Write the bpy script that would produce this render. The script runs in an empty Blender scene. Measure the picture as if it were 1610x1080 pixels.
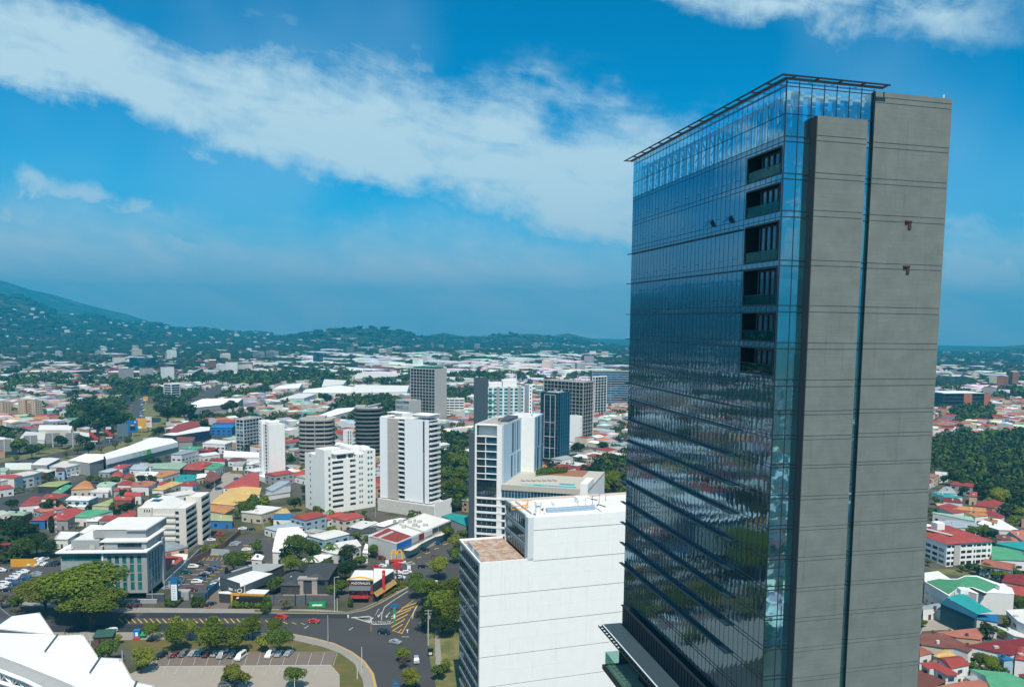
import bpy, math, random
import numpy as np
from mathutils import Vector, Matrix
R = math.radians
rnd = random.Random(7)
SC = bpy.context.scene
COL = SC.collection
FPX, CX, CY, CAMH = 1275.0, 864.0, 631.0, 115.0        # focal length and optical axis in photo pixels (1610 wide)
def _ray(px, py): return Vector(((px-CX)/FPX, -(py-CY)/FPX, -1.0)).normalized()
_up = -_ray(680, 13700)
_fw = Vector((0, 0, -1)); _fw = (_fw - _fw.dot(_up)*_up).normalized()
_rt = _fw.cross(_up).normalized()
ROT = Matrix((_rt, _fw, _up))                           # camera space -> world
CAM = Vector((0, 0, CAMH))
cd = bpy.data.cameras.new('camera'); cam = bpy.data.objects.new('camera', cd); COL.objects.link(cam)
cam.matrix_world = Matrix.Translation(CAM) @ ROT.to_4x4()
cd.sensor_width = 36; cd.lens = FPX/1610*36; cd.shift_x = (805-CX)/1610; cd.shift_y = (CY-540)/1610
cd.clip_start = 1; cd.clip_end = 90000
SC.camera = cam
SC.view_settings.view_transform = 'Standard'; SC.view_settings.look = 'None'
SC.view_settings.gamma = 1; SC.view_settings.exposure = 0.22
SC.render.resolution_x, SC.render.resolution_y = 1024, 686
SC.cycles.max_bounces = 6; SC.cycles.transparent_max_bounces = 8; SC.cycles.volume_bounces = 0
SC.cycles.caustics_reflective = False; SC.cycles.caustics_refractive = False
SUN_AZ, SUN_EL = R(170), R(58)                          # azimuth clockwise from the view direction
sdir = Vector((math.sin(SUN_AZ)*math.cos(SUN_EL), math.cos(SUN_AZ)*math.cos(SUN_EL), math.sin(SUN_EL)))
sl = bpy.data.lights.new('sun', 'SUN'); sl.energy = 5.0; sl.angle = R(0.5); sl.color = (1, .91, .78)
so = bpy.data.objects.new('sun', sl); COL.objects.link(so); so.rotation_euler = sdir.to_track_quat('Z', 'Y').to_euler()
class NT:
 """small node-tree writer"""
 def __init__(s, tree): s.t = tree; tree.nodes.clear()
 def n(s, typ, ins=None, **kw):
  nd = s.t.nodes.new(typ)
  for k, v in kw.items(): setattr(nd, k, v)
  for k, v in (ins or {}).items():
   i = nd.inputs[k]
   if isinstance(v, bpy.types.NodeSocket): s.t.links.new(v, i)
   else: i.default_value = v[:3] if i.type == 'VECTOR' and isinstance(v, tuple) else v
  return nd
 def m(s, op, a, b=0.0, c=None, clamp=False):
  nd = s.n('ShaderNodeMath', {0: a, 1: b}, operation=op, use_clamp=clamp)
  if c is not None: s._set(nd.inputs[2], c)
  return nd.outputs[0]
 def _set(s, i, v):
  if isinstance(v, bpy.types.NodeSocket): s.t.links.new(v, i)
  else: i.default_value = v
 def mix(s, f, a, b, mode='MIX'):
  nd = s.n('ShaderNodeMix', data_type='RGBA', blend_type=mode)
  s._set(nd.inputs[0], f); s._set(nd.inputs[6], a); s._set(nd.inputs[7], b)
  return nd.outputs[2]
 def noise(s, vec, scale, detail=3, rough=.55, dist=0.0):
  return s.n('ShaderNodeTexNoise', {'Vector': vec, 'Scale': scale, 'Detail': detail, 'Roughness': rough, 'Distortion': dist}).outputs[0]
 def ramp(s, f, a, b, c0=(0, 0, 0, 1), c1=(1, 1, 1, 1)):
  nd = s.n('ShaderNodeValToRGB', {0: f}); e = nd.color_ramp.elements
  e[0].position = a; e[1].position = b; e[0].color = c0; e[1].color = c1
  return nd.outputs[0]
 def sstep(s, v, lo, hi):
  return s.n('ShaderNodeMapRange', {0: v, 1: lo, 2: hi, 3: 0.0, 4: 1.0}, interpolation_type='SMOOTHSTEP').outputs[0]
def c4(c): return (c[0], c[1], c[2], 1)
W = bpy.data.worlds.new('World'); SC.world = W; W.use_nodes = True
g = NT(W.node_tree)
sky = g.n('ShaderNodeTexSky', sky_type='NISHITA', sun_disc=False, sun_elevation=SUN_EL, sun_rotation=SUN_AZ,
   altitude=1100, air_density=1.0, dust_density=0.6, ozone_density=2.5).outputs[0]
sky = g.mix(1.0, sky, (0.0, 0.80, 1.10, 1), 'MULTIPLY')
tc = g.n('ShaderNodeTexCoord').outputs['Generated']
sx = g.n('ShaderNodeSeparateXYZ', {0: tc}); X, Y, Z = sx.outputs
az = g.m('MULTIPLY', g.m('ARCTAN2', X, Y), 57.2958)     # degrees right of the view direction
el = g.m('MULTIPLY', g.m('ARCSINE', Z), 57.2958)
warp = g.n('ShaderNodeTexNoise', {'Vector': tc, 'Scale': 5.0, 'Detail': 6.0, 'Roughness': .62})
wv = g.n('ShaderNodeSeparateXYZ', {0: warp.outputs['Color']})
w1 = g.m('SUBTRACT', wv.outputs[0], .5); w2 = g.m('SUBTRACT', wv.outputs[1], .5)
azw = g.m('ADD', az, g.m('MULTIPLY', w1, 16.0)); elw = g.m('ADD', el, g.m('MULTIPLY', w2, 9.0))
def band(a0, e0, a1, e1, wid0, wid1, soft=.5, low=1.0):
 """cloud streak from (a0,e0) to (a1,e1) in degrees; half widths wid0..wid1"""
 L = math.hypot(a1-a0, e1-e0); ux, uy = (a1-a0)/L, (e1-e0)/L
 t = g.m('ADD', g.m('MULTIPLY', g.m('SUBTRACT', azw, a0), ux), g.m('MULTIPLY', g.m('SUBTRACT', elw, e0), uy))
 d = g.m('ADD', g.m('MULTIPLY', g.m('SUBTRACT', azw, a0), -uy), g.m('MULTIPLY', g.m('SUBTRACT', elw, e0), ux))
 d = g.m('MAXIMUM', d, g.m('MULTIPLY', d, -1.0/low))
 tn = g.m('DIVIDE', t, L, clamp=True)
 wd = g.m('ADD', wid0, g.m('MULTIPLY', tn, wid1-wid0))
 prof = g.m('SUBTRACT', 1.0, g.m('DIVIDE', d, wd), clamp=True)
 endf = g.m('MULTIPLY', g.sstep(t, -6.0, 2.0), g.m('SUBTRACT', 1.0, g.sstep(t, L-2, L+7)))
 return g.m('MULTIPLY', g.sstep(prof, 0.0, soft), endf)
def vmap(rot, sc):
 return g.n('ShaderNodeMapping', {'Vector': tc, 'Rotation': (0, rot, 0), 'Scale': sc}).outputs[0]
ca, sa = math.cos(R(-10)), math.sin(R(-10))
along = g.m('ADD', g.m('MULTIPLY', az, ca/11), g.m('MULTIPLY', el, sa/11)); across = g.m('ADD', g.m('MULTIPLY', az, -sa/3.6), g.m('MULTIPLY', el, ca/3.6))
n_st = g.noise(g.n('ShaderNodeCombineXYZ', {0: along, 1: across}).outputs[0], 1.5, 9, .6, .35)    # streaky
n_pf = g.noise(tc, 13.0, 8, .62, .4)                      # puffy
n_big = g.noise(tc, 2.6, 3, .5)
def cl(mask, tex, lo, hi): return g.m('MULTIPLY', mask, g.sstep(tex, lo, hi))
def add(*v):
 o = v[0]
 for q in v[1:]: o = g.m('MAXIMUM', o, q)
 return o
tex = g.m('ADD', g.m('MULTIPLY', n_st, .62), g.m('MULTIPLY', n_pf, .38))
main = band(-42, 16.2, 11, 7.8, 4.6, 8.4, .85, .60)
dens = g.m('ADD', g.m('MULTIPLY', main, 1.5), g.m('ADD', g.m('MULTIPLY', g.m('SUBTRACT', n_st, .5), 2.6), g.m('MULTIPLY', g.m('SUBTRACT', n_pf, .5), 1.0)))
main_c = g.m('MULTIPLY', g.sstep(dens, .12, 1.75), g.sstep(main, 0.0, .35))
fr = g.m('MULTIPLY', cl(band(-30, 17.0, -2, 15.0, 3.0, 3.0, 1.0), tex, .46, .74), .8)         # torn upper fringe
tr = cl(band(9, 22.3, 24, 19.6, 2.6, 3.6, .6), tex, .34, .58)           # wisp top right
lowl = g.m('MULTIPLY', band(-60, 2.6, 60, 1.2, 8.2, 5.6, .9), g.m('ADD', .55, g.m('MULTIPLY', .4, g.sstep(n_st, .35, .65))))
lft = cl(band(-40, 7.5, -27, 6.3, 3.0, 2.0, .7), n_pf, .42, .60)
puf = cl(band(-24.2, 4.9, -22.4, 5.0, .9, .9, .5), n_pf, .38, .5)
rgt = cl(band(24, 4.6, 40, 7.0, 4.0, 5.5, .8), tex, .42, .66)
rg2 = cl(band(26, 3.9, 40, 4.4, .9, 1.2, .6), n_pf, .40, .56)
thin = g.m('MULTIPLY', cl(g.sstep(el, 1.0, 9.0), n_big, .46, .72), .22)
away = g.sstep(g.m('ABSOLUTE', az), 37.0, 44.0)
rest = g.m('MULTIPLY', cl(away, n_st, .44, .62), .85)
cloud = g.m('MINIMUM', add(main_c, fr, tr, g.m('MULTIPLY', lowl, .97), g.m('MULTIPLY', lft, .75), g.m('MULTIPLY', puf, .7), g.m('MULTIPLY', rgt, .55), g.m('MULTIPLY', rg2, .7), thin, rest), .93)
lowf = g.m('SUBTRACT', 1.0, g.sstep(el, -1.0, 10.0))
ccol = g.mix(lowf, (5.0, 6.8, 7.6, 1), (5.2, 5.4, 6.4, 1))     # in sky-texture units
skyh = g.mix(g.m('MULTIPLY', lowf, .8), sky, (2.3, 3.6, 5.0, 1))
col = g.mix(cloud, skyh, ccol)
bg = g.n('ShaderNodeBackground', {'Color': col, 'Strength': 0.10})
g.n('ShaderNodeOutputWorld', {0: bg.outputs[0]})
def ray(px, py): return (ROT @ _ray(px, py)).normalized()
def G(px, py, z=0.0):
 """point at height z seen at a photo pixel"""
 d = ray(px, py); t = (z-CAMH)/d.z
 return Vector((d.x*t, d.y*t, z))
_RI = ROT.transposed()
def proj(p):
 q = _RI @ (Vector(p)-CAM)
 return (CX - FPX*q.x/q.z, CY + FPX*q.y/q.z)
def zat(xy, py):
 """height on the vertical through xy that shows at picture row py"""
 lo, hi = -50.0, 400.0
 for _ in range(50):
  m = (lo+hi)/2
  if proj((xy[0], xy[1], m))[1] > py: lo = m
  else: hi = m
 return (lo+hi)/2
def onplane(px, py, O, t):
 """point where the view ray meets the vertical plane through O along t: (distance along t, z)"""
 d = ray(px, py); n = Vector((-t[1], t[0], 0)); k = n.dot(Vector((O[0], O[1], 0)))/n.dot(d)
 p = CAM + d*k
 return ((p.x-O[0])*t[0]+(p.y-O[1])*t[1], p.z)
class MB:
 def __init__(s): s.v = []; s.f = []; s.mi = []; s.m = 0
 def add(s, vs, fs):
  o = len(s.v); s.v += [tuple(v) for v in vs]; s.f += [tuple(o+i for i in f) for f in fs]; s.mi += [s.m]*len(fs); return s
 def box(s, x0, x1, y0, y1, z0, z1):
  return s.add([(x0, y0, z0), (x1, y0, z0), (x1, y1, z0), (x0, y1, z0), (x0, y0, z1), (x1, y0, z1), (x1, y1, z1), (x0, y1, z1)],
      [(0, 3, 2, 1), (4, 5, 6, 7), (0, 1, 5, 4), (1, 2, 6, 5), (2, 3, 7, 6), (3, 0, 4, 7)])
 def prism(s, poly, z0, z1):
  n = len(poly); vs = [(p[0], p[1], z0) for p in poly]+[(p[0], p[1], z1) for p in poly]
  a = sum(poly[i][0]*poly[(i+1) % n][1]-poly[(i+1) % n][0]*poly[i][1] for i in range(n))
  idx = list(range(n));
  if a < 0: vs = [(p[0], p[1], z0) for p in reversed(poly)]+[(p[0], p[1], z1) for p in reversed(poly)]
  return s.add(vs, [tuple(reversed(idx)), tuple(n+i for i in idx)]+[(i, (i+1) % n, n+(i+1) % n, n+i) for i in range(n)])
 def sheet(s, poly, z):
  a = sum(poly[i][0]*poly[(i+1) % len(poly)][1]-poly[(i+1) % len(poly)][0]*poly[i][1] for i in range(len(poly)))
  p = list(poly) if a > 0 else list(reversed(poly))
  return s.add([(q[0], q[1], z) for q in p], [tuple(range(len(p)))])
 def quad(s, *p): return s.add(p, [tuple(range(len(p)))])
 def tube(s, a, b, r0, r1=None, n=8):
  r1 = r0 if r1 is None else r1
  a = Vector(a); b = Vector(b); d = (b-a).normalized()
  u = d.orthogonal().normalized(); w = d.cross(u)
  vs = []
  for c, r in ((a, r0), (b, r1)):
   for i in range(n):
    t = 2*math.pi*i/n; vs.append(c+u*math.cos(t)*r+w*math.sin(t)*r)
  return s.add(vs, [tuple(reversed(range(n))), tuple(range(n, 2*n))]+[(i, (i+1) % n, n+(i+1) % n, n+i) for i in range(n)])
 def beam(s, a, b, w, h):
  """box bar from a to b, w wide (level), h high"""
  a = Vector(a); b = Vector(b); d = (b-a).normalized()
  sdv = Vector((-d.y, d.x, 0)); sdv = sdv.normalized() if sdv.length > 1e-6 else Vector((1, 0, 0))
  up = sdv.cross(d).normalized()*-1
  vs = []
  for c in (a, b):
   for i, j in ((-1, -1), (1, -1), (1, 1), (-1, 1)): vs.append(c+sdv*i*w/2+up*j*h/2)
  return s.add(vs, [(0, 1, 2, 3), (7, 6, 5, 4), (0, 4, 5, 1), (1, 5, 6, 2), (2, 6, 7, 3), (3, 7, 4, 0)])
 def mesh(s, name, mats):
  me = bpy.data.meshes.new(name); me.from_pydata(s.v, [], s.f)
  for m in (mats if isinstance(mats, (list, tuple)) else [mats]): me.materials.append(m)
  if any(s.mi): me.polygons.foreach_set('material_index', s.mi)
  me.update(); return me
def link(name, me, parent=None, loc=None, rz=None):
 o = bpy.data.objects.new(name, me); COL.objects.link(o)
 if parent is not None: o.parent = parent
 if loc is not None: o.location = loc
 if rz is not None: o.rotation_euler = (0, 0, rz)
 return o
def obj(name, mb, mats, parent=None, **k): return link(name, mb.mesh(name, mats), parent, **k)
def tag(o, label=None, cat=None, group=None, kind=None):
 if label: o['label'] = label
 if cat: o['category'] = cat
 if group: o['group'] = group
 if kind: o['kind'] = kind
 return o
def thing(name, label, cat, loc=(0, 0, 0), rz=0.0, group=None):
 return tag(link(name, None, None, loc, rz), label, cat, group)
def copy_tree(o, parent=None):
 c = o.copy(); COL.objects.link(c); c.parent = parent
 for ch in kids.get(o.name, []): copy_tree(ch, c)
 return c
kids = {}
def note_kids(root):
 for o in bpy.data.objects:
  pass
MATS = {}
def mat(name, col, rough=.75, metal=0.0, var=.12, scale=.35, bump=0.0, spec=.5, fine=6.0, streak=0.0, col2=None, objrand=0.0, brick=None):
 """painted / mineral surface with soft large and fine blotches; optional vertical weather streaks"""
 if name in MATS: return MATS[name]
 m = bpy.data.materials.new(name); m.use_nodes = True; MATS[name] = m
 t = NT(m.node_tree)
 oc = t.n('ShaderNodeTexCoord').outputs['Object']
 a = t.noise(oc, scale, 4, .6); b = t.noise(oc, fine, 3, .6)
 f = t.m('ADD', t.m('MULTIPLY', t.m('SUBTRACT', a, .5), 2.0), t.m('MULTIPLY', t.m('SUBTRACT', b, .5), .9))
 if streak:
  mp = t.n('ShaderNodeMapping', {'Vector': oc, 'Scale': (1.6, 1.6, .06)}).outputs[0]
  st = t.sstep(t.noise(mp, 1.2, 5, .7), .52, .75)
  f = t.m('SUBTRACT', f, t.m('MULTIPLY', st, streak/max(var, .01)))
 k = t.m('ADD', 1.0, t.m('MULTIPLY', f, var))
 if objrand:
  oi = t.n('ShaderNodeObjectInfo').outputs['Random']
  k = t.m('MULTIPLY', k, t.m('ADD', 1-objrand/2, t.m('MULTIPLY', oi, objrand)))
 base = c4(col)
 if col2 is not None: base = t.mix(t.sstep(a, .4, .62), c4(col), c4(col2))
 cc = t.n('ShaderNodeVectorMath', {0: base, 3: k}, operation='SCALE').outputs[0]
 ins = {'Base Color': cc, 'Roughness': rough, 'Metallic': metal, 'Specular IOR Level': spec}
 if bump:
  ins['Normal'] = t.n('ShaderNodeBump', {'Height': b, 'Strength': bump, 'Distance': .1}).outputs[0]
 p = t.n('ShaderNodeBsdfPrincipled', ins)
 t.n('ShaderNodeOutputMaterial', {0: p.outputs[0]})
 return m
def glass(name, tint, rough=.03, wave=.25, pw=1.2, ph=4.0, dark=(.01, .03, .04), fres=.45, facing=.85, teal=None):
 """coated facade glass: strong tinted mirror over a dark room, each pane slightly bowed"""
 if name in MATS: return MATS[name]
 m = bpy.data.materials.new(name); m.use_nodes = True; MATS[name] = m
 t = NT(m.node_tree)
 oc = t.n('ShaderNodeTexCoord').outputs['Object']
 xyz = t.n('ShaderNodeSeparateXYZ', {0: oc}).outputs
 nrm = t.n('ShaderNodeNewGeometry').outputs['Normal']
 run = t.m('ADD', xyz[0], xyz[1])
 pu = t.m('FRACT', t.m('DIVIDE', run, pw)); pv = t.m('FRACT', t.m('DIVIDE', xyz[2], ph))
 bow = t.m('ADD', t.m('MULTIPLY', t.m('MULTIPLY', pu, t.m('SUBTRACT', 1.0, pu)), 1.0), t.m('MULTIPLY', t.m('MULTIPLY', pv, t.m('SUBTRACT', 1.0, pv)), 1.0))
 cell = t.n('ShaderNodeCombineXYZ', {0: t.m('FLOOR', t.m('DIVIDE', run, pw)), 1: t.m('FLOOR', t.m('DIVIDE', xyz[2], ph))}).outputs[0]
 wn = t.n('ShaderNodeTexWhiteNoise', {'Vector': cell}, noise_dimensions='3D').outputs
 tilt = t.m('MULTIPLY', t.m('SUBTRACT', wn[0], .5), t.m('SUBTRACT', pu, .5))
 lowf = t.noise(oc, .45, 2, .5)
 h = t.m('ADD', t.m('ADD', t.m('MULTIPLY', bow, .045), t.m('MULTIPLY', tilt, .03)), t.m('MULTIPLY', lowf, .035))
 nb = t.n('ShaderNodeBump', {'Height': h, 'Strength': 1.0, 'Distance': wave}).outputs[0]
 room = t.mix(t.m('MULTIPLY', wn[0], .8), c4(dark), c4(teal or [x*2.2 for x in dark]))
 dif = t.n('ShaderNodeBsdfPrincipled', {'Base Color': room, 'Roughness': .5, 'Specular IOR Level': .2})
 gl = t.n('ShaderNodeBsdfAnisotropic', {'Color': c4(tint), 'Roughness': rough, 'Normal': nb}) if False else t.n('ShaderNodeBsdfGlossy', {'Color': c4(tint), 'Roughness': rough, 'Normal': nb})
 lw = t.n('ShaderNodeLayerWeight', {'Blend': .35}).outputs['Fresnel']
 f = t.m('ADD', fres, t.m('MULTIPLY', lw, facing-fres), clamp=True)
 mx = t.n('ShaderNodeMixShader', {0: f, 1: dif.outputs[0], 2: gl.outputs[0]})
 t.n('ShaderNodeOutputMaterial', {0: mx.outputs[0]})
 return m
def clearglass(name, tint, refl=(.6, .75, .85), k=.28):
 if name in MATS: return MATS[name]
 m = bpy.data.materials.new(name); m.use_nodes = True; MATS[name] = m
 t = NT(m.node_tree)
 tr = t.n('ShaderNodeBsdfTransparent', {'Color': c4(tint)})
 gl = t.n('ShaderNodeBsdfGlossy', {'Color': c4(refl), 'Roughness': .02})
 lw = t.n('ShaderNodeLayerWeight', {'Blend': .4}).outputs['Fresnel']
 mx = t.n('ShaderNodeMixShader', {0: t.m('ADD', k, t.m('MULTIPLY', lw, .5), clamp=True), 1: tr.outputs[0], 2: gl.outputs[0]})
 t.n('ShaderNodeOutputMaterial', {0: mx.outputs[0]})
 return m
# ================================================================== THE GLASS TOWER
_h1 = ray(528, 503); D1 = Vector((_h1.x, _h1.y, 0)).normalized()         # along the left facade, away from us
D2 = Vector((D1.y, -D1.x, 0))                                          # along the right facade
_c = ray(1222, 500); TC = Vector((_c.x, _c.y, 0))*(88.0/_c.y)
def tz(py): return zat(TC, py)
TROT = math.atan2(D2.y, D2.x)
tower = thing('glass_office_tower', 'tall mirrored blue glass tower with grey concrete side walls, tallest building in view', 'tower', (TC.x, TC.y, 0), TROT)
def LF(px, py): return onplane(px, py, TC, D1)                          # (along left facade, z)
def RF(px, py, out=0.0):
 O = TC - D1*out; return onplane(px, py, O, D2)
TL = LF(994.5, 350)[0]; TOPZ = tz(127)
S_B0 = RF(1377, 150, .35)[0]; S_B1 = RF(1497.5, 158, .35)[0]
S_A0 = RF(1286, 183, 1.25)[0]; S_A1 = RF(1364.7, 190, 1.25)[0]; A_TOP = RF(1286, 181.5, 1.25)[1]
B_TOP = RF(1377, 143.5, .35)[1]
m_glassL = glass('tower_mirror_glass', (.42, .68, .86), pw=1.2, wave=.22, dark=(.003, .02, .03), teal=(.004, .05, .075), fres=.40, facing=.80)
m_glassR = glass('tower_strip_glass', (.45, .72, .84), pw=2.1, wave=.5, dark=(.008, .05, .07), teal=(.015, .11, .12), fres=.55, facing=.9)
m_crown = clearglass('crown_glass', (.55, .86, .95), refl=(.60, .85, .98), k=.40)
m_mull = mat('dark_mullion', (.012, .025, .035), .4, var=.05)
m_blackmetal = mat('black_metal', (.010, .014, .018), .45, var=.05)
m_navy = mat('dark_fin_metal', (.012, .030, .042), .4, var=.06)
m_lattice = mat('pale_steel', (.42, .48, .50), .5, var=.05)
def concrete(name, col, lines=1.0):
 if name in MATS: return MATS[name]
 m = bpy.data.materials.new(name); m.use_nodes = True; MATS[name] = m
 t = NT(m.node_tree); oc = t.n('ShaderNodeTexCoord').outputs['Object']
 st = t.n('ShaderNodeMapping', {'Vector': oc, 'Scale': (.12, .12, 3.6)}).outputs[0]
 a = t.noise(st, 1.4, 5, .65); b = t.noise(oc, .5, 5, .62); c = t.noise(oc, 9, 3, .6)
 vs = t.n('ShaderNodeMapping', {'Vector': oc, 'Scale': (1.1, 1.1, .05)}).outputs[0]
 d = t.sstep(t.noise(vs, 1.5, 5, .7), .55, .8)
 k = t.m('ADD', 1.0, t.m('ADD', t.m('MULTIPLY', t.m('SUBTRACT', a, .5), .30*lines), t.m('MULTIPLY', t.m('SUBTRACT', b, .5), .55)))
 k = t.m('ADD', k, t.m('MULTIPLY', t.m('SUBTRACT', c, .5), .12)); k = t.m('SUBTRACT', k, t.m('MULTIPLY', d, .22))
 cc = t.n('ShaderNodeVectorMath', {0: c4(col), 3: k}, operation='SCALE').outputs[0]
 bp = t.n('ShaderNodeBump', {'Height': a, 'Strength': .25, 'Distance': .05}).outputs[0]
 p = t.n('ShaderNodeBsdfPrincipled', {'Base Color': cc, 'Roughness': .85, 'Normal': bp, 'Specular IOR Level': .3})
 t.n('ShaderNodeOutputMaterial', {0: p.outputs[0]}); return m
m_conc = concrete('board_marked_concrete', (.150, .178, .170))
YS = [(213.9, 222.2), (272.3, 281), (331, 340.5), (409, 417.5), (480, 490), (538.5, 548), (596.5, 607), (645, 651), (684, 690), (730, 735),
  (778.5, 784), (826.5, 832), (874, 880), (922, 928), (969, 975), (1016, 1022), (1063, 1069), (1110, 1116), (1157, 1163)]
LV = [(tz(a), tz(b)) for a, b in YS]
zbase = LV[-1][1]
while zbase > 6: LV.append((LV[-1][0]-3.4, LV[-1][1]-3.4)); zbase = LV[-1][1]
DT = S_B1-.15                                                               # depth of the slab to its far side
zt = [TOPZ, tz(135.6), tz(178.9), LV[0][0]]
WR = S_B0                                                               # glass width on the right facade
for i in range(3):
 mb = MB(); z1, z0 = zt[i], zt[i+1]
 mb.quad((0, 0, z0), (0, 0, z1), (0, TL, z1), (0, TL, z0)); mb.quad((0, 0, z0), (WR, 0, z0), (WR, 0, z1), (0, 0, z1))
 mb.quad((WR, 0, z0), (DT, 0, z0), (DT, 0, z1), (WR, 0, z1)) if False else None
 mb.quad((DT, TL, z0), (0, TL, z0), (0, TL, z1), (DT, TL, z1)); mb.quad((DT, 0, z0), (DT, TL, z0), (DT, TL, z1), (DT, 0, z1))
 obj('crown_glazing', mb, m_crown, tower)
def balc_range(i): return None
B0, B1 = LF(1228.5, 250)[0], LF(1175.5, 265)[0]                          # balcony recess along the left facade
BAL = [(tz(228), tz(271)), (tz(285.5), tz(330.5)), (tz(346), tz(407)), (tz(419), tz(478.5)), (tz(490.5), tz(537)), (tz(548), tz(591))]
for i in range(len(LV)):
 z1 = LV[i][1]; z0 = LV[i+1][0] if i+1 < len(LV) else 0
 mb = MB()
 hit = [b for b in BAL if b[0] < z1+1.0 and b[1] > z0-.6]
 sp_top = LV[i][0]
 if hit:
  bz1, bz0 = hit[0]
  for (a, b, c, d) in ((0, B0, z0, z1), (B1, TL, z0, z1), (B0, B1, bz1, z1) if bz1 < z1 else (0, 0, 0, 0), (B0, B1, z0, bz0) if bz0 > z0 else (0, 0, 0, 0)):
   if b-a > .01 and d-c > .01: mb.quad((0, a, c), (0, a, d), (0, b, d), (0, b, c))
 else: mb.quad((0, 0, z0), (0, 0, z1), (0, TL, z1), (0, TL, z0))
 mb.quad((DT, TL, z0), (0, TL, z0), (0, TL, z1), (DT, TL, z1)); mb.quad((DT, 0, z0), (DT, TL, z0), (DT, TL, z1), (DT, 0, z1))
 mb.m = 1
 mb.quad((0, 0, z0), (WR, 0, z0), (WR, 0, z1), (0, 0, z1))
 mb.m = 0
 mb.quad((0, 0, z1), (0, 0, sp_top), (0, TL, sp_top), (0, TL, z1))
 mb.quad((DT, TL, z1), (0, TL, z1), (0, TL, sp_top), (DT, TL, sp_top)); mb.quad((DT, 0, z1), (DT, TL, z1), (DT, TL, sp_top), (DT, 0, sp_top))
 mb.m = 1; mb.quad((0, 0, z1), (WR, 0, z1), (WR, 0, sp_top), (0, 0, sp_top))
 obj('storey_glazing', mb, [m_glassL, m_glassR], tower)
 mb = MB()
 for z in (z1, sp_top):
  mb.box(-.05, 0.02, -.05, TL+.05, z-.025, z+.025); mb.box(.02, WR, -.05, .02, z-.05, z+.05)
 obj('transom', mb, m_mull, tower)
mb = MB(); npan = 38; ps = TL/npan
for k in range(npan+1):
 y = min(k*ps, TL-.02)
 if B0+.2 < y < B1-.2:
  zz = [TOPZ]+[v for b in BAL for v in (b[0], b[1])]+[0]
  for q in range(0, len(zz), 2): mb.box(-.02, .03, y-.014, y+.014, zz[q+1], zz[q])
 else: mb.box(-.02, .03, y-.014, y+.014, 0, TOPZ)
for z in zt[1:3]: mb.box(-.05, .03, 0, TL, z-.035, z+.035)
obj('left_facade_mullions', mb, m_mull, tower)
mb = MB()
nx = 7
for k in range(1, nx+1): mb.box(WR*k/nx-.03, WR*k/nx+.03, -.05, .03, 0, TOPZ)
mb.box(-.07, .04, -.07, .04, 0, TOPZ)
for z in zt[1:3]: mb.box(.04, WR, -.05, .03, z-.04, z+.04)
obj('right_facade_mullions', mb, m_mull, tower)
mb = MB()
for i in range(0, 8):
 z0 = LV[i+1][0]
 for k in range(2, npan-1, 3):
  y = k*ps
  if B0-1.3 < y < B1+.2: continue
  kk = k+(i % 2)
  mb.box(-.03, .02, kk*ps+.02, (kk+1)*ps-.02, z0+.75, z0+.79)
obj('vent_pattern', mb, m_mull, tower)
for (px, py) in ((1117, 353), (1146, 347)):
 s, z = LF(px, py); mb = MB()
 mb.add([(-.06, s-.6, z+.55), (-.06, s+.6, z+.55), (-.62, s+.6, z-.25), (-.62, s-.6, z-.25), (-.03, s-.6, z+.55), (-.03, s+.6, z+.55), (-.58, s+.6, z-.28), (-.58, s-.6, z-.28)],
   [(0, 3, 2, 1), (4, 5, 6, 7), (0, 1, 5, 4), (1, 2, 6, 5), (2, 3, 7, 6), (3, 0, 4, 7)])
 obj('open_vent', mb, m_glassL, tower)
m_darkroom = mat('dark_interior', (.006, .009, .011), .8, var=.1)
m_rail = clearglass('rail_glass', (.6, .8, .76), refl=(.25, .4, .4), k=.04)
m_door = glass('balcony_door_glass', (.25, .42, .55), pw=1.6, wave=.1, fres=.3)
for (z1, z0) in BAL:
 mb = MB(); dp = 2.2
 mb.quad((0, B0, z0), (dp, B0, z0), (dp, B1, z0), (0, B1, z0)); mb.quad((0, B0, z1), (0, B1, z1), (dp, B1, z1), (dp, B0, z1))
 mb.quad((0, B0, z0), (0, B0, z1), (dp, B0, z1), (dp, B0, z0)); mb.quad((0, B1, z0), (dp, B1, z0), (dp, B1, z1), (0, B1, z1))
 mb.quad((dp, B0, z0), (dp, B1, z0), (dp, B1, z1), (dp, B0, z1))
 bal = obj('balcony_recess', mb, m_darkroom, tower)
 mb = MB(); w = B1-B0; a = B0+.25; b = B0+w*.68
 mb.quad((dp-1.5, a, z0+.1), (dp-1.5, a, z1-.35), (dp-1.5, b, z1-.35), (dp-1.5, b, z0+.1))
 obj('balcony_door', mb, m_door, bal)
 mb = MB()
 for q in range(5): yy = a+(b-a)*q/4; mb.box(dp-1.62, dp-1.48, yy-.12, yy+.12, z0+.05, z1-.2)
 mb.box(dp-1.6, dp-1.5, a, b, z1-.35, z1-.15)
 obj('door_frame', mb, m_blackmetal, bal)
 mb = MB(); mb.box(.03, .06, B0+.05, B1-.05, z0+.08, z0+1.1)
 obj('balcony_rail', mb, m_rail, bal)
 mb = MB(); mb.box(-.06, .1, B0-.06, B1+.06, z0-.1, z0+.05); mb.box(-.06, .1, B0-.06, B1+.06, z1-.12, z1+.06); mb.box(-.06, .1, B0-.1, B0+.06, z0+.05, z1-.12)
 mb.box(-.06, .1, B1-.06, B1+.1, z0+.05, z1-.12); mb.box(.0, .09, B0+.06, B1-.06, z0+1.1, z0+1.15)
 obj('balcony_frame', mb, m_blackmetal, bal)
SH0 = LF(1165, 400)[0]
zc_can = None
shade_z = [tz(348)]+[LV[i][1]-.05 for i in range(3, len(LV))]
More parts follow.
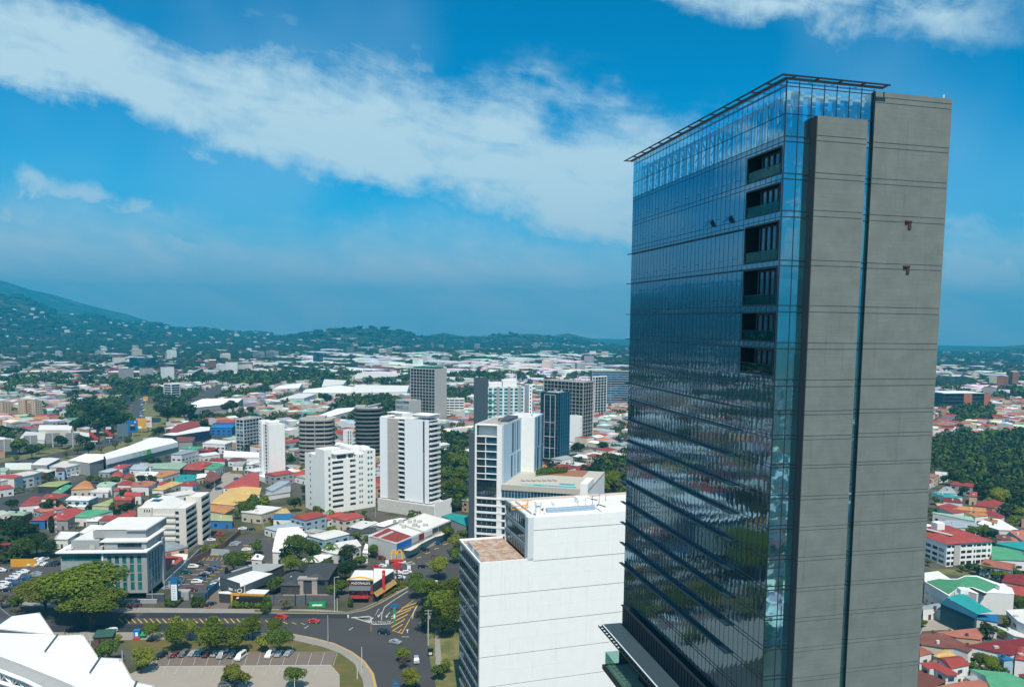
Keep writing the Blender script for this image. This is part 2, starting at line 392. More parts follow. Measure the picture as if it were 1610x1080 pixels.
for i, z in enumerate(shade_z):
 if i > 14: break
 s0 = SH0 if i < 5 else LF(1158, 700)[0]*.98
 mb = MB(); dd = .34 if i < 6 else .62
 mb.box(-dd, -.06, s0, TL+(1.2 if i < 9 else 1.0), z-.06, z+.06)
 obj('sunshade_blade', mb, m_navy, tower)
def slab(name, x0, x1, y0, y1, ztop, joints, m):
 mb = MB(); zs = [ztop]
 for j in joints:
  if j < ztop-.6 and j > .6: zs.append(j)
 zs.append(0)
 for a, b in zip(zs[:-1], zs[1:]): mb.box(x0, x1, y0, y1, b+.035, a-.035)
 mb.box(x0+.05, x1-.05, y0+.05, y1-.05, 0, ztop-.1)
 return obj(name, mb, m, tower)
jn = sorted([v for p in LV for v in p], reverse=True)
slab('concrete_pier', S_A0, S_A1, -1.25, -.06, A_TOP, jn, m_conc)
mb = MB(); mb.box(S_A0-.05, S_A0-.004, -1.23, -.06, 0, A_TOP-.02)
obj('pier_side_shade', mb, mat('pier_shade_grey', (.055, .065, .075), .7, var=.1), tower)  # thin added sheet; its dark grey paints the shade on the concrete side
jb = sorted([v for p in LV for v in p]+[RF(1380, 153, .35)[1], RF(1380, 161.5, .35)[1]], reverse=True)
slab('concrete_wall', S_B0, S_B1, -.35, TL*.55, B_TOP, jb, m_conc)
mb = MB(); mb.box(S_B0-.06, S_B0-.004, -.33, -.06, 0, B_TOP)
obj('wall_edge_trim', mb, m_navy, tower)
for (px, py) in ((1427.5, 354), (1424.5, 424.5)):
 s, z = RF(px, py, .35); mb = MB()
 mb.box(s-.42, s+.42, -.50, -.354, z+.30, z+.46); mb.box(s-.02, s+.38, -.46, -.354, z-.42, z+.30)
 mb.box(s-.42, s-.08, -.40, -.354, z-.0, z+.30)
 obj('rusty_sleeve', mb, mat('rusty_brown', (.05, .025, .018), .9), tower)
s, z = RF(1485, 152, .35)
mb = MB(); mb.tube((s, -.2, B_TOP), (s, -.2, B_TOP+.35), .12); obj('roof_light', mb, mat('pale_lamp', (.6, .55, .5)), tower)
mb = MB()
for k in range(1, npan, 2):
 y = k*ps+.3
 for xx in (1.3, 2.0): mb.box(xx, xx+.12, y, y+.5, LV[0][0]+.2, TOPZ-.6)
 zz = LV[0][0]+.3; fl = 0
 while zz < TOPZ-1.6:
  mb.beam((1.36 if fl else 2.06, y+.25, zz), (2.06 if fl else 1.36, y+.25, zz+1.3), .3, .08); zz += 1.3; fl = 1-fl
mb.box(1.3, 2.1, .5, TL-.5, TOPZ-1.1, TOPZ-.85)
for k in range(7):
 x = WR*(k+.55)/nx
 for yy in (1.3, 2.0): mb.box(x, x+.5, yy, yy+.12, LV[0][0]+.2, TOPZ-.6)
 zz = LV[0][0]+.3; fl = 0
 while zz < TOPZ-1.6:
  mb.beam((x+.25, 1.36 if fl else 2.06, zz), (x+.25, 2.06 if fl else 1.36, zz+1.3), .3, .08); zz += 1.3; fl = 1-fl
mb.box(2.2, WR, 1.3, 2.1, TOPZ-1.1, TOPZ-.85)
obj('crown_lattice', mb, m_lattice, tower)
mb = MB(); mb.quad((.1, .1, LV[0][0]), (DT-.1, .1, LV[0][0]), (DT-.1, TL-.1, LV[0][0]), (.1, TL-.1, LV[0][0]))
obj('roof_deck', mb, mat('roof_grey', (.3, .32, .32)), tower)
mb = MB(); ov = 1.25; zf = TOPZ+.12
xe = RF(1379, 136)[0]+.8
mb.box(-ov, -ov+.16, -ov, TL+ov, zf, zf+.14); mb.box(-ov+.16, xe, -ov, -ov+.16, zf, zf+.14)
mb.box(-.02, .16, -.02, TL+ov, zf, zf+.2); mb.box(.16, xe, -.02, .14, zf, zf+.2); mb.box(-.4, -.3, -.4, TL+ov, zf+.01, zf+.12)
mb.box(-.3, xe, -.4, -.3, zf+.01, zf+.12)
for k in range(15):
 y = -ov+.2+(TL+ov*2-.5)*k/14; mb.box(-ov+.16, -.02, y-.09, y+.09, zf+.012, zf+.15)
for k in range(5):
 x = .4+(xe-.6)*k/4; mb.box(x-.09, x+.09, -ov+.16, -.02, zf+.012, zf+.15)
obj('roof_louvre_frame', mb, m_blackmetal, tower)
_d = ray(946, 980); zc = LF(981, 977)[1]
pc = G(946, 981, zc)-TC; outx = pc.dot(D2); faryc = pc.dot(D1)
mb = MB(); mb.box(outx, -.7, -2, faryc, zc-.35, zc)
obj('canopy_deck', mb, mat('dark_deck', (.035, .06, .075), .6, var=.15), tower)
mb = MB(); k = 0; y = -2
while y < faryc: mb.box(outx-.55, outx-.004, y, y+.14, zc-.3, zc-.08); y += 1.15
mb.box(outx-.62, outx-.55, -2, faryc, zc-.32, zc-.06)
obj('canopy_edge_grille', mb, m_blackmetal, tower)
mb = MB(); mb.box(outx+.01, outx+.22, -2, faryc-.01, zc+.002, zc+.05)
obj('canopy_gutter', mb, mat('pale_gutter', (.5, .6, .65)), tower)
zw = zc+3.3
mb = MB()
y = -2
mb.box(-.70, -.5, -2, TL-1.4, zc, zw)
obj('plinth_wall', mb, m_navy, tower)
mb = MB(); y = 0
while y < TL-2: mb.box(-.80, -.72, y, y+.06, zc+.1, zw-.15); y += 1.0
mb.box(-1.0, -.5, -2, TL-1.4, zw+.004, zw+.10)
obj('plinth_ribs', mb, m_blackmetal, tower)
ter = zc-4.4
pt = G(951, 1046, ter)-TC; tx, ty = pt.dot(D2), pt.dot(D1)
mb = MB(); mb.box(tx, -.1, -2, ty, ter-.7, ter)
obj('terrace_slab', mb, mat('terrace_pale', (.32, .38, .34), .7), tower)
mb = MB(); mb.box(tx-.35, tx-.004, -2, ty+.3, ter-.55, ter+.15); mb.box(tx-.25, -.1, ty+.004, ty+.3, ter-.5, ter+.12)
obj('terrace_kerb', mb, m_blackmetal, tower)
mb = MB(); mb.box(tx+.02, tx+.06, -2, ty-.02, ter+.16, ter+2.3); mb.box(tx+.06, -.2, ty-.06, ty-.02, ter+.16, ter+2.3)
obj('terrace_balustrade', mb, m_rail, tower)
mb = MB(); mb.box(-.6, 0, -2, TL, 0, zc-.36); mb.box(outx+2.0, -.65, -2, ty-6, ter+.02, zc-.36)
obj('podium_wall', mb, m_darkroom, tower)
# ================================================================== BUILDINGS
m_white = mat('white_render', (.78, .79, .77), .8, var=.08, streak=.16)
m_bright = mat('bright_white_panel', (.84, .87, .87), .55, var=.05, streak=.10)
m_whiteroof = mat('white_roof_paint', (.66, .66, .64), .7, var=.2, scale=.12, fine=1.2)
m_cream = mat('cream_render', (.60, .58, .53), .85, var=.08, streak=.15)
m_grey = mat('grey_render', (.30, .32, .33), .8, var=.08, streak=.12)
m_dgrey = mat('dark_grey_cladding', (.06, .08, .095), .6, var=.08)
m_lgrey = mat('light_grey_concrete', (.42, .42, .40), .85, var=.14, streak=.18)
m_beige = mat('beige_render', (.52, .40, .29), .85, var=.08, streak=.1)
m_blue = mat('blue_grey_panel', (.16, .30, .44), .5, var=.06)
m_navyp = mat('deep_navy_panel', (.012, .060, .105), .45, var=.08)
m_win = glass('window_glass', (.36, .52, .62), pw=1.5, ph=3.0, wave=.12, dark=(.008, .018, .026), fres=.25, facing=.7)
m_wint = glass('teal_window_glass', (.20, .62, .60), pw=1.5, ph=3.0, wave=.12, dark=(.012, .13, .12), teal=(.03, .26, .25), fres=.22, facing=.6)
m_winb = glass('blue_window_glass', (.25, .55, .85), pw=1.5, ph=3.0, wave=.12, dark=(.008, .05, .10), teal=(.02, .11, .2), fres=.35, facing=.75)
m_frame = mat('pale_frame', (.62, .64, .64), .5, var=.03)
m_dframe = mat('dark_frame', (.03, .035, .04), .5, var=.03)
m_slab = mat('slab_concrete', (.36, .35, .32), .85, var=.1)
m_gravel = mat('roof_gravel', (.34, .32, .29), .95, var=.3, scale=.25, fine=2.5)
m_rust = mat('rusty_roof_floor', (.36, .21, .13), .95, var=.35, scale=.5, fine=3, col2=(.40, .36, .32))
FOOT = []                                               # ground footprints already taken: polygons in world x, y
LAND = []                                               # landmarks for naming: (x, y, phrase)
def az2(a): return Vector((math.sin(R(a)), math.cos(R(a)), 0))
def spanx(p, u, H, px):
 """t so that p + u t (at height H) shows in picture column px"""
 a = _RI @ (Vector((p.x, p.y, H))-CAM); b = _RI @ u
 return ((CX-px)*a.z - FPX*a.x)/(FPX*b.x-(CX-px)*b.z)
class Bld:
 def __init__(s, name, label, C, L, Rr, base=None, H=None, dist=None, az=None, cat='building', group=None, land=None, z0=0.0, foot=True):
  """C near corner of the roof (picture), L / Rr picture columns (or points) of the roof's left and right corners"""
  if base is not None:
   xy = G(base[0], base[1], z0); H = zat(xy, C[1]); p = Vector((xy.x, xy.y, 0))
  elif dist is not None:
   d = ray(C[0], C[1]); p = CAM+d*(dist/d.y); H = p.z; p = Vector((p.x, p.y, 0))
  else:
   p = G(C[0], C[1], H); p.z = 0
  if az is None:
   q = G(Rr[0], Rr[1], H)-p; u = Vector((q.x, q.y, 0)).normalized(); az = math.degrees(math.atan2(u.x, u.y))
  u = az2(az); v = Vector((-u.y, u.x, 0))
  s.w = spanx(p, u, H, Rr[0] if isinstance(Rr, tuple) else Rr) if not isinstance(Rr, str) else float(Rr)
  s.d = spanx(p, v, H, L[0] if isinstance(L, tuple) else L) if not isinstance(L, str) else float(L)
  s.p, s.u, s.v, s.H, s.z0 = p, u, v, H, z0
  s.root = thing(name, label, cat, (p.x, p.y, z0), math.atan2(u.y, u.x), group)
  s.h = H-z0; s.wall = MB(); s.t = .3
  if s.w < 0 or s.d < 0 or max(s.w, s.d) > 150: print('BAD', name, round(s.w), round(s.d), round(az))
  s.info = (name, round(s.w), round(s.d), round(H), round(az), round(p.y))
  if foot: FOOT.append([(p+u*a+v*b)[:2] for a, b in ((-1, -1), (s.w+1, -1), (s.w+1, s.d+1), (-1, s.d+1))])
  if land: LAND.append((p.x+(u.x*s.w+v.x*s.d)/2, p.y+(u.y*s.w+v.y*s.d)/2, land))
 def M(s, side):
  w, d = s.w, s.d
  if side == 'R': return (lambda a, b, z: (a, b, z)), w
  if side == 'L': return (lambda a, b, z: (b, a, z)), d
  if side == 'r': return (lambda a, b, z: (w-b, a, z)), d
  return (lambda a, b, z: (a, d-b, z)), w
 def box(s, mb, side, a0, a1, b0, b1, z0, z1):
  f, _ = s.M(side); p = f(a0, b0, z0); q = f(a1, b1, z1)
  mb.box(min(p[0], q[0]), max(p[0], q[0]), min(p[1], q[1]), max(p[1], q[1]), z0, z1)
 def solid(s, side, z0=0, z1=None, a0=None, a1=None, mb=None):
  _, n = s.M(side); e = 0 if side in 'Rl' else s.t
  s.box(mb or s.wall, side, e if a0 is None else a0, n-e if a1 is None else a1, 0, s.t, z0, s.h if z1 is None else z1)
 def grid(s, side, rows, cols, wall=None, glassm=None, dep=.18, a0=None, a1=None, z0=0, z1=None, name='window', frame=None, mull=1, proud=False, ledge=0, maxparts=100):
  """wall with openings: rows of (sill, head), cols of (from, to); every opening gets its own window part"""
  wl = wall or s.wall; _, n = s.M(side); e = 0 if side in 'Rl' else s.t
  a0 = e if a0 is None else a0; a1 = n-e if a1 is None else a1; z1 = s.h if z1 is None else z1
  glassm = glassm or m_win; frame = frame or m_dframe
  rows = sorted(rows); cols = sorted((max(c[0], a0+.05), min(c[1], a1-.05)) for c in cols)
  zz = z0
  for (r0, r1) in rows:
   if r0-zz > .01: s.box(wl, side, a0, a1, 0, s.t, zz, r0)
   aa = a0
   for (c0, c1) in cols:
    if c0-aa > .01: s.box(wl, side, aa, c0, 0, s.t, r0, r1)
    aa = c1
   if a1-aa > .01: s.box(wl, side, aa, a1, 0, s.t, r0, r1)
   zz = r1
  if z1-zz > .01: s.box(wl, side, a0, a1, 0, s.t, zz, z1)
  for (r0, r1) in rows:
   for (c0, c1) in cols:
    mb = MB(); f, _ = s.M(side); ps = [f(c0, dep, r0), f(c1, dep, r0), f(c1, dep, r1), f(c0, dep, r1)]
    if side in 'Lr'[0:1] or side == 'l': ps.reverse()
    if side == 'L': pass
    mb.quad(*ps); mb.m = 1; k = max(1, int(mull)); fw = .05
    for i in range(k+1):
     c = c0+(c1-c0)*i/k; s.box(mb, side, max(c0, c-fw), min(c1, c+fw), dep-.06, dep-.004, r0, r1)
    s.box(mb, side, c0+fw+.01, c1-fw-.01, dep-.055, dep-.006, r0, r0+.07); s.box(mb, side, c0+fw+.01, c1-fw-.01, dep-.055, dep-.006, r1-.07, r1)
    obj(name, mb, [glassm, frame], s.root)
  if ledge:
   for (r0, r1) in rows: s.box(wl, side, a0, a1, -ledge, -.004, r0-.35, r0-.15)
 def bands(s, side, n, z0, z1, par=.38, dep=.9, glassm=None, a0=None, a1=None, pier=0, wall=None, slab=None, name='window_band', mull=6, out=0.0, rail=None, frame=None, npier=0, closed=True):
  """open storeys: parapet + recessed glazing band per floor. Glazing of each floor is a part"""
  wl = wall or s.wall; _, L = s.M(side); e = 0 if side in 'Rl' else s.t
  a0 = e if a0 is None else a0; a1 = L-e if a1 is None else a1; fh = (z1-z0)/n
  glassm = glassm or m_win; frame = frame or m_dframe
  if pier: s.box(wl, side, a0, a0+pier, 0, s.t, z0, z1); s.box(wl, side, a1-pier, a1, 0, s.t, z0, z1)
  for k in range(1, npier):
   c = a0+(a1-a0)*k/npier; s.box(wl, side, c-.2, c+.2, .02, s.t, z0, z1)
  b0, b1 = a0+pier, a1-pier
  sl_ = slab or wl
  for i in range(n):
   z = z0+i*fh
   if rail is None: s.box(sl_, side, b0+.003, b1-.003, -out, .16-out, z, z+fh*par)
   else:
    s.box(sl_, side, b0+.003, b1-.003, -out, .16, z, z+.28)
    rb = MB(); s.box(rb, side, b0+.02, b1-.02, -out+.03, -out+.07, z+.29, z+1.25); obj('balcony_rail', rb, rail, s.root)
   s.box(sl_, side, b0+.003, b1-.003, .16-out+.003 if out == 0 or rail is None else .163, dep-.01, z, z+.25)
   mb = MB(); f, _ = s.M(side); ps = [f(b0, dep, z), f(b1, dep, z), f(b1, dep, z+fh), f(b0, dep, z+fh)]
   mb.quad(*ps); mb.m = 1
   for k in range(int(mull)+1):
    c = b0+.06+(b1-b0-.12)*k/max(1, int(mull)); s.box(mb, side, c-.05, c+.05, dep-.08, dep-.01, z+.26, z+fh-.01)
   obj(name, mb, [glassm, frame], s.root)
 def done(s, wallm, roofm=None, parapet=.7, hidden='', core=True, roofname='roof'):
  for sd in hidden: s.solid(sd)
  s.wallobj = obj('wall', s.wall, wallm, s.root)
  mb = MB(); z = s.h-parapet; mb.box(s.t+.004, s.w-s.t-.004, s.t+.004, s.d-s.t-.004, z-.3, z)
  s.roof = obj(roofname, mb, roofm or m_whiteroof, s.root)
  return s
 def block(s, x0, x1, y0, y1, z0, z1, m, name='roof_block', parent=None):
  mb = MB(); mb.box(x0, x1, y0, y1, z0, z1); return obj(name, mb, m, parent or s.root)
def cols(n, a0, a1, w):
 st = (a1-a0)/n; return [(a0+st*(i+.5)-w/2, a0+st*(i+.5)+w/2) for i in range(n)]
def rows(n, z0, z1, sill, head):
 st = (z1-z0)/n; return [(z0+st*i+st*sill, z0+st*i+st*head) for i in range(n)]
def roofkit(b, n, z, rr=None, x0=.12, x1=.88, y0=.15, y1=.85):
 """small plant on a flat roof: air-conditioning boxes and a tank"""
 r = rr or random.Random(hash(b.info[0]) % 999 + n)
 for i in range(n):
  x = b.w*(x0+(x1-x0)*r.random()); y = b.d*(y0+(y1-y0)*r.random()); a = .6+r.random()*.9; c = .5+r.random()*.7; h = .7+r.random()*.8
  mb = MB(); mb.box(x-a, x+a, y-c, y+c, z+.12, z+.12+h); mb.box(x-a+.1, x-a+.3, y-c+.1, y+c-.1, z, z+.12); mb.box(x+a-.3, x+a-.1, y-c+.1, y+c-.1, z, z+.12)
  mb.tube((x, y, z+.12+h), (x, y, z+.2+h), min(a, c)*.7, n=10)
  obj('roof_unit', mb, [m_lgrey, m_frame][i % 2], b.root)
INFO = []
b = Bld('office_block', 'large white panelled office block with a rubble covered lower roof, beside the glass tower', (754.2, 887.5), (722, 855), '64', dist=212, az=71, cat='office block', land='large white panelled block')
W0, H0 = b.w, b.h
SX = spanx(b.p, b.u, b.H, 829); SXc = spanx(b.p, b.u, b.H, 838)
UH = zat((b.p+b.u*SXc)[:2], 813)
mbp = MB()
fh = 4.0; z = b.h
seams = []
zz = UH-.05
zlist = [zat((b.p+b.u*SXc)[:2], y) for y in (833.5, 881.5)]
j0 = zat((b.p+b.u*0.1)[:2], 937.3); pit = (zat((b.p+b.u*.1)[:2], 937.3)-zat((b.p+b.u*.1)[:2], 1033.6))/2
big = [zlist[0], zlist[1]]
k = 0
while j0-k*pit > 1: big.append(j0-k*pit); k += 1
def strip(x0, x1, top, bots):
 zt_ = top
 for zb in bots+[0]:
  if zb > top-.3: continue
  zmid = (zt_+zb)/2
  mbp.box(x0, x1, -.25, .05, zmid+.008, zt_-.10 if zt_ != top else zt_); mbp.box(x0, x1, -.25, .05, zb+.10, zmid-.008)
  zt_ = zb
strip(0, SXc-.004, b.h+.6, big[2:]); strip(SXc, b.w, UH, big)
obj('front_panels', mbp, m_bright, b.root)
mb = MB(); mb.box(.05, SXc, .051, .3, 0, b.h); mb.box(SXc, b.w-.05, .051, .3, 0, UH-.1); mb.box(.01, b.w, -.18, .05, .0, 3); obj('panel_backing', mb, m_blackmetal, b.root)
nfl = 13; ff = b.h/nfl
s_w = MB()
for i in range(nfl):
 zb = i*ff
 if i < nfl: b.box(s_w, 'L', .31, b.d, 0, .35, zb+ff*.78, zb+ff+.0-.004)
 mb = MB(); mb.quad((.2, .31, zb), (.2, .31, zb+ff), (.2, b.d, zb+ff), (.2, b.d, zb)); mb.m = 1
 for q in range(9): y = .4+(b.d-.5)*q/8; mb.box(.12, .196, y-.04, y+.04, zb, zb+ff*.77)
 obj('storey_glazing', mb, [glass('flank_glass', (.48, .62, .72), pw=2.0, ph=4, wave=.3, fres=.35), m_dframe], b.root)
obj('storey_bands', s_w, mat('pale_blue_band', (.17, .24, .28), .6, var=.08), b.root)
mb = MB(); mb.box(-.25, .0-.004, -.25, .35, 0, b.h+.6); obj('corner_fin', mb, m_grey, b.root)
mb = MB(); mb.box(.4, SX-.05, .31, b.d-.3, b.h-.5, b.h-.05); obj('lower_roof', mb, m_rust, b.root)
mb = MB(); mb.box(0, .4, .31, b.d, b.h-.004, b.h+.55); mb.box(.4, SX, b.d-.35, b.d, b.h-.5, b.h+.5); obj('parapet', mb, m_bright, b.root)
for (y0, y1) in ((3.0, 8.0), (10.5, 16.5)):
 mb = MB(); mb.box(.5, .62, y0, y1, b.h+.1, b.h+2.2)
 for q in range(5): y = y0+(y1-y0)*q/4; mb.box(.63, .8, y-.05, y+.05, b.h+.1, b.h+2.2)
 obj('roof_screen', mb, mat('corrugated_zinc', (.45, .52, .56), .4, .3, var=.1), b.root)
UD = abs(spanx(b.p+b.u*(SX+.1), b.v, UH, 794.5)); print('UD', UD)
ml = MB(); ml.box(SX, SXc-.01, -.25, 2.4, b.h-.05, UH); obj('upper_fin_wall', ml, mat('shaded_side_panel', (.62, .68, .72), .6, var=.04), b.root)  # shade of the side face put into a duller copy of the panel white
us = MB(); nu = 3; uf = (UH-b.h)/nu
for i in range(nu):
 zb = b.h+i*uf; mb = MB(); mb.quad((SX+.35, 2.4, zb), (SX+.35, 2.4, zb+uf), (SX+.35, UD, zb+uf), (SX+.35, UD, zb)); mb.m = 1
 for q in range(13): y = 2.5+(UD-2.6)*q/12; mb.box(SX+.27, SX+.346, y-.05, y+.05, zb, zb+uf)
 obj('storey_glazing', mb, [glass('flank_glass', (.5, .6, .7)), m_dframe], b.root)
 us.box(SX, SX+.5, 2.41, UD, zb+uf*.72, zb+uf+(0 if i < nu-1 else .0)-.004)
obj('storey_bands', us, mat('pale_blue_band', (.3, .4, .45)), b.root)
mb = MB(); mb.box(SX+.51, b.w, .31, UD, UH-1.0, UH-.5); obj('upper_roof', mb, m_whiteroof, b.root)
mb = MB(); mb.box(SX+.1, SX+.5, 2.41, UD, UH-.003, UH+.25); mb.box(SX+.5, b.w, UD-.3, UD, UH-1.0, UH+.25); mb.box(SX+.5, b.w, -.24, .31, UH-.9, UH+.08) if False else None
mb.box(SX+2.6, SX+2.75, 5, UD-2, UH-.5, UH+.1)
obj('parapet', mb, mat('weathered_parapet', (.5, .46, .42), .9, var=.2), b.root)
rx = spanx(b.p, b.u, b.H, 845)
mb = MB(); mb.tube((rx+1.0, 3, UH-.5), (rx+1.0, 3, UH+2.6), .75, n=16); mb.tube((rx+1.0, 3, UH+2.6), (rx+1.0, 3, UH+3.6), 1.0, n=16); obj('roof_vent', mb, m_bright, b.root)
mb = MB(); mb.box(rx+3.5, rx+19, 3.2, 5.6, UH-.5, UH-.1)
obj('duct_kerb', mb, m_bright, b.root)
m_zinc = mat('duct_zinc', (.38, .52, .62), .3, .5, var=.1)
mb = MB()
for q in range(12): mb.tube((rx+4+q*1.2, 4.4, UH+.5), (rx+4+(q+1)*1.2-.03, 4.4, UH+.5), .8, n=14)
obj('air_duct', mb, m_zinc, b.root)
mb = MB(); mb.box(rx+19.5, rx+20.2, 1.5, 7, UH-.5, UH+.2); obj('roof_hatch', mb, m_bright, b.root); mb = MB(); mb.box(rx+9, rx+14, 12, 15, UH-.5, UH+.6); obj('roof_hatch', mb, m_bright, b.root)
mb = MB(); mb.box(rx+17, rx+21, 14, 17, UH-.5, UH+1.3); obj('roof_cabin', mb, m_bright, b.root)
rr = random.Random(4)
for q in range(9):
 x = rx-3+rr.random()*30; y = 7+rr.random()*(UD-10); a = rr.random()*3
 mb = MB(); mb.beam((x, y, UH-.4), (x+3*math.cos(a), y+3*math.sin(a), UH-.4), .25, .2); obj('scrap_beam', mb, [mat('rusty_brown', (.1, .05, .03)), m_lgrey][q % 2], b.root)
for q in range(5):
 x = rx+14+q*3.2; mb = MB(); mb.tube((x, 6+q*2.5, UH-.5), (x, 6+q*2.5, UH+2.4), .07); mb.beam((x, 6+q*2.5, UH+2.3), (x+2.6, 7+q*2.5, UH+2.3), .08, .08); obj('rebar_post', mb, mat('rusty_brown', (.1, .05, .03)), b.root)
mb = MB(); yx = rx-4
for (p, q) in (((yx, 12, 0), (yx+5, 12.6, 0)), ((yx, 12, .9), (yx+5, 12.6, .9)), ((yx, 12, 0), (yx, 12, 1.6)), ((yx+5, 12.6, 0), (yx+5, 12.6, 2.4)), ((yx+4, 12.5, 0), (yx+5, 12.6, 1.6)), ((yx+3.2, 12.5, 2.2), (yx+6.2, 12.7, 2.2))):
 mb.beam((p[0], p[1], UH-.4+p[2]), (q[0], q[1], UH-.4+q[2]), .22, .22)
obj('yellow_jib', mb, mat('safety_yellow', (.75, .32, .03), .5), b.root)
b.solid('r', 0, UH); INFO.append(b.info)
mb = MB(); mb.box(b.w-.3, b.w, .3, UD, 0, UH-.1); mb.box(.4, SX, b.d-.34, b.d-.004, 0, b.h-.51); mb.box(SX, b.w-.3, UD-.3, UD-.01, 0, UH-1.01); obj('rear_wall', mb, m_bright, b.root)
mb = MB(); mb.box(SX+.36, SX+1, b.d, UD, 0, b.h); obj('side_wall', mb, m_grey, b.root)
b = Bld('hotel_tower', 'white hotel tower with blue louvred flank and stacked glazed bays over a podium', (789.5, 668.5), 746.4, 820, dist=404, az=13, cat='hotel', land='blue louvred hotel')
INFO.append(b.info); hb = b
DK = zat((b.p+b.u*.1)[:2], 762)                          # pool deck level
n = 15; top2 = b.h
pw = spanx(b.p, b.v, b.H, 781.5); pl = spanx(b.p, b.v, b.H, 749.5)
zr = [zat(b.p[:2], y) for y in (687, 698.7, 710.5, 722.5, 734, 745.5, 754.5)]
b.box(b.wall, 'L', 0, pw, 0, .6, 0, b.h); b.box(b.wall, 'L', pl, b.d, 0, .6, 0, b.h)
b.box(b.wall, 'L', pw, pl, 0, 3.2, b.h-.5, b.h)
b.box(b.wall, 'L', pw, pl, 3.0, 3.2, zr[0], b.h-.5)
for i in range(len(zr)-1):
 z1, z0 = zr[i], zr[i+1]; b.box(b.wall, 'L', pw+.003, pl-.003, -.15, 1.6, z1-.30, z1)
 mid = pw+(pl-pw)*.56
 for (c0, c1, dd) in ((pw+.05, mid-.15, .9), (mid+.15, pl-.05, .5)):
  mb = MB(); mb.quad((dd, c0, z0), (dd, c0, z1-.3), (dd, c1, z1-.3), (dd, c1, z0)); mb.m = 1
  for k in range(5): c = c0+.05+(c1-c0-.1)*k/4; mb.box(dd-.12, dd-.01, c-.05, c+.05, z0+.01, z1-.31)
  mb.box(dd-.1, dd-.01, c0+.1, c1-.1, z0+(z1-z0)*.4, z0+(z1-z0)*.44)
  obj('bay_window', mb, [m_winb if dd > .6 else m_win, m_dframe], b.root)
 b.box(b.wall, 'L', mid-.15, mid+.15, .02, .8, z0, z1-.3)
zlo = zr[-1]; zl2 = zat(b.p[:2], 783)
mb = MB(); mb.quad((.8, pw, zl2), (.8, pw, zlo-.3), (.8, pl, zlo-.3), (.8, pl, zl2)); mb.m = 1
for k in range(8): c = pw+.1+(pl-pw-.2)*k/7; mb.box(.4, .79, c-.06, c+.06, zl2, zlo-.31)
obj('tall_lobby_window', mb, [m_win, m_dframe], b.root)
b.box(b.wall, 'L', pw+.003, pl-.003, 0, .8, zlo-.3, zlo)
n2 = 7; fz = zl2/n2
for i in range(n2):
 mb = MB(); z0 = i*fz; mb.quad((.5, -14, z0), (.5, -14, z0+fz), (.5, pl, z0+fz), (.5, pl, z0)); mb.m = 1
 for k in range(11): c = -14+(pl+14)*k/10.0; mb.box(.4, .49, min(c, pl-.1), min(c, pl-.1)+.1, z0+.9, z0+fz)
 mb.box(.4, .49, -13.8, pl-.2, z0+fz*.6, z0+fz*.6+.08)
 obj('window_band', mb, [m_win, m_frame], b.root)
 mb = MB(); mb.box(-.15, .39, -14, pl+.3, z0+fz-.95, z0+fz-.004); obj('storey_band', mb, m_white, b.root)
b.box(b.wall, 'R', 0, 4.2, .601, 1.2, DK, b.h) if False else None
mb = MB(); mb.box(.61, 3.2, 0, .3, 0, b.h); obj('pilaster', mb, m_white, b.root)
hh = b.h-.2
mbp = MB(); mbp.box(3.2, b.w, 0.02, .3, DK, hh)
obj('blue_flank', mbp, mat('soft_blue_panel', (.42, .58, .70), .5, var=.04), b.root)
for q, (a, c, z0, z1) in enumerate(((.50, .58, .42, .97), (.62, .70, .42, .97), (.76, .82, .42, .97), (.86, .93, .42, .97), (.46, .53, .0, .40), (.62, .69, .0, .40), (.80, .86, .0, .40), (.90, .96, .0, .40))):
 mb = MB(); mb.box(b.w*a, b.w*c, -.12, .0, DK+(hh-DK)*z0+1, DK+(hh-DK)*z1); obj('louvre_strip', mb, [m_navyp, m_blue][q % 2], b.root)
b.solid('r'); b.solid('l'); b.done(m_white, m_gravel, parapet=.5)
mb = MB(); mb.box(b.w*.45, b.w*.95, b.d*.1, b.d*.5, b.h-.4, b.h+1.0); obj('roof_plant', mb, m_dgrey, b.root)
mb = MB(); mb.beam((2, b.d*.2, b.h+1.0), (b.w+20, b.d*.75, b.h+1.6), .2, .2); mb.beam((2, b.d*.2, b.h+1.0), (2, b.d*.2, b.h-.3), .2, .2)
for k in range(12): x = 2+(b.w+18)*k/11; mb.tube((x, b.d*(.2+.55*k/11), b.h-.4), (x, b.d*(.2+.55*k/11), b.h+1.5), .08)
obj('roof_railing', mb, m_lgrey, b.root)
c2 = Vector((0, 0, 0)); x2 = b.w+.02
p2 = b.p+b.u*x2; w2 = spanx(p2, b.u, b.H, 854); y2 = -spanx(p2, b.v, b.H, 840.5)
y2 = abs(y2); H2 = zat((p2-b.v*y2)[:2], 656)
w2 = spanx(p2-b.v*y2, b.u, H2, 854)
mb = MB(); zj = H2
while zj > DK+1: mb.box(x2, x2+.4, -y2, b.d*.6, max(zj-3.9, DK)+.04, zj); zj -= 3.9
mb.box(x2+.05, x2+.35, -y2+.05, b.d*.6-.1, DK, H2-.1)
obj('rear_wing_wall', mb, m_white, b.root)
mb = MB(); mb.box(x2+.4, x2+w2, -y2, -y2+.3, DK, H2); mb.box(x2+.4, x2+w2, b.d*.6-.3, b.d*.6, 0, H2); mb.box(x2+w2-.3, x2+w2, -y2+.3, b.d*.6-.3, 0, H2)
obj('rear_wing_flank', mb, mat('soft_blue_panel', (.4, .5, .6)), b.root)
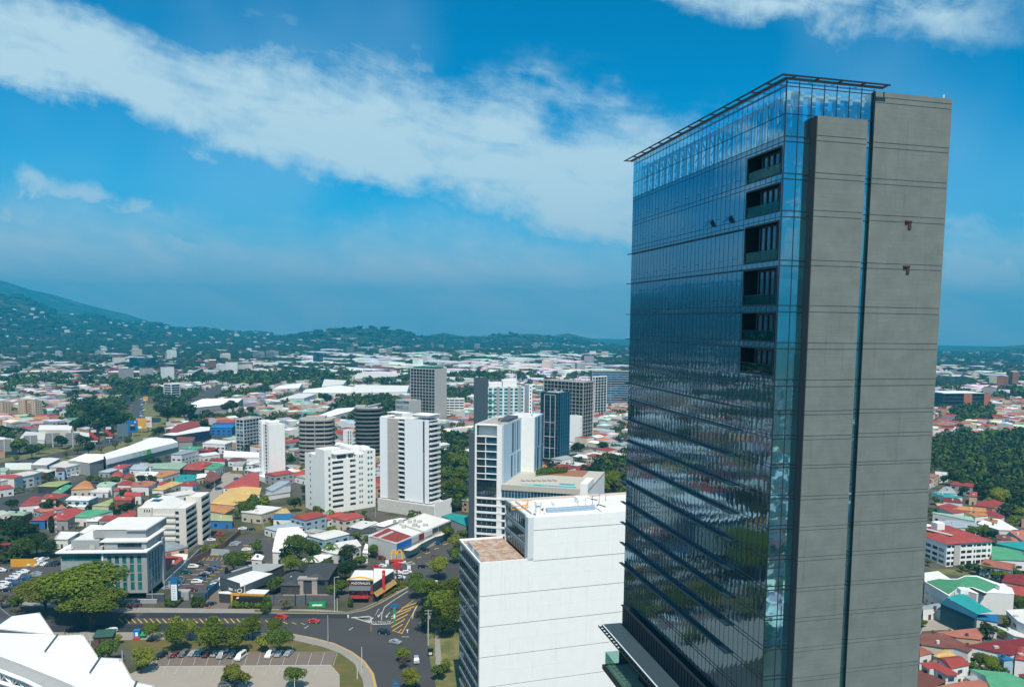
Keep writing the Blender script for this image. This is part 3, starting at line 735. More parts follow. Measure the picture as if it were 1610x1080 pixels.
for q, (a, c, z0, z1) in enumerate(((.1, .3, .45, .98), (.4, .58, .45, .98), (.68, .8, .45, .98), (.85, .97, .45, .98), (.05, .22, .02, .43), (.32, .5, .02, .43), (.6, .75, .02, .43), (.82, .95, .02, .43))):
 mb = MB(); mb.box(x2+w2*a, x2+w2*c, -y2-.12, -y2-.004, DK+(H2-DK)*z0, DK+(H2-DK)*z1); obj('louvre_strip', mb, [m_blue, m_navyp][q % 2], b.root)
mb = MB(); mb.box(x2+.41, x2+w2-.31, -y2+.31, b.d*.6-.31, H2-.9, H2-.5); mb.box(x2+4, x2+9, -y2+3, -y2+8, H2-.5, H2+1.2); obj('rear_roof', mb, m_whiteroof, b.root)
pr = -spanx(b.p-b.u*1.0, b.v, DK, 912); pe = -spanx(b.p-b.u*1.0, b.v, DK, 924)
mb = MB(); mb.box(-.5, b.w+14, -pe, -.004, DK-1.2, DK-.02); mb.box(-.8, -.5, -pr, .0, DK-2.4, DK+.35); mb.box(-.5, 0.5, -pr, -.01, DK-2.4, DK-1.21)
obj('pool_deck', mb, mat('deck_cream', (.44, .42, .36), .8, var=.06), b.root)
mb = MB(); zb = zat(b.p[:2], 781.5); mb.quad((-.2, -pr, zb), (-.2, -pr, DK-2.4), (-.2, 0, DK-2.4), (-.2, 0, zb)); mb.m = 1
for k in range(25): c = -pr+.1+(pr-.2)*k/24; mb.box(-.28, -.204, c-.06, c+.06, zb, DK-2.41)
obj('podium_window_band', mb, [m_winb, m_frame], b.root)
mb = MB(); mb.box(-.8, 16, -pe, -pr-.004, 0, DK+3.2); mb.box(16.01, b.w+14, -pe, -pe+.4, 0, DK-1.21); mb.box(-.5, 0, -pr, -14.01, 0, zb-.004); mb.box(-1, -.51, -pr, .3, zb-1.2, zb); mb.box(b.w+13.6, b.w+14, -pe+.41, 0, 0, DK-1.21)
obj('podium_wall', mb, m_white, b.root); HDK = DK
m_pool = mat('pool_water', (.02, .32, .36), .08, var=.1)
mb = MB(); mb.box(3, 6.0, -pr+3, -9, DK-.1, DK+.02); mb.box(8.5, 13, -pr+5, -pr+13, DK-.1, DK+.025); obj('swimming_pool', mb, m_pool, b.root)
mb = MB(); mb.box(33, b.w+13, -pe+9, -14, DK-.015, DK+.1); obj('roof_garden', mb, mat('terracotta_deck', (.28, .12, .06), .9, var=.2), b.root)
for k in range(7):
 mb = MB(); x = 12+k*.9; y = -9-k*2.6; mb.box(x, x+.7, y, y+1.8, DK+.25, DK+.38); mb.add([(x, y+1.8, DK+.38), (x+.7, y+1.8, DK+.38), (x+.7, y+2.4, DK+.95), (x, y+2.4, DK+.95)], [(0, 1, 2, 3), (3, 2, 1, 0)])
 mb.box(x, x+.08, y, y+.08, DK, DK+.25); mb.box(x+.6, x+.68, y+1.6, y+1.68, DK, DK+.25)
 tag(link('sun_lounger', mb.mesh('sun_lounger', mat('brown_wicker', (.1, .06, .04))), None, tuple(b.root.matrix_basis.translation), b.root.rotation_euler.z),
  ['dark sun lounger at the pool end nearest the blue louvred tower', 'second dark sun lounger beside the hotel pool', 'third dark sun lounger in the row along the hotel pool', 'middle sun lounger of the row on the hotel pool deck', 'fifth dark sun lounger of the row along the hotel pool', 'last but one sun lounger by the hotel pool', 'dark sun lounger farthest from the louvred tower on the pool deck'][k], 'sun lounger', 'sun loungers on the hotel pool deck')
mb = MB(); sx_ = spanx(b.p, b.v, b.H, 747)
mb.box(1.5, b.w*.9, b.d+.004, b.d+3.6, 0, zat((b.p+b.v*b.d)[:2], 681)); obj('dark_side_slab', mb, m_dgrey, b.root)
xy = G(668, 813)
b = Bld('apartment_tower', 'tall white apartment tower with bare concrete strip and stacked balconies on its right side', (674, 660.5), 598, 691, dist=xy.y, az=28, cat='apartment tower', land='concrete striped tower')
INFO.append(b.info)
PD = zat(b.p[:2], 792)
def sy(px): return spanx(b.p, b.v, b.H, px)
a1, a2, a3, a4, a5 = sy(667.5), sy(664.5), sy(636), sy(627), sy(609)
mb = MB(); mb.box(0, .4, 0, a1, PD, b.h); mb.box(0, .4, a2, a3, PD, b.h); mb.box(-.6, .4, a5, b.d, PD, b.h-.4); obj('white_wall', mb, mat('cool_white_render', (.76, .80, .83), .7, var=.03), b.root)
mb = MB(); mb.box(.0, .4, a4, a5-.004, PD, b.h-1.0); obj('concrete_strip', mb, concrete('raw_concrete', (.40, .38, .34), 1.5), b.root)
mb = MB(); mb.box(1.0, 1.3, a1, a2, PD, b.h-1); mb.box(2.0, 2.3, a3, a4, PD, b.h-.5); obj('recess_wall', mb, m_dgrey, b.root)
NF = 17; fh = (b.h-PD)/NF
for i in range(NF):
 z = PD+i*fh
 mb = MB(); mb.box(-.7, 1.9, a3+.1, a4-.1, z+.05, z+.3); mb.box(-.7, -.6, a3+.1, a4-.1, z+.3, z+1.2); obj('slot_balcony', mb, m_white, b.root)
 mb = MB(); mb.box(1.0, b.w-.5, -1.3, 1.4, z, z+.28); mb.box(1.0, b.w-.5, -1.3, -1.2, z+.281, z+1.25); mb.box(1.0, 1.1, -1.19, 0, z+.281, z+1.25); obj('balcony', mb, m_white, b.root)
 mb = MB(); mb.quad((.4, 1.4, z), (b.w, 1.4, z), (b.w, 1.4, z+fh), (.4, 1.4, z+fh)); mb.m = 1
 for k in range(7): x = 1+(b.w-1.6)*k/6; mb.box(x-.06, x+.06, 1.3, 1.39, z+.3, z+fh-.02)
 obj('window_band', mb, [m_win, m_dframe], b.root)
b.box(b.wall, 'r', 0, b.d, 0, .4, 0, b.h); b.box(b.wall, 'l', .4, b.w-.4, 0, .4, 0, b.h)
b.done(m_white, m_whiteroof, .6)
mb = MB(); mb.box(2, b.w*.7, a3, a3+9, b.h-.6, b.h+2.6); obj('penthouse', mb, m_white, b.root)
mb = MB(); mb.box(1, b.w*.8, a4-1, b.d-4, b.h+2.4, b.h+2.65)
for (x, y) in ((1.2, a4), (1.2, b.d-5), (b.w*.75, a4), (b.w*.75, b.d-5)): mb.box(x, x+.2, y, y+.2, b.h-.6, b.h+2.4)
obj('roof_canopy', mb, m_white, b.root)
mb = MB(); mb.box(b.w*.2, b.w+1.2, 1.5, 13, b.h+.8, b.h+2.2); mb.box(b.w*.1, b.w+2, .8, 14, b.h+2.22, b.h+2.5); obj('roof_terrace_room', mb, [m_white], b.root)
mb = MB(); mb.box(b.w+.0+.01, b.w+4, 3, 16, 0, b.h-2); obj('dark_rear_volume', mb, m_dgrey, b.root)
mb = MB(); xo = -2.0; mb.box(xo, b.w+4.1, -5.5, b.d+.8, 0, PD-.5); obj('podium', mb, concrete('podium_concrete', (.52, .52, .49), 1.0), b.root)
mb = MB(); mb.box(xo+.02, b.w+4.2, -6.0, -5.51, 0, PD+1.4); obj('podium_white_wall', mb, m_bright, b.root)
FOOT.append([(b.p+b.u*x+b.v*y)[:2] for x, y in ((-8, -9), (b.w+5, -9), (b.w+5, b.d+2), (-8, b.d+2))])
b = Bld('apartment_complex', 'ten storey white apartment block with stepped penthouse and small paired windows', (511, 708), (479, 719), 590, base=(511, 809), az=47, cat='apartment block', land='white ten storey block')
INFO.append(b.info); H = b.h; w = b.w; d = b.d
s1 = w*.13
b.grid('R', rows(10, 0, H-3.5, .30, .80), [(w*.075, w*.115)], a0=0, a1=s1, glassm=m_wint, z1=H)
b.grid('R', rows(9, 2.0, H-6.5, .34, .80), [(w*.15, w*.36), (w*.49, w*.60)], a0=s1+.001, a1=w*.62, z1=H-6.5, mull=5)
b.grid('R', rows(9, 2.0, H-4.5, .36, .78), [(w*.67, w*.70), (w*.715, w*.745)], a0=w*.62+.001, a1=w*.78, z1=H-4.5, glassm=m_wint)
b.grid('R', rows(10, 1.0, H-2.5, .36, .78), [(w*.84, w*.88), (w*.90, w*.94)], a0=w*.78+.001, a1=w, z1=H-2.5, glassm=m_wint)
b.grid('L', rows(9, 1.0, H-4.0, .36, .78), [(d*.70, d*.76)], z1=H-4.0)
b.box(b.wall, 'L', b.t, d*.45, 0, b.t, H-4.0, H)
b.box(b.wall, 'l', 0, w, 0, b.t, 0, H-4.5); b.box(b.wall, 'r', b.t, d-b.t, 0, b.t, 0, H-2.5)
obj('wall', b.wall, m_white, b.root)
for (nm, x0, x1, y0, y1, z0, z1) in (('roof', .31, w*.62, .31, d-.31, H-7.2, H-6.9), ('roof', w*.62, w*.78, .31, d-.31, H-5.2, H-4.9), ('roof', w*.78, w-.31, .31, d-.31, H-3.2, H-2.9), ('roof', .31, s1, .31, d*.45, H-.6, H-.3)):
 mb = MB(); mb.box(x0, x1, y0, y1, z0, z1); obj(nm, mb, m_whiteroof, b.root)
mb = MB(); mb.box(s1, s1+.3, .31, d*.45, H-7, H); mb.box(.31, s1, d*.45-.3, d*.45, H-4, H); mb.box(w*.62, w*.62+.25, .31, d-.31, H-6.9, H-4.6); mb.box(w*.78, w*.78+.25, .31, d-.31, H-4.9, H-2.6); mb.box(.31, .6, d*.45, d-.31, H-6.9, H-4.1)
obj('stair_tower_wall', mb, m_white, b.root)
ph = MB(); ph.box(w*.24, w*.60, 1.5, d*.55, H-6.9, H-3.4); pho = obj('penthouse', ph, m_white, b.root)
mb = MB(); mb.box(w*.21, w*.62, .4, d*.6, H-3.4, H-3.1); obj('penthouse_roof', mb, m_whiteroof, pho)
mb = MB(); mb.box(w*.26, w*.44, 1.38, 1.49, H-6.2, H-4.1); mb.box(w*.48, w*.58, 1.38, 1.49, H-6.2, H-4.1); obj('penthouse_window', mb, m_win, pho)
mb = MB(); mb.box(w*.63+.3, w*.8, d*.3, d*.9, H-5, H-1.4); mb.box(w*.3, w*.55, d*.62, d*.97, H-6.9, H-2.2); obj('rear_penthouse', mb, m_white, b.root)
mb = MB(); mb.box(w*.8+.5, w*.97, d*.2, d*.5, H-2.9, H-1.4); obj('roof_room', mb, m_white, b.root)
roofkit(b, 5, H-6.9, x0=.15, x1=.3)
b = Bld('slab_tower', 'slim windowless white slab tower with faint floor joints', (422, 668), 412.5, 447.5, base=(424, 757), az=48, cat='tower', land='slim white slab tower')
INFO.append(b.info)
nf = 17; fh = b.h/nf
for i in range(nf): b.box(b.wall, 'R', 0, b.w, 0, b.t, i*fh, (i+1)*fh-.05)
b.box(b.wall, 'R', .05, b.w-.05, .05, b.t, 0, b.h-.2)
b.grid('L', rows(nf, 0, b.h, .15, .9), [(b.d*.35, b.d*.6)]); b.done(m_white, m_whiteroof, hidden='rl')
mb = MB(); mb.box(1, b.w*.7, 1, b.d*.8, b.h-.7, b.h+1.6); obj('roof_room', mb, m_white, b.root)
wd = spanx(b.p+b.v*b.d, b.v, b.H, 407.5)
wb = MB(); wb.box(-.6, b.w*.55, b.d+.004, b.d+wd, 0, b.h+1.8); wo = obj('rear_wing', wb, m_white, b.root)
for i in range(nf):
 mb = MB(); mb.box(-.66, -.61, b.d+wd*.5, b.d+wd*.75, i*fh+1.2, i*fh+2.1); obj('small_window', mb, m_win, wo)
mb = MB(); mb.box(-4, -.004, -3, b.d+2, 0, 3.5); mb.box(b.w+.004, b.w+12, 2, 14, 0, 5); obj('ground_floor_wing', mb, m_white, b.root)
b = Bld('cream_apartments', 'cream seven storey twin block with long balcony strips and solar panels', (293, 799), (236, 803), 309, base=(294, 868), az=-3, cat='apartment block', land='cream twin block')
INFO.append(b.info); nf = 7
sL = b.d*.30
b.bands('R', nf, 0, b.h-1.2, par=.42, dep=1.2, pier=.5, out=.25); b.box(b.wall, 'R', 0, b.w, 0, b.t, b.h-1.2, b.h)
for i in range(nf):
 z = (b.h-1.2)*i/nf; fh = (b.h-1.2)/nf
 b.box(b.wall, 'L', sL, b.d*.93, -.7, .3, z, z+fh*.36)
 mb = MB(); mb.box(-.02, .02, b.d*.20, b.d*.30, z+fh*.4, z+fh*.92); obj('corner_opening', mb, m_win, b.root)
b.solid('L', a0=b.t, a1=b.d*.93, z1=b.h); b.box(b.wall, 'L', b.t, sL-.1, -.5, -.004, 0, b.h-1.5) if False else None
b.done(m_cream, m_whiteroof, hidden='rl')
mb = MB(); mb.box(-1.2, b.w*.8, b.d*.93, spanx(b.p-b.u*1.2, b.v, b.h, 216), 0, b.h+.5); obj('blank_side_wing', mb, m_cream, b.root)
for i in range(3):
 mb = MB(); y = b.d*(.98+.1*i) if i < 2 else b.d*.9; mb.box(-1.27, -1.21, b.d*(.97+.07*i), b.d*(1.0+.07*i), b.h-1.6, b.h-.3); obj('small_window', mb, m_win, b.root)
mb = MB(); mb.add([(0, b.d*.35, b.h-.6), (b.w+3, b.d*.35, b.h-.6), (b.w+3, b.d*1.3, b.h-.6), (0, b.d*1.3, b.h-.6), (1, b.d*.7, b.h+2.6), (b.w+2, b.d*.7, b.h+2.6), (b.w+2, b.d*1.15, b.h+3.2), (1, b.d*1.15, b.h+3.2)], [(4, 5, 6, 7), (0, 1, 5, 4), (1, 2, 6, 5), (2, 3, 7, 6), (3, 0, 4, 7)]); obj('pitched_roof', mb, m_whiteroof, b.root)
for k in range(2):
 mb = MB()
 for q in range(6): mb.box(2+k*7+(q % 3)*1.7, 3.5+k*7+(q % 3)*1.7, b.d*(.8+.2*k)+(q//3)*2.2, b.d*(.8+.2*k)+2+(q//3)*2.2, b.h+3.0+k*.3, b.h+3.1+k*.3)
 obj('solar_panel', mb, mat('solar_blue', (.01, .02, .05), .15), b.root)
q2 = G(318.5, 856); dq = q2-b.p; bx, by = dq.dot(b.u), dq.dot(b.v)   # near corner of the rear wing
h2 = zat(q2[:2], 781); nf2 = 7; wr = spanx(q2, b.u, h2, 330); lr = spanx(q2, b.v, h2, 292)
mb = MB(); mb.box(bx, bx+.4, by, by+lr, 0, h2); mb.box(bx+wr-.4, bx+wr, by, by+lr, 0, h2); mb.box(bx+.4, bx+wr-.4, by+lr-.4, by+lr, 0, h2)
fh = (h2-1)/nf2
for i in range(nf2): mb.box(bx+.41, bx+wr-.41, by-.2, by+.1, i*fh, i*fh+fh*.45); mb.box(bx+.41, bx+wr-.41, by+.1, by+1.2, i*fh, i*fh+.25)
mb.box(bx+.41, bx+wr-.41, by+.01, by+.4, h2-1, h2)
obj('rear_wing_wall', mb, m_cream, b.root)
for i in range(nf2):
 q = MB(); q.quad((bx+.41, by+1.2, i*fh), (bx+wr-.41, by+1.2, i*fh), (bx+wr-.41, by+1.2, (i+1)*fh), (bx+.41, by+1.2, (i+1)*fh)); obj('window_band', q, m_win, b.root)
mb = MB(); mb.box(bx+.41, bx+wr-.41, by+.41, by+lr-.41, h2-.8, h2-.5); obj('roof', mb, m_whiteroof, b.root)
FOOT.append([(b.p+b.u*x+b.v*y)[:2] for x, y in ((bx-1, by-1), (bx+wr+1, by-1), (bx+wr+1, by+lr), (bx-1, by+lr))])
FOOT.append([(b.p+b.u*x+b.v*y)[:2] for x, y in ((-2, b.d*.9), (b.w+8, b.d*.9), (b.w+8, b.d*1.3), (-2, b.d*1.3))])
b = Bld('grey_office', 'five storey grey office with tall teal window strips and white roof edge', (231, 867), (95, 868), 257, base=(233, 942), az=-5, cat='office', land='teal windowed office')
INFO.append(b.info); d, w, h = b.d, b.w, b.h; t0 = h*.14
gap = d*.50
cs = [(d*.065+i*d*.087, d*.065+i*d*.087+d*.048) for i in range(5)]
b.grid('L', rows(4, t0+1, h-1.5, .06, .97), cs, a0=b.t, a1=gap, z0=t0, glassm=m_wint, mull=1)
b.grid('L', [(h-3.6, h-1.2)], [(gap+1.2, d-.4)], a0=gap, a1=d-b.t, z0=h-3.8, glassm=m_wint, mull=12)
b.grid('R', rows(4, t0+1, h-1.5, .06, .97), [(w*.12+i*w*.17, w*.20+i*w*.17) for i in range(4)], z0=t0, glassm=m_wint)
b.box(b.wall, 'R', w*.86, w, -.6, -.004, t0-1, h+1.5)
b.solid('r', t0); b.solid('l', t0)
b.done(m_grey, m_gravel, .3)
mb = MB(); mb.box(-.1, .2, gap+.7, d, t0, h-3.9); obj('mesh_screen', mb, mat('grey_green_screen', (.28, .34, .33), .6, var=.15, streak=.25), b.root)
mb = MB(); mb.box(-.5, -.0, gap+.1, gap+.6, t0-.3, h); obj('white_fin', mb, m_bright, b.root)
mb = MB(); mb.box(-1.6, 1.0, -.8, d+1.2, h+.004, h+.55); mb.box(1.0, w*.8, -.8, 1.5, h+.004, h+.55); mb.box(1.0, w, d-1, d+1.2, h+.004, h+.55); obj('roof_edge', mb, m_bright, b.root)
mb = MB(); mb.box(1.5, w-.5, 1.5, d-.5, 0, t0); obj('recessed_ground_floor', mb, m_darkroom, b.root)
mb = MB(); mb.box(2, w*1.15, .8, d*.52, h+.0, h+3.6); pho = obj('penthouse', mb, m_grey, b.root)
mb = MB(); mb.box(1.2, w*1.2, .0, d*.56, h+3.604, h+4.1); obj('penthouse_roof', mb, m_whiteroof, pho)
mb = MB(); mb.box(1.9, 1.995, d*.08, d*.36, h+.9, h+2.9); obj('penthouse_window', mb, m_win, pho)
mb = MB(); mb.box(w*.35, w*1.6, 2.5, d*.7, h+4.11, h+7.2); mb.box(w*.3, w*1.65, 2, d*.3, h+7.2, h+7.5); obj('rooftop_volume', mb, [m_grey], b.root)
mb = MB(); mb.box(w*.36, w*1.58, 2.6, d*.68, h+7.51, h+7.6); obj('rooftop_cover', mb, m_whiteroof, b.root)
mb = MB(); mb.box(w*.3, w*1.4, d*.62, d*.95, h-.3, h+3.4); obj('rear_volume', mb, m_grey, b.root)
mb = MB(); mb.box(w*.35, w*1.35, d*.63, d*.93, h+3.41, h+3.6); obj('rear_cover', mb, m_whiteroof, b.root)
mb = MB(); mb.tube((w*.6, d*.5, h+4.1), (w*.6, d*.5, h+7.4), .8, n=14); obj('water_tank', mb, mat('tank_green', (.02, .12, .08), .5), b.root)
mb = MB(); mb.box(w*1.0, w*1.4, 4, d*.95, 0, h+3.3); obj('rear_wall', mb, m_grey, b.root)
roofkit(b, 5, h-.3, y0=.55, y1=.95)
def round_tower(name, label, cxp, topy, basey, rpx, nf, band, gl, par, land, arc=1.0, top='roof', piers=0, sq=1.0):
 xy = G(cxp, basey); r = rpx/FPX*xy.y; H = zat(xy[:2], topy)
 ce = Vector((xy.x, xy.y+r*.9, 0)); root = thing(name, label, 'apartment tower', (ce.x, ce.y, 0), R(8))
 fh = (H-2)/nf; N = 36
 def ring(rr, z0, z1, mb, r2=None):
  pts = [(rr*math.copysign(abs(math.cos(a))**sq, math.cos(a)), rr*.9*math.copysign(abs(math.sin(a))**sq, math.sin(a))) for a in [2*math.pi*i/N for i in range(N)]]
  mb.prism(pts, z0, z1)
 for i in range(nf):
  z = i*fh
  mb = MB(); ring(r, z, z+.3, mb); ring(r, z+.304, z+fh*par, mb); obj('balcony_band', mb, band, root)
  mb = MB(); ring(r*.90, z+fh*par, z+fh, mb); obj('window_band', mb, gl, root)
 for k in range(piers):
  a = -math.pi/2+(k-(piers-1)/2)*.55; mb = MB(); x, y = r*.985*math.cos(a), r*.9*.985*math.sin(a); mb.box(x-.35, x+.35, y-.5, y+.5, 0, nf*fh); obj('pier', mb, band, root)
 mb = MB(); ring(r*.98, nf*fh, nf*fh+1.2, mb); obj('roof', mb, band, root)
 mb = MB(); ring(r*.93, nf*fh+1.203, nf*fh+1.3, mb); obj('roof_deck', mb, m_gravel, root)
 FOOT.append([(ce.x+r*math.cos(a)*1.1, ce.y+r*math.sin(a)*1.1) for a in [k*math.pi/3 for k in range(6)]]); LAND.append((ce.x, ce.y, land))
 return root, r, H, nf*fh+1.3
m_bandd = mat('dark_balcony_band', (.13, .13, .13), .6, var=.1)
m_darkwin = glass('dark_window_glass', (.2, .28, .33), pw=2.2, ph=3.2, wave=.1, dark=(.006, .01, .014), fres=.15, facing=.5)
rt, r, H, zr_ = round_tower('curved_tower', 'dark round apartment tower ringed with curved balconies', 576, 641, 727, 23, 13, m_bandd, m_darkwin, .36, 'dark round tower', sq=.8)
mb = MB(); mb.add([(-r*.1, -4, zr_+1), (r*.8, -4, zr_+3), (r*.8, 6, zr_+3), (-r*.1, 6, zr_+1)], [(0, 1, 2, 3), (3, 2, 1, 0)]); mb.box(-r*.1, r*.6, -3, 5, zr_, zr_+.99); obj('rooftop_panels', mb, m_frame, rt)
mb = MB(); mb.box(-r*.9, -r*.2, -r*.6, r*.5, zr_, zr_+1.4); obj('roof_room', mb, m_slab, rt)
m_bandl = mat('grey_concrete_band', (.30, .29, .27), .8, var=.1)
rt, r, H, zr_ = round_tower('curved_tower', 'grey bow-fronted apartment tower with pale piers and a green edged roof', 492, 659, 729, 28, 10, m_bandl, m_darkwin, .40, 'grey bow-fronted tower', piers=5, sq=.6)
mb = MB(); mb.box(-r*.6, r*.5, -r*.3, r*.5, zr_, zr_+1.6); obj('roof_room', mb, m_slab, rt)
def simple(name, label, land, C, L, Rr, wallm, cat='tower', base=None, dist=None, az=60, nf=10, lf='band', rf='band', gl=None, par=.38, roofm=None, mull=8, dep=.5, group=None, kit=3, npier=0, npierL=0, frame=None, pier=.5):
 b = Bld(name, label, C, L, Rr, base=base, dist=dist, az=az, cat=cat, land=land, group=group)
 for side, st in (('L', lf), ('R', rf)):
  n_ = b.M(side)[1]
  if st == 'band': b.bands(side, nf, 0, b.h-1, par=par, dep=dep, glassm=gl, pier=pier, mull=mull, npier=npier if side == 'R' else npierL, frame=frame); b.box(b.wall, side, b.t if side == 'L' else 0, n_-(b.t if side == 'L' else 0), 0, b.t, b.h-1, b.h)
  elif st == 'solid': b.solid(side)
  elif isinstance(st, tuple): b.grid(side, rows(nf, 0, b.h-1, st[1], st[2]), cols(st[0], .5, n_-.5, (n_-1)/st[0]*st[3]), glassm=gl, frame=frame)
 b.done(wallm, roofm or m_gravel, hidden='rl')
 if kit: roofkit(b, kit, b.h-.7)
 INFO.append(b.info); return b
b = simple('dark_window_tower', 'dark gridded glass tower with pale concrete end wall', 'dark gridded tower', (684, 580), 645, 702.5, m_lgrey, dist=895, az=27, nf=17, lf='band', rf='solid', gl=m_darkwin, par=.16, mull=12, dep=.5, frame=m_dframe, npierL=8, kit=0, pier=.4)
mb = MB(); mb.box(2, b.w-2, 3, b.d-3, b.h-.7, b.h+1.5); obj('roof_room', mb, mat('tank_green', (.02, .12, .08)), b.root)
simple('low_annex', 'low dark window block with concrete frame left of the dark gridded tower', 'low dark annex', (644, 630), 622, '18', m_lgrey, dist=880, az=35, nf=5, rf='solid', par=.3, kit=2, cat='building')
simple('white_office', 'white office block with long grey window rows behind the tall white tower', 'white office with grey window rows', (699, 627), '16', 730, m_white, dist=985, az=84, nf=6, par=.42, kit=5, mull=14, cat='office', npier=4)
b = simple('charcoal_slab_tower', 'charcoal slab tower with plain ribbed wall beside the aqua glass apartments', 'charcoal slab tower', (765.5, 594), 745, 768, m_dgrey, dist=760, az=25, nf=18, lf='solid', rf='solid', kit=2)
b = simple('aqua_tower', 'aqua glass apartment tower with white frames and stepped roof', 'aqua glass apartment tower', (766, 608), '22', 825, mat('bluish_white', (.62, .70, .74), .6), dist=762, az=80, nf=16, lf='solid', rf=(7, .12, .86, .66), gl=m_wint, kit=4, frame=m_frame, cat='apartment tower')
for k in range(3): b.block(b.w*(.25+.29*k), b.w*(.33+.29*k), -.5, -.01, 0, b.h, m_grey, 'grey_pier')
b.block(b.w*.42, b.w*.8, 3, 15, b.h-.7, b.h+6, m_white, 'roof_room'); b.block(b.w*.05, b.w*.4, 3, 15, b.h-.7, b.h+3.5, m_white, 'roof_room')
for i in range(8):
 mb = MB(); z = 4+i*(b.h-6)/8; mb.box(b.w*.02, b.w*.2, -1.1, -.01, z, z+.2); mb.box(b.w*.02, b.w*.2, -1.1, -1.04, z+.2, z+1.2); obj('glass_balcony', mb, m_rail, b.root)
b = simple('white_core_tower', 'narrow white core tower with small balconies right of the aqua glass apartments', 'narrow white core tower', (832, 605), 825, 837, m_bright, dist=770, az=70, nf=16, lf='solid', rf=(1, .2, .75, .5), kit=0)
b = simple('navy_tower', 'dark navy glass tower with thin pale frame lines', 'navy glass tower', (872.5, 617.5), 850, 896.5, m_navyp, base=(877, 730), az=30, nf=18, lf='band', rf='band', par=.16, gl=m_darkwin, dep=.25, frame=m_navyp, kit=4, mull=5)
mb = MB()
for (q0, q1) in ((.18, 0), (.45, 0), (.78, 0)): mb.box(-.3, -.01, b.d*q0-.15, b.d*q0+.15, 4, b.h-2)
for z in (4, b.h*.22, b.h*.38, b.h*.58, b.h-2): mb.box(-.28, -.012, b.d*.18+.16, b.d*.78-.16, z-.15, z+.15)
obj('white_frame', mb, m_frame, b.root)
for k in range(5): b.block(b.w*(.12+.19*k), b.w*(.20+.19*k), -.6, -.01, 0, b.h, mat('navy_fin', (.02, .10, .17), .4), 'navy_fin')
b = simple('unfinished_tower', 'unfinished concrete frame tower with open dark floors and rooftop rebar', 'unfinished concrete tower', (914, 600.5), 854.5, 933.5, m_slab, base=(916, 695), az=35, nf=16, par=.14, gl=m_darkwin, npier=4, npierL=11, dep=1.6, frame=m_slab, kit=3, mull=3)
b.block(b.w+.02, b.w+4, 2, 12, 0, b.h-4, m_white, 'white_core')
rr = random.Random(3)
for k in range(16):
 mb = MB(); x, y = rr.random()*b.w, rr.random()*b.d; mb.tube((x, y, b.h-.7), (x, y, b.h+2+rr.random()*2.5), .12, n=5); obj('rebar_post', mb, mat('rusty_brown', (.1, .05, .03)), b.root)
simple('striped_tower', 'dark tower striped with white vertical fins', 'white striped dark tower', (936, 592), 931, 954.5, m_bright, dist=1000, az=45, nf=14, par=.1, gl=m_darkwin, npier=4, npierL=2, kit=3, dep=.8)
b = simple('glass_slab_tower', 'wide grey-blue glass slab tower at the edge of the glass tower', 'grey-blue glass slab', (931, 583), '16', '80', m_grey, dist=1120, az=84, nf=15, par=.28, gl=m_winb, npier=3, kit=5)
simple('white_side_block', 'plain white block with small windows in front of the unfinished tower', 'plain white block', (909, 654), 895.5, 915.5, m_bright, base=(911, 696), az=30, nf=8, lf='solid', rf=(4, .35, .7, .35), kit=2, cat='building')
b = simple('slatted_block', 'grey slatted apartment block left of the slim white slab tower', 'grey slatted block', (383, 659), 370, 412, mat('pale_slat', (.45, .5, .52)), base=(384, 710), az=25, nf=9, par=.22, npier=6, npierL=2, kit=3, cat='apartment block')
simple('small_white_tower', 'small white tower with a blue strip between the two round towers', 'small white tower', (545, 676), 539.5, 554, m_white, dist=700, az=40, nf=6, lf='solid', rf=(2, .1, .9, .4), gl=m_winb, kit=0)
for k, (C, L, Rr, lab) in enumerate((((56, 630), 28, 66, 'beige apartment block with white roofs, the one farther from the picture edge'), ((4, 632), -30, 17, 'beige apartment block cut by the picture edge'))):
 b = Bld('beige_flats', lab, C, L, Rr, base=(C[0], 657), az=22, cat='apartment block', group='beige apartment blocks', land='beige apartment block' if k == 0 else 'beige flats at the picture edge')
 b.grid('L', rows(7, 0, b.h-1, .3, .75), cols(7, .5, b.d-.5, 1.3)); b.grid('R', rows(7, 0, b.h-1, .3, .75), cols(3, .5, b.w-.5, 1.2)); b.done(m_beige, m_gravel, hidden='rl')
 b.block(1, b.w*.8, b.d*.05, b.d*.9, b.h+.6, b.h+2.4, m_whiteroof, 'roof_canopy'); b.block(-.9, -.01, b.d*.45, b.d*.52, 0, b.h, mat('brown_strip', (.25, .1, .06)), 'stair_strip')
 for i in range(7): b.block(-1.0, -.01, b.d*.25, b.d*.40, i*(b.h-1)/7, i*(b.h-1)/7+.9, m_beige, 'balcony')
 INFO.append(b.info)
simple('dark_glass_cube', 'dark teal glass office cube at the foot of the green hill', 'dark glass cube', (235, 563), 203, 245, mat('dark_teal_panel', (.008, .05, .07), .4), base=(235, 582), az=15, nf=9, par=.06, gl=glass('dark_teal_glass', (.15, .4, .5), wave=.1, dark=(.005, .04, .06), fres=.2), dep=.2, kit=3, frame=m_navyp, cat='office', mull=4)
simple('white_wedge_tower', 'dark office tower with a white wedge wall beside the warehouses', 'white wedge office', (270, 604), 257, 283, m_bright, base=(270, 631), az=25, nf=7, par=.2, gl=m_darkwin, kit=1, cat='office', mull=3)
print('\n'.join(map(str, INFO)))
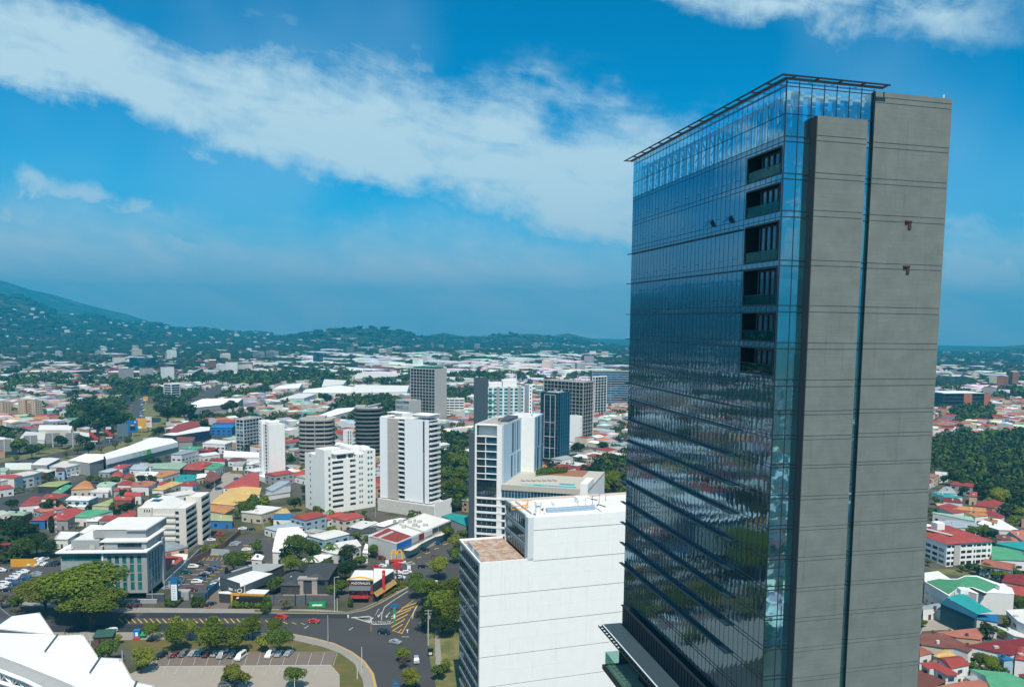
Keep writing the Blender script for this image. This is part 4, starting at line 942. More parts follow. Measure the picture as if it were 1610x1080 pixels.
# ================================================================== GROUND, ROADS
def hzy(px): return 495.7+px*.0139
def sm(a, b, x):
 t = min(1, max(0, (x-a)/(b-a))); return t*t*(3-2*t)
_rid1 = [(-75, 420), (-50, 380), (-38, 330), (-34, 268), (-31.0, 140), (-26.6, 80), (-24.8, 55), (-20.1, 20), (-17, 0)]
_rid2 = [(-75, 620), (-50, 560), (-38, 430), (-33.5, 340), (-30.7, 255), (-27, 120), (-25, 40), (-23, 0)]
def interp(tab, a):
 if a <= tab[0][0]: return tab[0][1]
 for (a0, v0), (a1, v1) in zip(tab[:-1], tab[1:]):
  if a <= a1: return v0+(v1-v0)*(a-a0)/(a1-a0)
 return 0.0
def zg(x, y):
 """terrain height: flat city, a plain that sinks beyond it, mountain on the left, low hills ahead"""
 r = math.hypot(x, y); a = math.degrees(math.atan2(x, y))
 if r < 2300 : return 0.0
 z = -max(0, r-2500)*.0118
 if abs(a) < 95:
  k = 1+.10*math.sin(a*1.9+r*.0011)+.06*math.sin(a*5.1+r*.003)
  z += (interp(_rid1, a)-min(z, 0)*.6*(1 if a < -19 else 0))*sm(3000, 6300, r)*(1-sm(6600, 9000, r)*.6)*k
  z += interp(_rid2, a)*1.12*sm(7000, 9600, r)
  for (ha, hr, hh, wa, wr) in ((-13.6, 4700, 70, 2.6, 800), (-10.8, 5000, 58, 2.2, 700), (-16.8, 4700, 38, 2.4, 700), (-2.6, 5600, 72, 2.8, 900), (-7.5, 5900, 60, 2.0, 700), (1.5, 6000, 62, 2.0, 700), (33, 6500, 90, 4, 1200)):
   z += hh*math.exp(-((a-ha)/wa)**2-((r-hr)/wr)**2)*(1+.12*math.sin(a*7+r*.004))
 return z
def ground_mat():
 m = bpy.data.materials.new('city_ground'); m.use_nodes = True; t = NT(m.node_tree)
 oc = t.n('ShaderNodeNewGeometry').outputs['Position']
 a = t.noise(oc, .006, 5, .62); b = t.noise(oc, .05, 4, .6); c = t.noise(oc, .6, 3, .6)
 ln = t.n('ShaderNodeVectorMath', {0: oc}, operation='LENGTH').outputs['Value']
 far = t.sstep(ln, 1400, 3200)
 city = t.mix(t.sstep(b, .42, .6), (.095, .088, .078, 1), (.055, .062, .028, 1))
 wild = t.mix(t.sstep(a, .44, .64), (.022, .042, .018, 1), (.09, .085, .045, 1))
 cc = t.mix(far, city, wild)
 k = t.m('ADD', .75, t.m('MULTIPLY', c, .5))
 cc = t.n('ShaderNodeVectorMath', {0: cc, 3: k}, operation='SCALE').outputs[0]
 p = t.n('ShaderNodeBsdfPrincipled', {'Base Color': cc, 'Roughness': .95, 'Specular IOR Level': .1})
 t.n('ShaderNodeOutputMaterial', {0: p.outputs[0]}); return m
rad = [0, 150, 600, 1400, 2200]+[2300+i*150 for i in range(1, 60)]+[11500]
NA = 288
vs = [(0, 0, 0)]; fs = []
for i, r in enumerate(rad[1:]):
 for k in range(NA):
  a = 2*math.pi*k/NA; x, y = r*math.sin(a), r*math.cos(a); vs.append((x, y, zg(x, y)))
for k in range(NA): fs.append((0, 1+(k+1) % NA, 1+k))
for i in range(len(rad)-2):
 o = 1+i*NA; q = o+NA
 for k in range(NA): fs.append((o+k, o+(k+1) % NA, q+(k+1) % NA, q+k))
mb = MB(); mb.add(vs, fs); me = mb.mesh('ground', ground_mat())
me.polygons.foreach_set('use_smooth', [True]*len(me.polygons))
tag(link('ground', me), 'city ground and hills', kind='structure')
def PG(pts, z=0.0): return [tuple(G(x, y, z)[:2]) for x, y in pts]
NOHOUSE = []
def inpoly(x, y, poly):
 c = False; j = len(poly)-1
 for i in range(len(poly)):
  xi, yi = poly[i][0], poly[i][1]; xj, yj = poly[j][0], poly[j][1]
  if (yi > y) != (yj > y) and x < (xj-xi)*(y-yi)/(yj-yi)+xi: c = not c
  j = i
 return c
m_road = mat('asphalt', (.047, .048, .050), .9, var=.22, scale=.08, fine=1.5, bump=.2)
m_road2 = mat('fresh_asphalt', (.020, .023, .028), .9, var=.12, scale=.1, fine=1.5)
m_lot = mat('worn_asphalt', (.062, .060, .060), .9, var=.25, scale=.1, fine=1.2)
m_concg = mat('pale_concrete_paving', (.30, .27, .23), .9, var=.14, scale=.15, fine=1.2)
m_walk = mat('pavement_concrete', (.25, .235, .21), .9, var=.16, scale=.3, fine=1.5)
m_brown = mat('brown_pavers', (.155, .125, .105), .9, var=.14, scale=.3, fine=2)
m_drygrass = mat('dry_grass', (.135, .10, .025), .95, var=.3, scale=.12, fine=2.5, col2=(.075, .085, .02), bump=.3)
m_grass = mat('verge_grass', (.10, .115, .03), .95, var=.3, scale=.15, fine=2.5, col2=(.16, .14, .05), bump=.3)
m_yel = mat('yellow_road_paint', (.48, .30, .06), .7, var=.35, scale=1.5, fine=4)
m_wht = mat('white_road_paint', (.46, .46, .44), .7, var=.35, scale=1.5, fine=4)
m_kerby = mat('yellow_kerb_paint', (.50, .30, .06), .8, var=.3, scale=1.0, fine=3)
def flat(name, pts, z, m, desc, block=True, kind='structure', px=True, h=None):
 p = PG(pts) if px else pts
 mb = MB()
 if h: mb.prism(p, 0.0, z)
 else: mb.sheet(p, z)
 if block: NOHOUSE.append(p)
 return tag(obj(name, mb, m), desc, kind=kind)
main = [(-60, 942), (60, 953), (191, 963), (353, 963.5), (546, 965), (576, 959), (601, 947), (628, 932), (648, 921), (668, 905), (700, 880), (735, 850), (760, 835), (790, 850), (740, 885), (705, 915), (690, 935), (676, 955), (668, 975), (670, 994), (677, 1043), (688, 1090), (700, 1160), (596, 1160), (595.5, 1090), (588, 1058.5), (573.5, 1038.6), (553.6, 1024), (526, 1011), (494, 1002.6), (459, 996), (261, 994), (189, 994), (80, 994), (-60, 992)]
flat('lawn', [(150, 992), (459, 993), (545, 1018), (590, 1060), (597, 1120), (480, 1120), (233, 1049), (243, 1030), (200, 1020)], .03, m_drygrass, 'dry lawn with trees below the avenue')
flat('parking_ground', [(-80, 1075), (204, 1059), (233.5, 1047), (249, 1026), (529, 1024), (534, 1060), (534, 1130), (-80, 1130)], .05, m_concg, 'pale concrete car park surface')
flat('parking_strip', [(235, 1048), (249, 1026), (529, 1023.5), (520.5, 1045.5)], .08, m_brown, 'brown paved strip of parking bays')
flat('verge', [(529, 1024), (573, 1060), (573, 1130), (534, 1130), (534, 1060), (521, 1045)], .09, m_drygrass, 'triangle of dry grass beside the car park')
flat('road', main, .06, m_road, 'curving avenue and its junction')
flat('road', [(216, 971), (228, 963.2), (546, 965.1), (548, 972), (404, 971)], .10, m_road2, 'darker resurfaced lane of the avenue', False)
flat('road', [(60, 984), (330, 979.5), (400, 984), (390, 993), (80, 993)], .10, m_road2, 'darker resurfaced near lane of the avenue', False)
flat('sidewalk', [(-60, 936), (60, 948), (191, 955), (353, 957), (500, 958), (546, 962), (572, 955.5), (598, 943), (626, 927), (640, 918), (648, 921), (628, 932), (601, 947), (576, 959), (546, 965), (353, 963.5), (191, 963), (60, 953), (-60, 942)], .16, m_walk, 'concrete pavement along the far side of the avenue', h=1)
flat('sidewalk', [(80, 994), (261, 994), (459, 996), (494, 1002.6), (526, 1011), (553.6, 1024), (573.5, 1038.6), (588, 1058.5), (595.5, 1090), (600, 1160), (578, 1160), (574, 1095), (570, 1068), (557, 1043), (535, 1027), (505, 1016), (461, 1006), (261, 1005), (80, 1008)], .16, m_walk, 'concrete pavement along the near side of the avenue', h=1)
flat('verge', [(668, 975), (690, 960), (735, 960), (735, 1180), (705, 1180), (688, 1090), (677, 1043), (670, 994)], .12, m_grass, 'grass verge with trees beside the road', h=1)
flat('path', [(684, 990), (690, 990), (694, 1035), (690, 1050), (684, 1040)], .15, m_walk, 'narrow concrete path through the verge', False)
flat('verge', [(460, 997.5), (494, 1004.3), (526, 1013), (552, 1026), (571, 1040.5), (584.5, 1060), (590, 1090), (594, 1090), (587, 1058.7), (572.5, 1039), (552.8, 1024.8), (525.5, 1011.6), (494, 1003.2), (459, 996.6)], .175, m_kerby, 'yellow painted kerb of the junction bend', False)
flat('verge', [(400, 958.6), (546, 962.8), (573, 956), (600, 943.5), (618, 932.5), (626, 930.5), (601, 945.5), (575.5, 958), (546, 964.2), (400, 962.4)], .175, m_drygrass, 'dry grass strip along the far pavement', False)
flat('parking_ground', [(255, 945), (300, 900), (335, 868), (420, 868), (400, 885), (372, 905), (345, 930), (330, 955), (262, 955)], .04, m_lot, 'tarmac car park with yellow bays')
flat('parking_ground', [(330, 872), (345, 848), (405, 846), (440, 862), (430, 878), (395, 890)], .05, m_lot, 'upper tarmac car park')
flat('parking_ground', [(-30, 915), (30, 880), (100, 880), (105, 905), (60, 925), (20, 950), (-30, 950)], .04, m_lot, 'car park packed with white cars')
flat('parking_ground', [(577, 888), (620, 878), (660, 868), (712, 842), (745, 852), (700, 900), (655, 925), (625, 915), (560, 902)], .05, m_lot, 'tarmac car park of the shops')
flat('yard', [(309, 955), (335, 920), (372, 935), (357, 957)], .07, m_brown, 'brown paved forecourt', False)
flat('yard', [(438, 946), (448, 931), (515, 931), (525, 946)], .07, m_concg, 'grey forecourt behind the gate', False)
flat('road', [(300, 850), (345, 840), (400, 857), (470, 855), (520, 842), (590, 832), (596, 838), (525, 850), (470, 864), (400, 866), (345, 850), (305, 860)], .045, m_lot, 'back street behind the restaurants')
flat('road', [(330, 775), (352, 744), (375, 738), (382, 748), (352, 765), (345, 790), (300, 830)], .045, m_concg, 'side street by the red roofed hall')
flat('road', [(-60, 792), (40, 777), (100, 763), (165, 743), (240, 718), (300, 700), (345, 684), (372, 672), (378, 678), (348, 694), (300, 712), (240, 735), (165, 762), (100, 788), (40, 797), (-60, 818)], .045, m_road, 'shopping street in front of the long white shops')
flat('road', [(208, 645), (216, 625), (228, 625), (224, 652), (205, 690), (150, 708), (60, 728), (-60, 745), (-60, 735), (60, 719), (140, 700), (196, 678)], .05, m_road, 'highway beside the billboards', True)
flat('road', [(290, 640), (345, 605), (380, 580), (390, 578), (360, 605), (300, 645)], .06, m_road, 'distant highway', True)
flat('verge', [(-60, 790), (60, 752), (110, 738), (150, 722), (200, 708), (232, 686), (262, 668), (262, 640), (228, 632), (205, 668), (150, 692), (0, 722), (-60, 735)], .03, m_grass, 'grassy highway embankment')
flat('road', [(925, 800), (960, 783), (1000, 772), (1000, 790), (960, 800)], .05, m_road, 'street beside the white panelled block')
flat('road', [(895, 712), (930, 706), (945, 716), (905, 722)], .05, m_walk, 'street at the foot of the unfinished tower')
flat('yard', [(1445, 1000), (1456, 972), (1500, 965), (1530, 978), (1520, 992), (1480, 990), (1450, 992)], .06, m_concg, 'paved courtyard with turning circle')
flat('road', [(1440, 895), (1475, 900), (1535, 905), (1530, 912), (1440, 903)], .05, m_lot, 'lane behind the green roofed house')
flat('verge', [(1455, 893), (1500, 895), (1540, 900), (1535, 907), (1480, 902)], .07, m_grass, 'grass strip before the red roofed block', False)
flat('verge', [(392, 835), (420, 800), (478, 790), (480, 806), (470, 818), (420, 832)], .05, m_drygrass, 'dry grass lot beside the white complex')
flat('verge', [(360, 744), (380, 728), (410, 726), (412, 738), (380, 745)], .05, m_drygrass, 'vacant grass lot')
def stripe(name, pts, z=.13, m=None, lab=None): return flat(name, pts, z, m or m_wht, lab or 'painted road marking', False)
mb = MB()
for (x0, x1, ya, yb) in ((186, 400, 972.5, 979.5),):
 n = 22
 for k in range(n):
  x = x0+(x1-x0)*k/n; p = PG([(x, ya), (x+2.2, ya), (x+9.5, yb), (x+6.5, yb)]); mb.sheet(p, .13)
for k in range(6):
 x = 402+k*14; y = 974+k*1.1; mb.sheet(PG([(x, y), (x+2.5, y), (x+9, y+5-k*.5), (x+6.5, y+5-k*.5)]), .13)
tag(obj('road_marking', mb, m_yel), 'yellow hatched median of the avenue', kind='structure')
isl = [(617, 991), (614.5, 969), (650.5, 944), (659, 945.5), (632, 995)]
mb = MB()
E = lambda a, b, t: (a[0]+(b[0]-a[0])*t, a[1]+(b[1]-a[1])*t)
for (xa, ya, xb, yb) in ((632, 955, 657, 946), (623, 963, 651.5, 952.7), (615, 972, 646, 957.5), (615, 978.5, 641, 965), (615.5, 985, 637, 972.5), (617, 991, 633.5, 980.5), (626, 993.5, 632, 988)):
 mb.sheet(PG([(xa, ya), (xa, ya+1.6), (xb, yb+1.6), (xb, yb)]), .132)
mb.sheet(PG([(659.5, 945), (661, 945), (633, 995), (631.4, 995)]), .136); mb.sheet(PG([(615.8, 991), (617.6, 991), (634, 995.6), (632, 996.4)]), .136)
mb.sheet(PG([(649, 944), (651, 943.6), (616, 970), (614.6, 969.6)]), .136)
tag(obj('road_marking', mb, m_yel), 'yellow hatched island at the junction', kind='structure')
mb = MB()
for k in range(6):
 x = 552+k*5.5; mb.sheet(PG([(x, 970.2+k*.3), (x+9, 969.8+k*.2), (583+k*.5, 979-k*1.2), (581+k*.4, 979.6-k*1.2)]), .132)
mb.sheet(PG([(582, 968.5), (584, 970), (585, 981), (584, 981)]), .138); mb.sheet(PG([(552, 971), (580, 968), (583, 969), (553, 972)]), .138)
mb.sheet(PG([(546, 966.5), (548.5, 966.5), (548.5, 971.5), (546.5, 971.5)]), .138)
mb.sheet(PG([(586, 981), (614.5, 980), (614.5, 981), (586, 982.2)]), .138)
for (a, b_) in (((640, 931), (614, 946)), ((610, 948.5), (601, 958)), ((655, 951), (645, 965)), ((657, 985), (649, 1000))): pass
mb.sheet(PG([(641, 929), (618, 943.5), (604, 954), (600, 965), (599, 975), (600, 975), (601, 965), (605, 954.6), (618.8, 944), (641.8, 929.6)]), .134)
mb.sheet(PG([(596, 957), (590, 968), (589.6, 968), (595, 957)]), .134)
def arrow(x, y, dx, dy, s):
 mb.sheet(PG([(x-.5, y), (x+.7, y), (x+dx+.7, y+dy), (x+dx-.5, y+dy)]), .14); mb.sheet(PG([(x+dx-2.2, y+dy-.6), (x+dx+2.2, y+dy-.8), (x+dx-.6, y+dy+3.2)]), .144)
arrow(600.5, 962, -5, 6, 1); arrow(613, 962.5, -5, 6, 1); arrow(640.5, 995, .2, -5, -1)
for (x, y) in ((482, 984), (552, 986.5)): mb.sheet(PG([(x-4, y+4), (x-2.6, y+4.2), (x+3.5, y), (x+2.5, y-.4)]), .138)
mb.sheet(PG([(654, 953), (650, 962), (648, 972), (649, 972), (651, 962), (655, 953.6)]), .138)
for k in range(7): mb.sheet(PG([(632+k*1.7, 1000.6), (633+k*1.7, 1000.6), (633+k*1.7, 1001.6), (632+k*1.7, 1001.6)]), .138)
tag(obj('road_marking', mb, m_wht), 'white lane lines, arrows and give way hatching', kind='structure')
def textmesh(s, size, depth=.02, bold=0.0):
 cu = bpy.data.curves.new('txt', 'FONT'); cu.body = s; cu.size = size; cu.extrude = depth; cu.offset = bold; cu.align_x = 'CENTER'; cu.align_y = 'CENTER'; cu.resolution_u = 2
 o = bpy.data.objects.new('txt', cu); COL.objects.link(o); dg = bpy.context.evaluated_depsgraph_get(); dg.update()
 me = bpy.data.meshes.new_from_object(o.evaluated_get(dg)); bpy.data.objects.remove(o); bpy.data.curves.remove(cu); return me
def text(name, s, size, m, parent, loc, rot, depth=.03, sx=1.0, sy=1.0):
 me = textmesh(s, size, depth); me.materials.clear(); me.materials.append(m)
 o = link(name, me, parent, loc); o.rotation_euler = rot; o.scale = (sx, sy, 1); return o
for (x, y) in ((592, 977.4), (606.5, 977)):
 p = G(x, y, .145); o = text('road_lettering', 'ALTO', 1.6, m_wht, None, (p.x, p.y, .15), (0, 0, R(180+12)), .004, 1.0, 2.0); tag(o, 'ALTO painted on the stop line lane', kind='structure')
mb = MB()
for k in range(15):
 x = 249+k*20; mb.sheet(PG([(x+1, 1026), (x+1.5, 1026), (x-5, 1046), (x-5.6, 1046)]), .11)
for k in range(14):
 x = 240+k*20; mb.sheet(PG([(x, 1049), (x+.5, 1049), (x-5, 1060), (x-5.6, 1060)]), .11)
mb.sheet(PG([(235, 1047.6), (520, 1045.2), (520, 1046.2), (235, 1048.6)]), .12)
tag(obj('road_marking', mb, m_wht), 'white bay lines of the near car park', kind='structure')
mb = MB()
for k in range(8):
 for (xa, ya, dx, dy) in ((286, 918, 7.5, -8.5),):
  x = xa+k*dx; y = ya+k*dy*.9; mb.sheet(PG([(x, y), (x+12, y), (x+12, y+.7), (x, y+.7)]), .11)
for k in range(9):
 x = 306+k*6; y = 918-k*4.8; mb.sheet(PG([(x, y), (x+15, y), (x+15, y+.7), (x, y+.7)]), .11)
for k in range(6): x = 318+k*7; mb.sheet(PG([(x, 881), (x+1, 881), (x+4.5, 876), (x+3.5, 876)]), .11)
for k in range(8): x = 372+k*.9; y = 857+k*3.4; mb.sheet(PG([(x+10, y), (x+24, y), (x+24, y+.8), (x+10, y+.8)]), .11)
for k in range(5): x = 640+k*14; y = 884-k*7; mb.sheet(PG([(x, y), (x+8, y-2.2), (x+8.6, y-1.4), (x+.6, y+.8)]), .11)
tag(obj('road_marking', mb, m_yel), 'yellow bay lines of the inner car parks', kind='structure')
# ================================================================== LOW BUILDINGS (roof outlines read off the picture at their own height)
def Zf(ox, oy, k): return lambda pts: [(ox+x/k, oy+y/k) for x, y in pts]
A_ = Zf(0, 700, 6.748); B_ = Zf(220, 660, 6.748); Cc = Zf(100, 640, 7.0); D_ = Zf(430, 860, 9.815); E_ = Zf(330, 880, 11.5)
F_ = Zf(540, 840, 7.716); Gg = Zf(560, 800, 8.05); H_ = Zf(1440, 820, 7.712); I_ = Zf(1440, 940, 7.712); J_ = Zf(1420, 740, 3.18); S_ = Zf(380, 620, 4.153)
def tiled(name, col, var=.16):
 """corrugated / tiled roofing: fine ribs, rust blotches"""
 if name in MATS: return MATS[name]
 m = bpy.data.materials.new(name); m.use_nodes = True; MATS[name] = m; t = NT(m.node_tree)
 oc = t.n('ShaderNodeTexCoord').outputs['Object']
 a = t.noise(oc, .22, 4, .65); b = t.noise(oc, 2.5, 3, .6)
 w = t.n('ShaderNodeTexWave', {'Vector': oc, 'Scale': 1.6, 'Distortion': .4}, wave_type='BANDS').outputs['Fac']
 oi = t.n('ShaderNodeObjectInfo').outputs['Random']
 k = t.m('ADD', 1.0, t.m('MULTIPLY', t.m('SUBTRACT', a, .5), 2.6*var)); k = t.m('ADD', k, t.m('MULTIPLY', t.m('SUBTRACT', b, .5), var*1.4))
 k = t.m('ADD', k, t.m('MULTIPLY', t.m('SUBTRACT', w, .5), var*.5)); k = t.m('MULTIPLY', k, t.m('ADD', .78, t.m('MULTIPLY', oi, .44)))
 base = t.mix(t.m('MULTIPLY', t.sstep(a, .56, .76), .55), c4(col), c4([c*.45+.07 for c in col]))
 cc = t.n('ShaderNodeVectorMath', {0: base, 3: k}, operation='SCALE').outputs[0]
 p = t.n('ShaderNodeBsdfPrincipled', {'Base Color': cc, 'Roughness': .7, 'Specular IOR Level': .25,
   'Normal': t.n('ShaderNodeBump', {'Height': w, 'Strength': .2, 'Distance': .06}).outputs[0]})
 t.n('ShaderNodeOutputMaterial', {0: p.outputs[0]}); return m
RC = dict(red=(.30, .055, .045), pink=(.36, .13, .09), brown=(.16, .06, .045), orange=(.45, .20, .07), yellow=(.50, .33, .12), green=(.07, .26, .14), pale=(.28, .40, .30),
   olive=(.26, .29, .13), white=(.66, .66, .64), grey=(.40, .42, .43), zinc=(.30, .36, .40), teal=(.02, .25, .25), blue=(.02, .16, .36), dark=(.055, .06, .065), dkred=(.22, .03, .03))
def roofm(k): return tiled('roof_'+k, RC[k], .14 if k == 'white' else .30)
WC = dict(white=(.66, .67, .66), cream=(.52, .47, .38), grey=(.30, .31, .32), brick=(.20, .09, .06), blue=(.02, .14, .38), dark=(.04, .045, .05), peach=(.50, .33, .22), lblue=(.30, .42, .50))
def wallm(k): return mat('wall_'+k, WC[k], .85, var=.08, streak=.12, objrand=.2)
AUTO = []                                               # things whose labels get a place phrase later
def centroid(p): return sum(q[0] for q in p)/len(p), sum(q[1] for q in p)/len(p)
def low(px, H, roof, wall='white', pitch=0.0, name='house', label=None, cat='house', desc=None, over=.4, windows=True, world=None, group=None, para=0.0, land=None, ridge=0.06):
 """low building: world outline from roof outline px at height H; pitch>0 gives a ridge along the longer axis"""
 p = world or [tuple(G(x, y, H)[:2]) for x, y in px]
 a = sum(p[i][0]*p[(i+1) % len(p)][1]-p[(i+1) % len(p)][0]*p[i][1] for i in range(len(p)))
 if a < 0: p = p[::-1]
 cx, cy = centroid(p); q = [(x-cx, y-cy) for x, y in p]; n = len(q)
 root = thing(name, label, cat, (cx, cy, 0), 0, group)
 FOOT.append([(x*1.03+cx, y*1.03+cy) for x, y in q])
 if land: LAND.append((cx, cy, land))
 rm = roofm(roof) if isinstance(roof, str) else roof; wm = wallm(wall) if isinstance(wall, str) else wall
 k = [1-over/max(2.5, math.hypot(x, y)) for x, y in q]; w = [(x*s, y*s) for (x, y), s in zip(q, k)]
 mb = MB(); mb.prism(w, 0, H-.15); obj('wall', mb, wm, root)
 mb = MB()
 if pitch > 0 and n == 4:
  l0 = math.dist(q[0], q[1])+math.dist(q[2], q[3]); l1 = math.dist(q[1], q[2])+math.dist(q[3], q[0])
  if l0 < l1: q = q[1:]+q[:1]
  mA = ((q[3][0]+q[0][0])/2, (q[3][1]+q[0][1])/2); mB = ((q[1][0]+q[2][0])/2, (q[1][1]+q[2][1])/2)
  rA = (mA[0]+(mB[0]-mA[0])*ridge, mA[1]+(mB[1]-mA[1])*ridge); rB = (mB[0]+(mA[0]-mB[0])*ridge, mB[1]+(mA[1]-mB[1])*ridge)
  z0, z1 = H-.12, H+pitch
  vs = [(x, y, z0) for x, y in q]+[(rA[0], rA[1], z1), (rB[0], rB[1], z1)]+[(x, y, z0-.14) for x, y in q]
  mb.add(vs, [(0, 1, 5, 4), (2, 3, 4, 5), (1, 2, 5), (3, 0, 4), (9, 8, 7, 6), (6, 7, 1, 0), (7, 8, 2, 1), (8, 9, 3, 2), (9, 6, 0, 3)])
 else:
  mb.prism(q, H-.14, H)
  if para:
   for i in range(n):
    u, v = q[i], q[(i+1) % n]; mb.beam((u[0]*.985, u[1]*.985, H+para/2+.002), (v[0]*.985, v[1]*.985, H+para/2+.002), .22, para)
 obj('roof', mb, rm, root)
 if windows:
  fl = max(1, int(H/3.1)); cnt = 0
  for i in range(n):
   u, v = w[i], w[(i+1) % n]; L = math.dist(u, v); nx_, ny_ = (v[1]-u[1])/max(L, .01), -(v[0]-u[0])/max(L, .01)
   if ny_ > .35 or L < 3.5: continue
   m_ = min(5, max(1, int(L/4.2)))
   for f in range(fl):
    for j in range(m_):
     if cnt > 15: break
     t = (j+.5)/m_; wd = .8+.25*((i+j+f) % 3); c = (u[0]+(v[0]-u[0])*t, u[1]+(v[1]-u[1])*t); dx, dy = (v[0]-u[0])/L, (v[1]-u[1])/L
     door = f == 0 and j == m_//2; z0 = .05 if door else f*3.0+1.0; z1 = 2.2 if door else f*3.0+2.25
     if z1 > H-.3: continue
     if door: wd = .6
     mbw = MB(); P = lambda s, o, z: (c[0]+dx*s+nx_*o, c[1]+dy*s+ny_*o, z)
     mbw.add([P(-wd, .0, z0), P(wd, 0, z0), P(wd, .06, z0), P(-wd, .06, z0), P(-wd, 0, z1), P(wd, 0, z1), P(wd, .06, z1), P(-wd, .06, z1)], [(0, 3, 2, 1), (4, 5, 6, 7), (2, 3, 7, 6), (0, 1, 5, 4), (1, 2, 6, 5), (3, 0, 4, 7)])
     obj('door' if door else 'window', mbw, mat('door_brown', (.08, .05, .03)) if door else m_win, root); cnt += 1
 if world is None and H < 8 and name == 'house' and (int(abs(cx)*7+abs(cy)*3) % 5) < 3:
  k_ = int(abs(cx)*13) % 3; e = Vector((w[0][0]+w[1][0], w[0][1]+w[1][1], 0))*.22; mb = MB()
  if k_ < 2: mb.tube((e.x, e.y, H-.3), (e.x, e.y, H+pitch*.4+1.1), .55, n=10); obj('water_tank', mb, m_dgrey if k_ else m_frame, root)
  else: mb.box(e.x-.8, e.x+.8, e.y-.6, e.y+.6, H-.2, H+pitch*.5+.5); obj('roof_unit', mb, m_lgrey, root)
 if desc: AUTO.append((root, desc, cx, cy))
 root['_r'] = max(math.hypot(*c) for c in q)
 return root
def Hs(conv, rows_):
 for r in rows_:
  pts, H, roof, wall, pitch, desc = r[:6]
  low(conv(pts), H, roof, wall, pitch, desc=desc, **(r[6] if len(r) > 6 else {}))
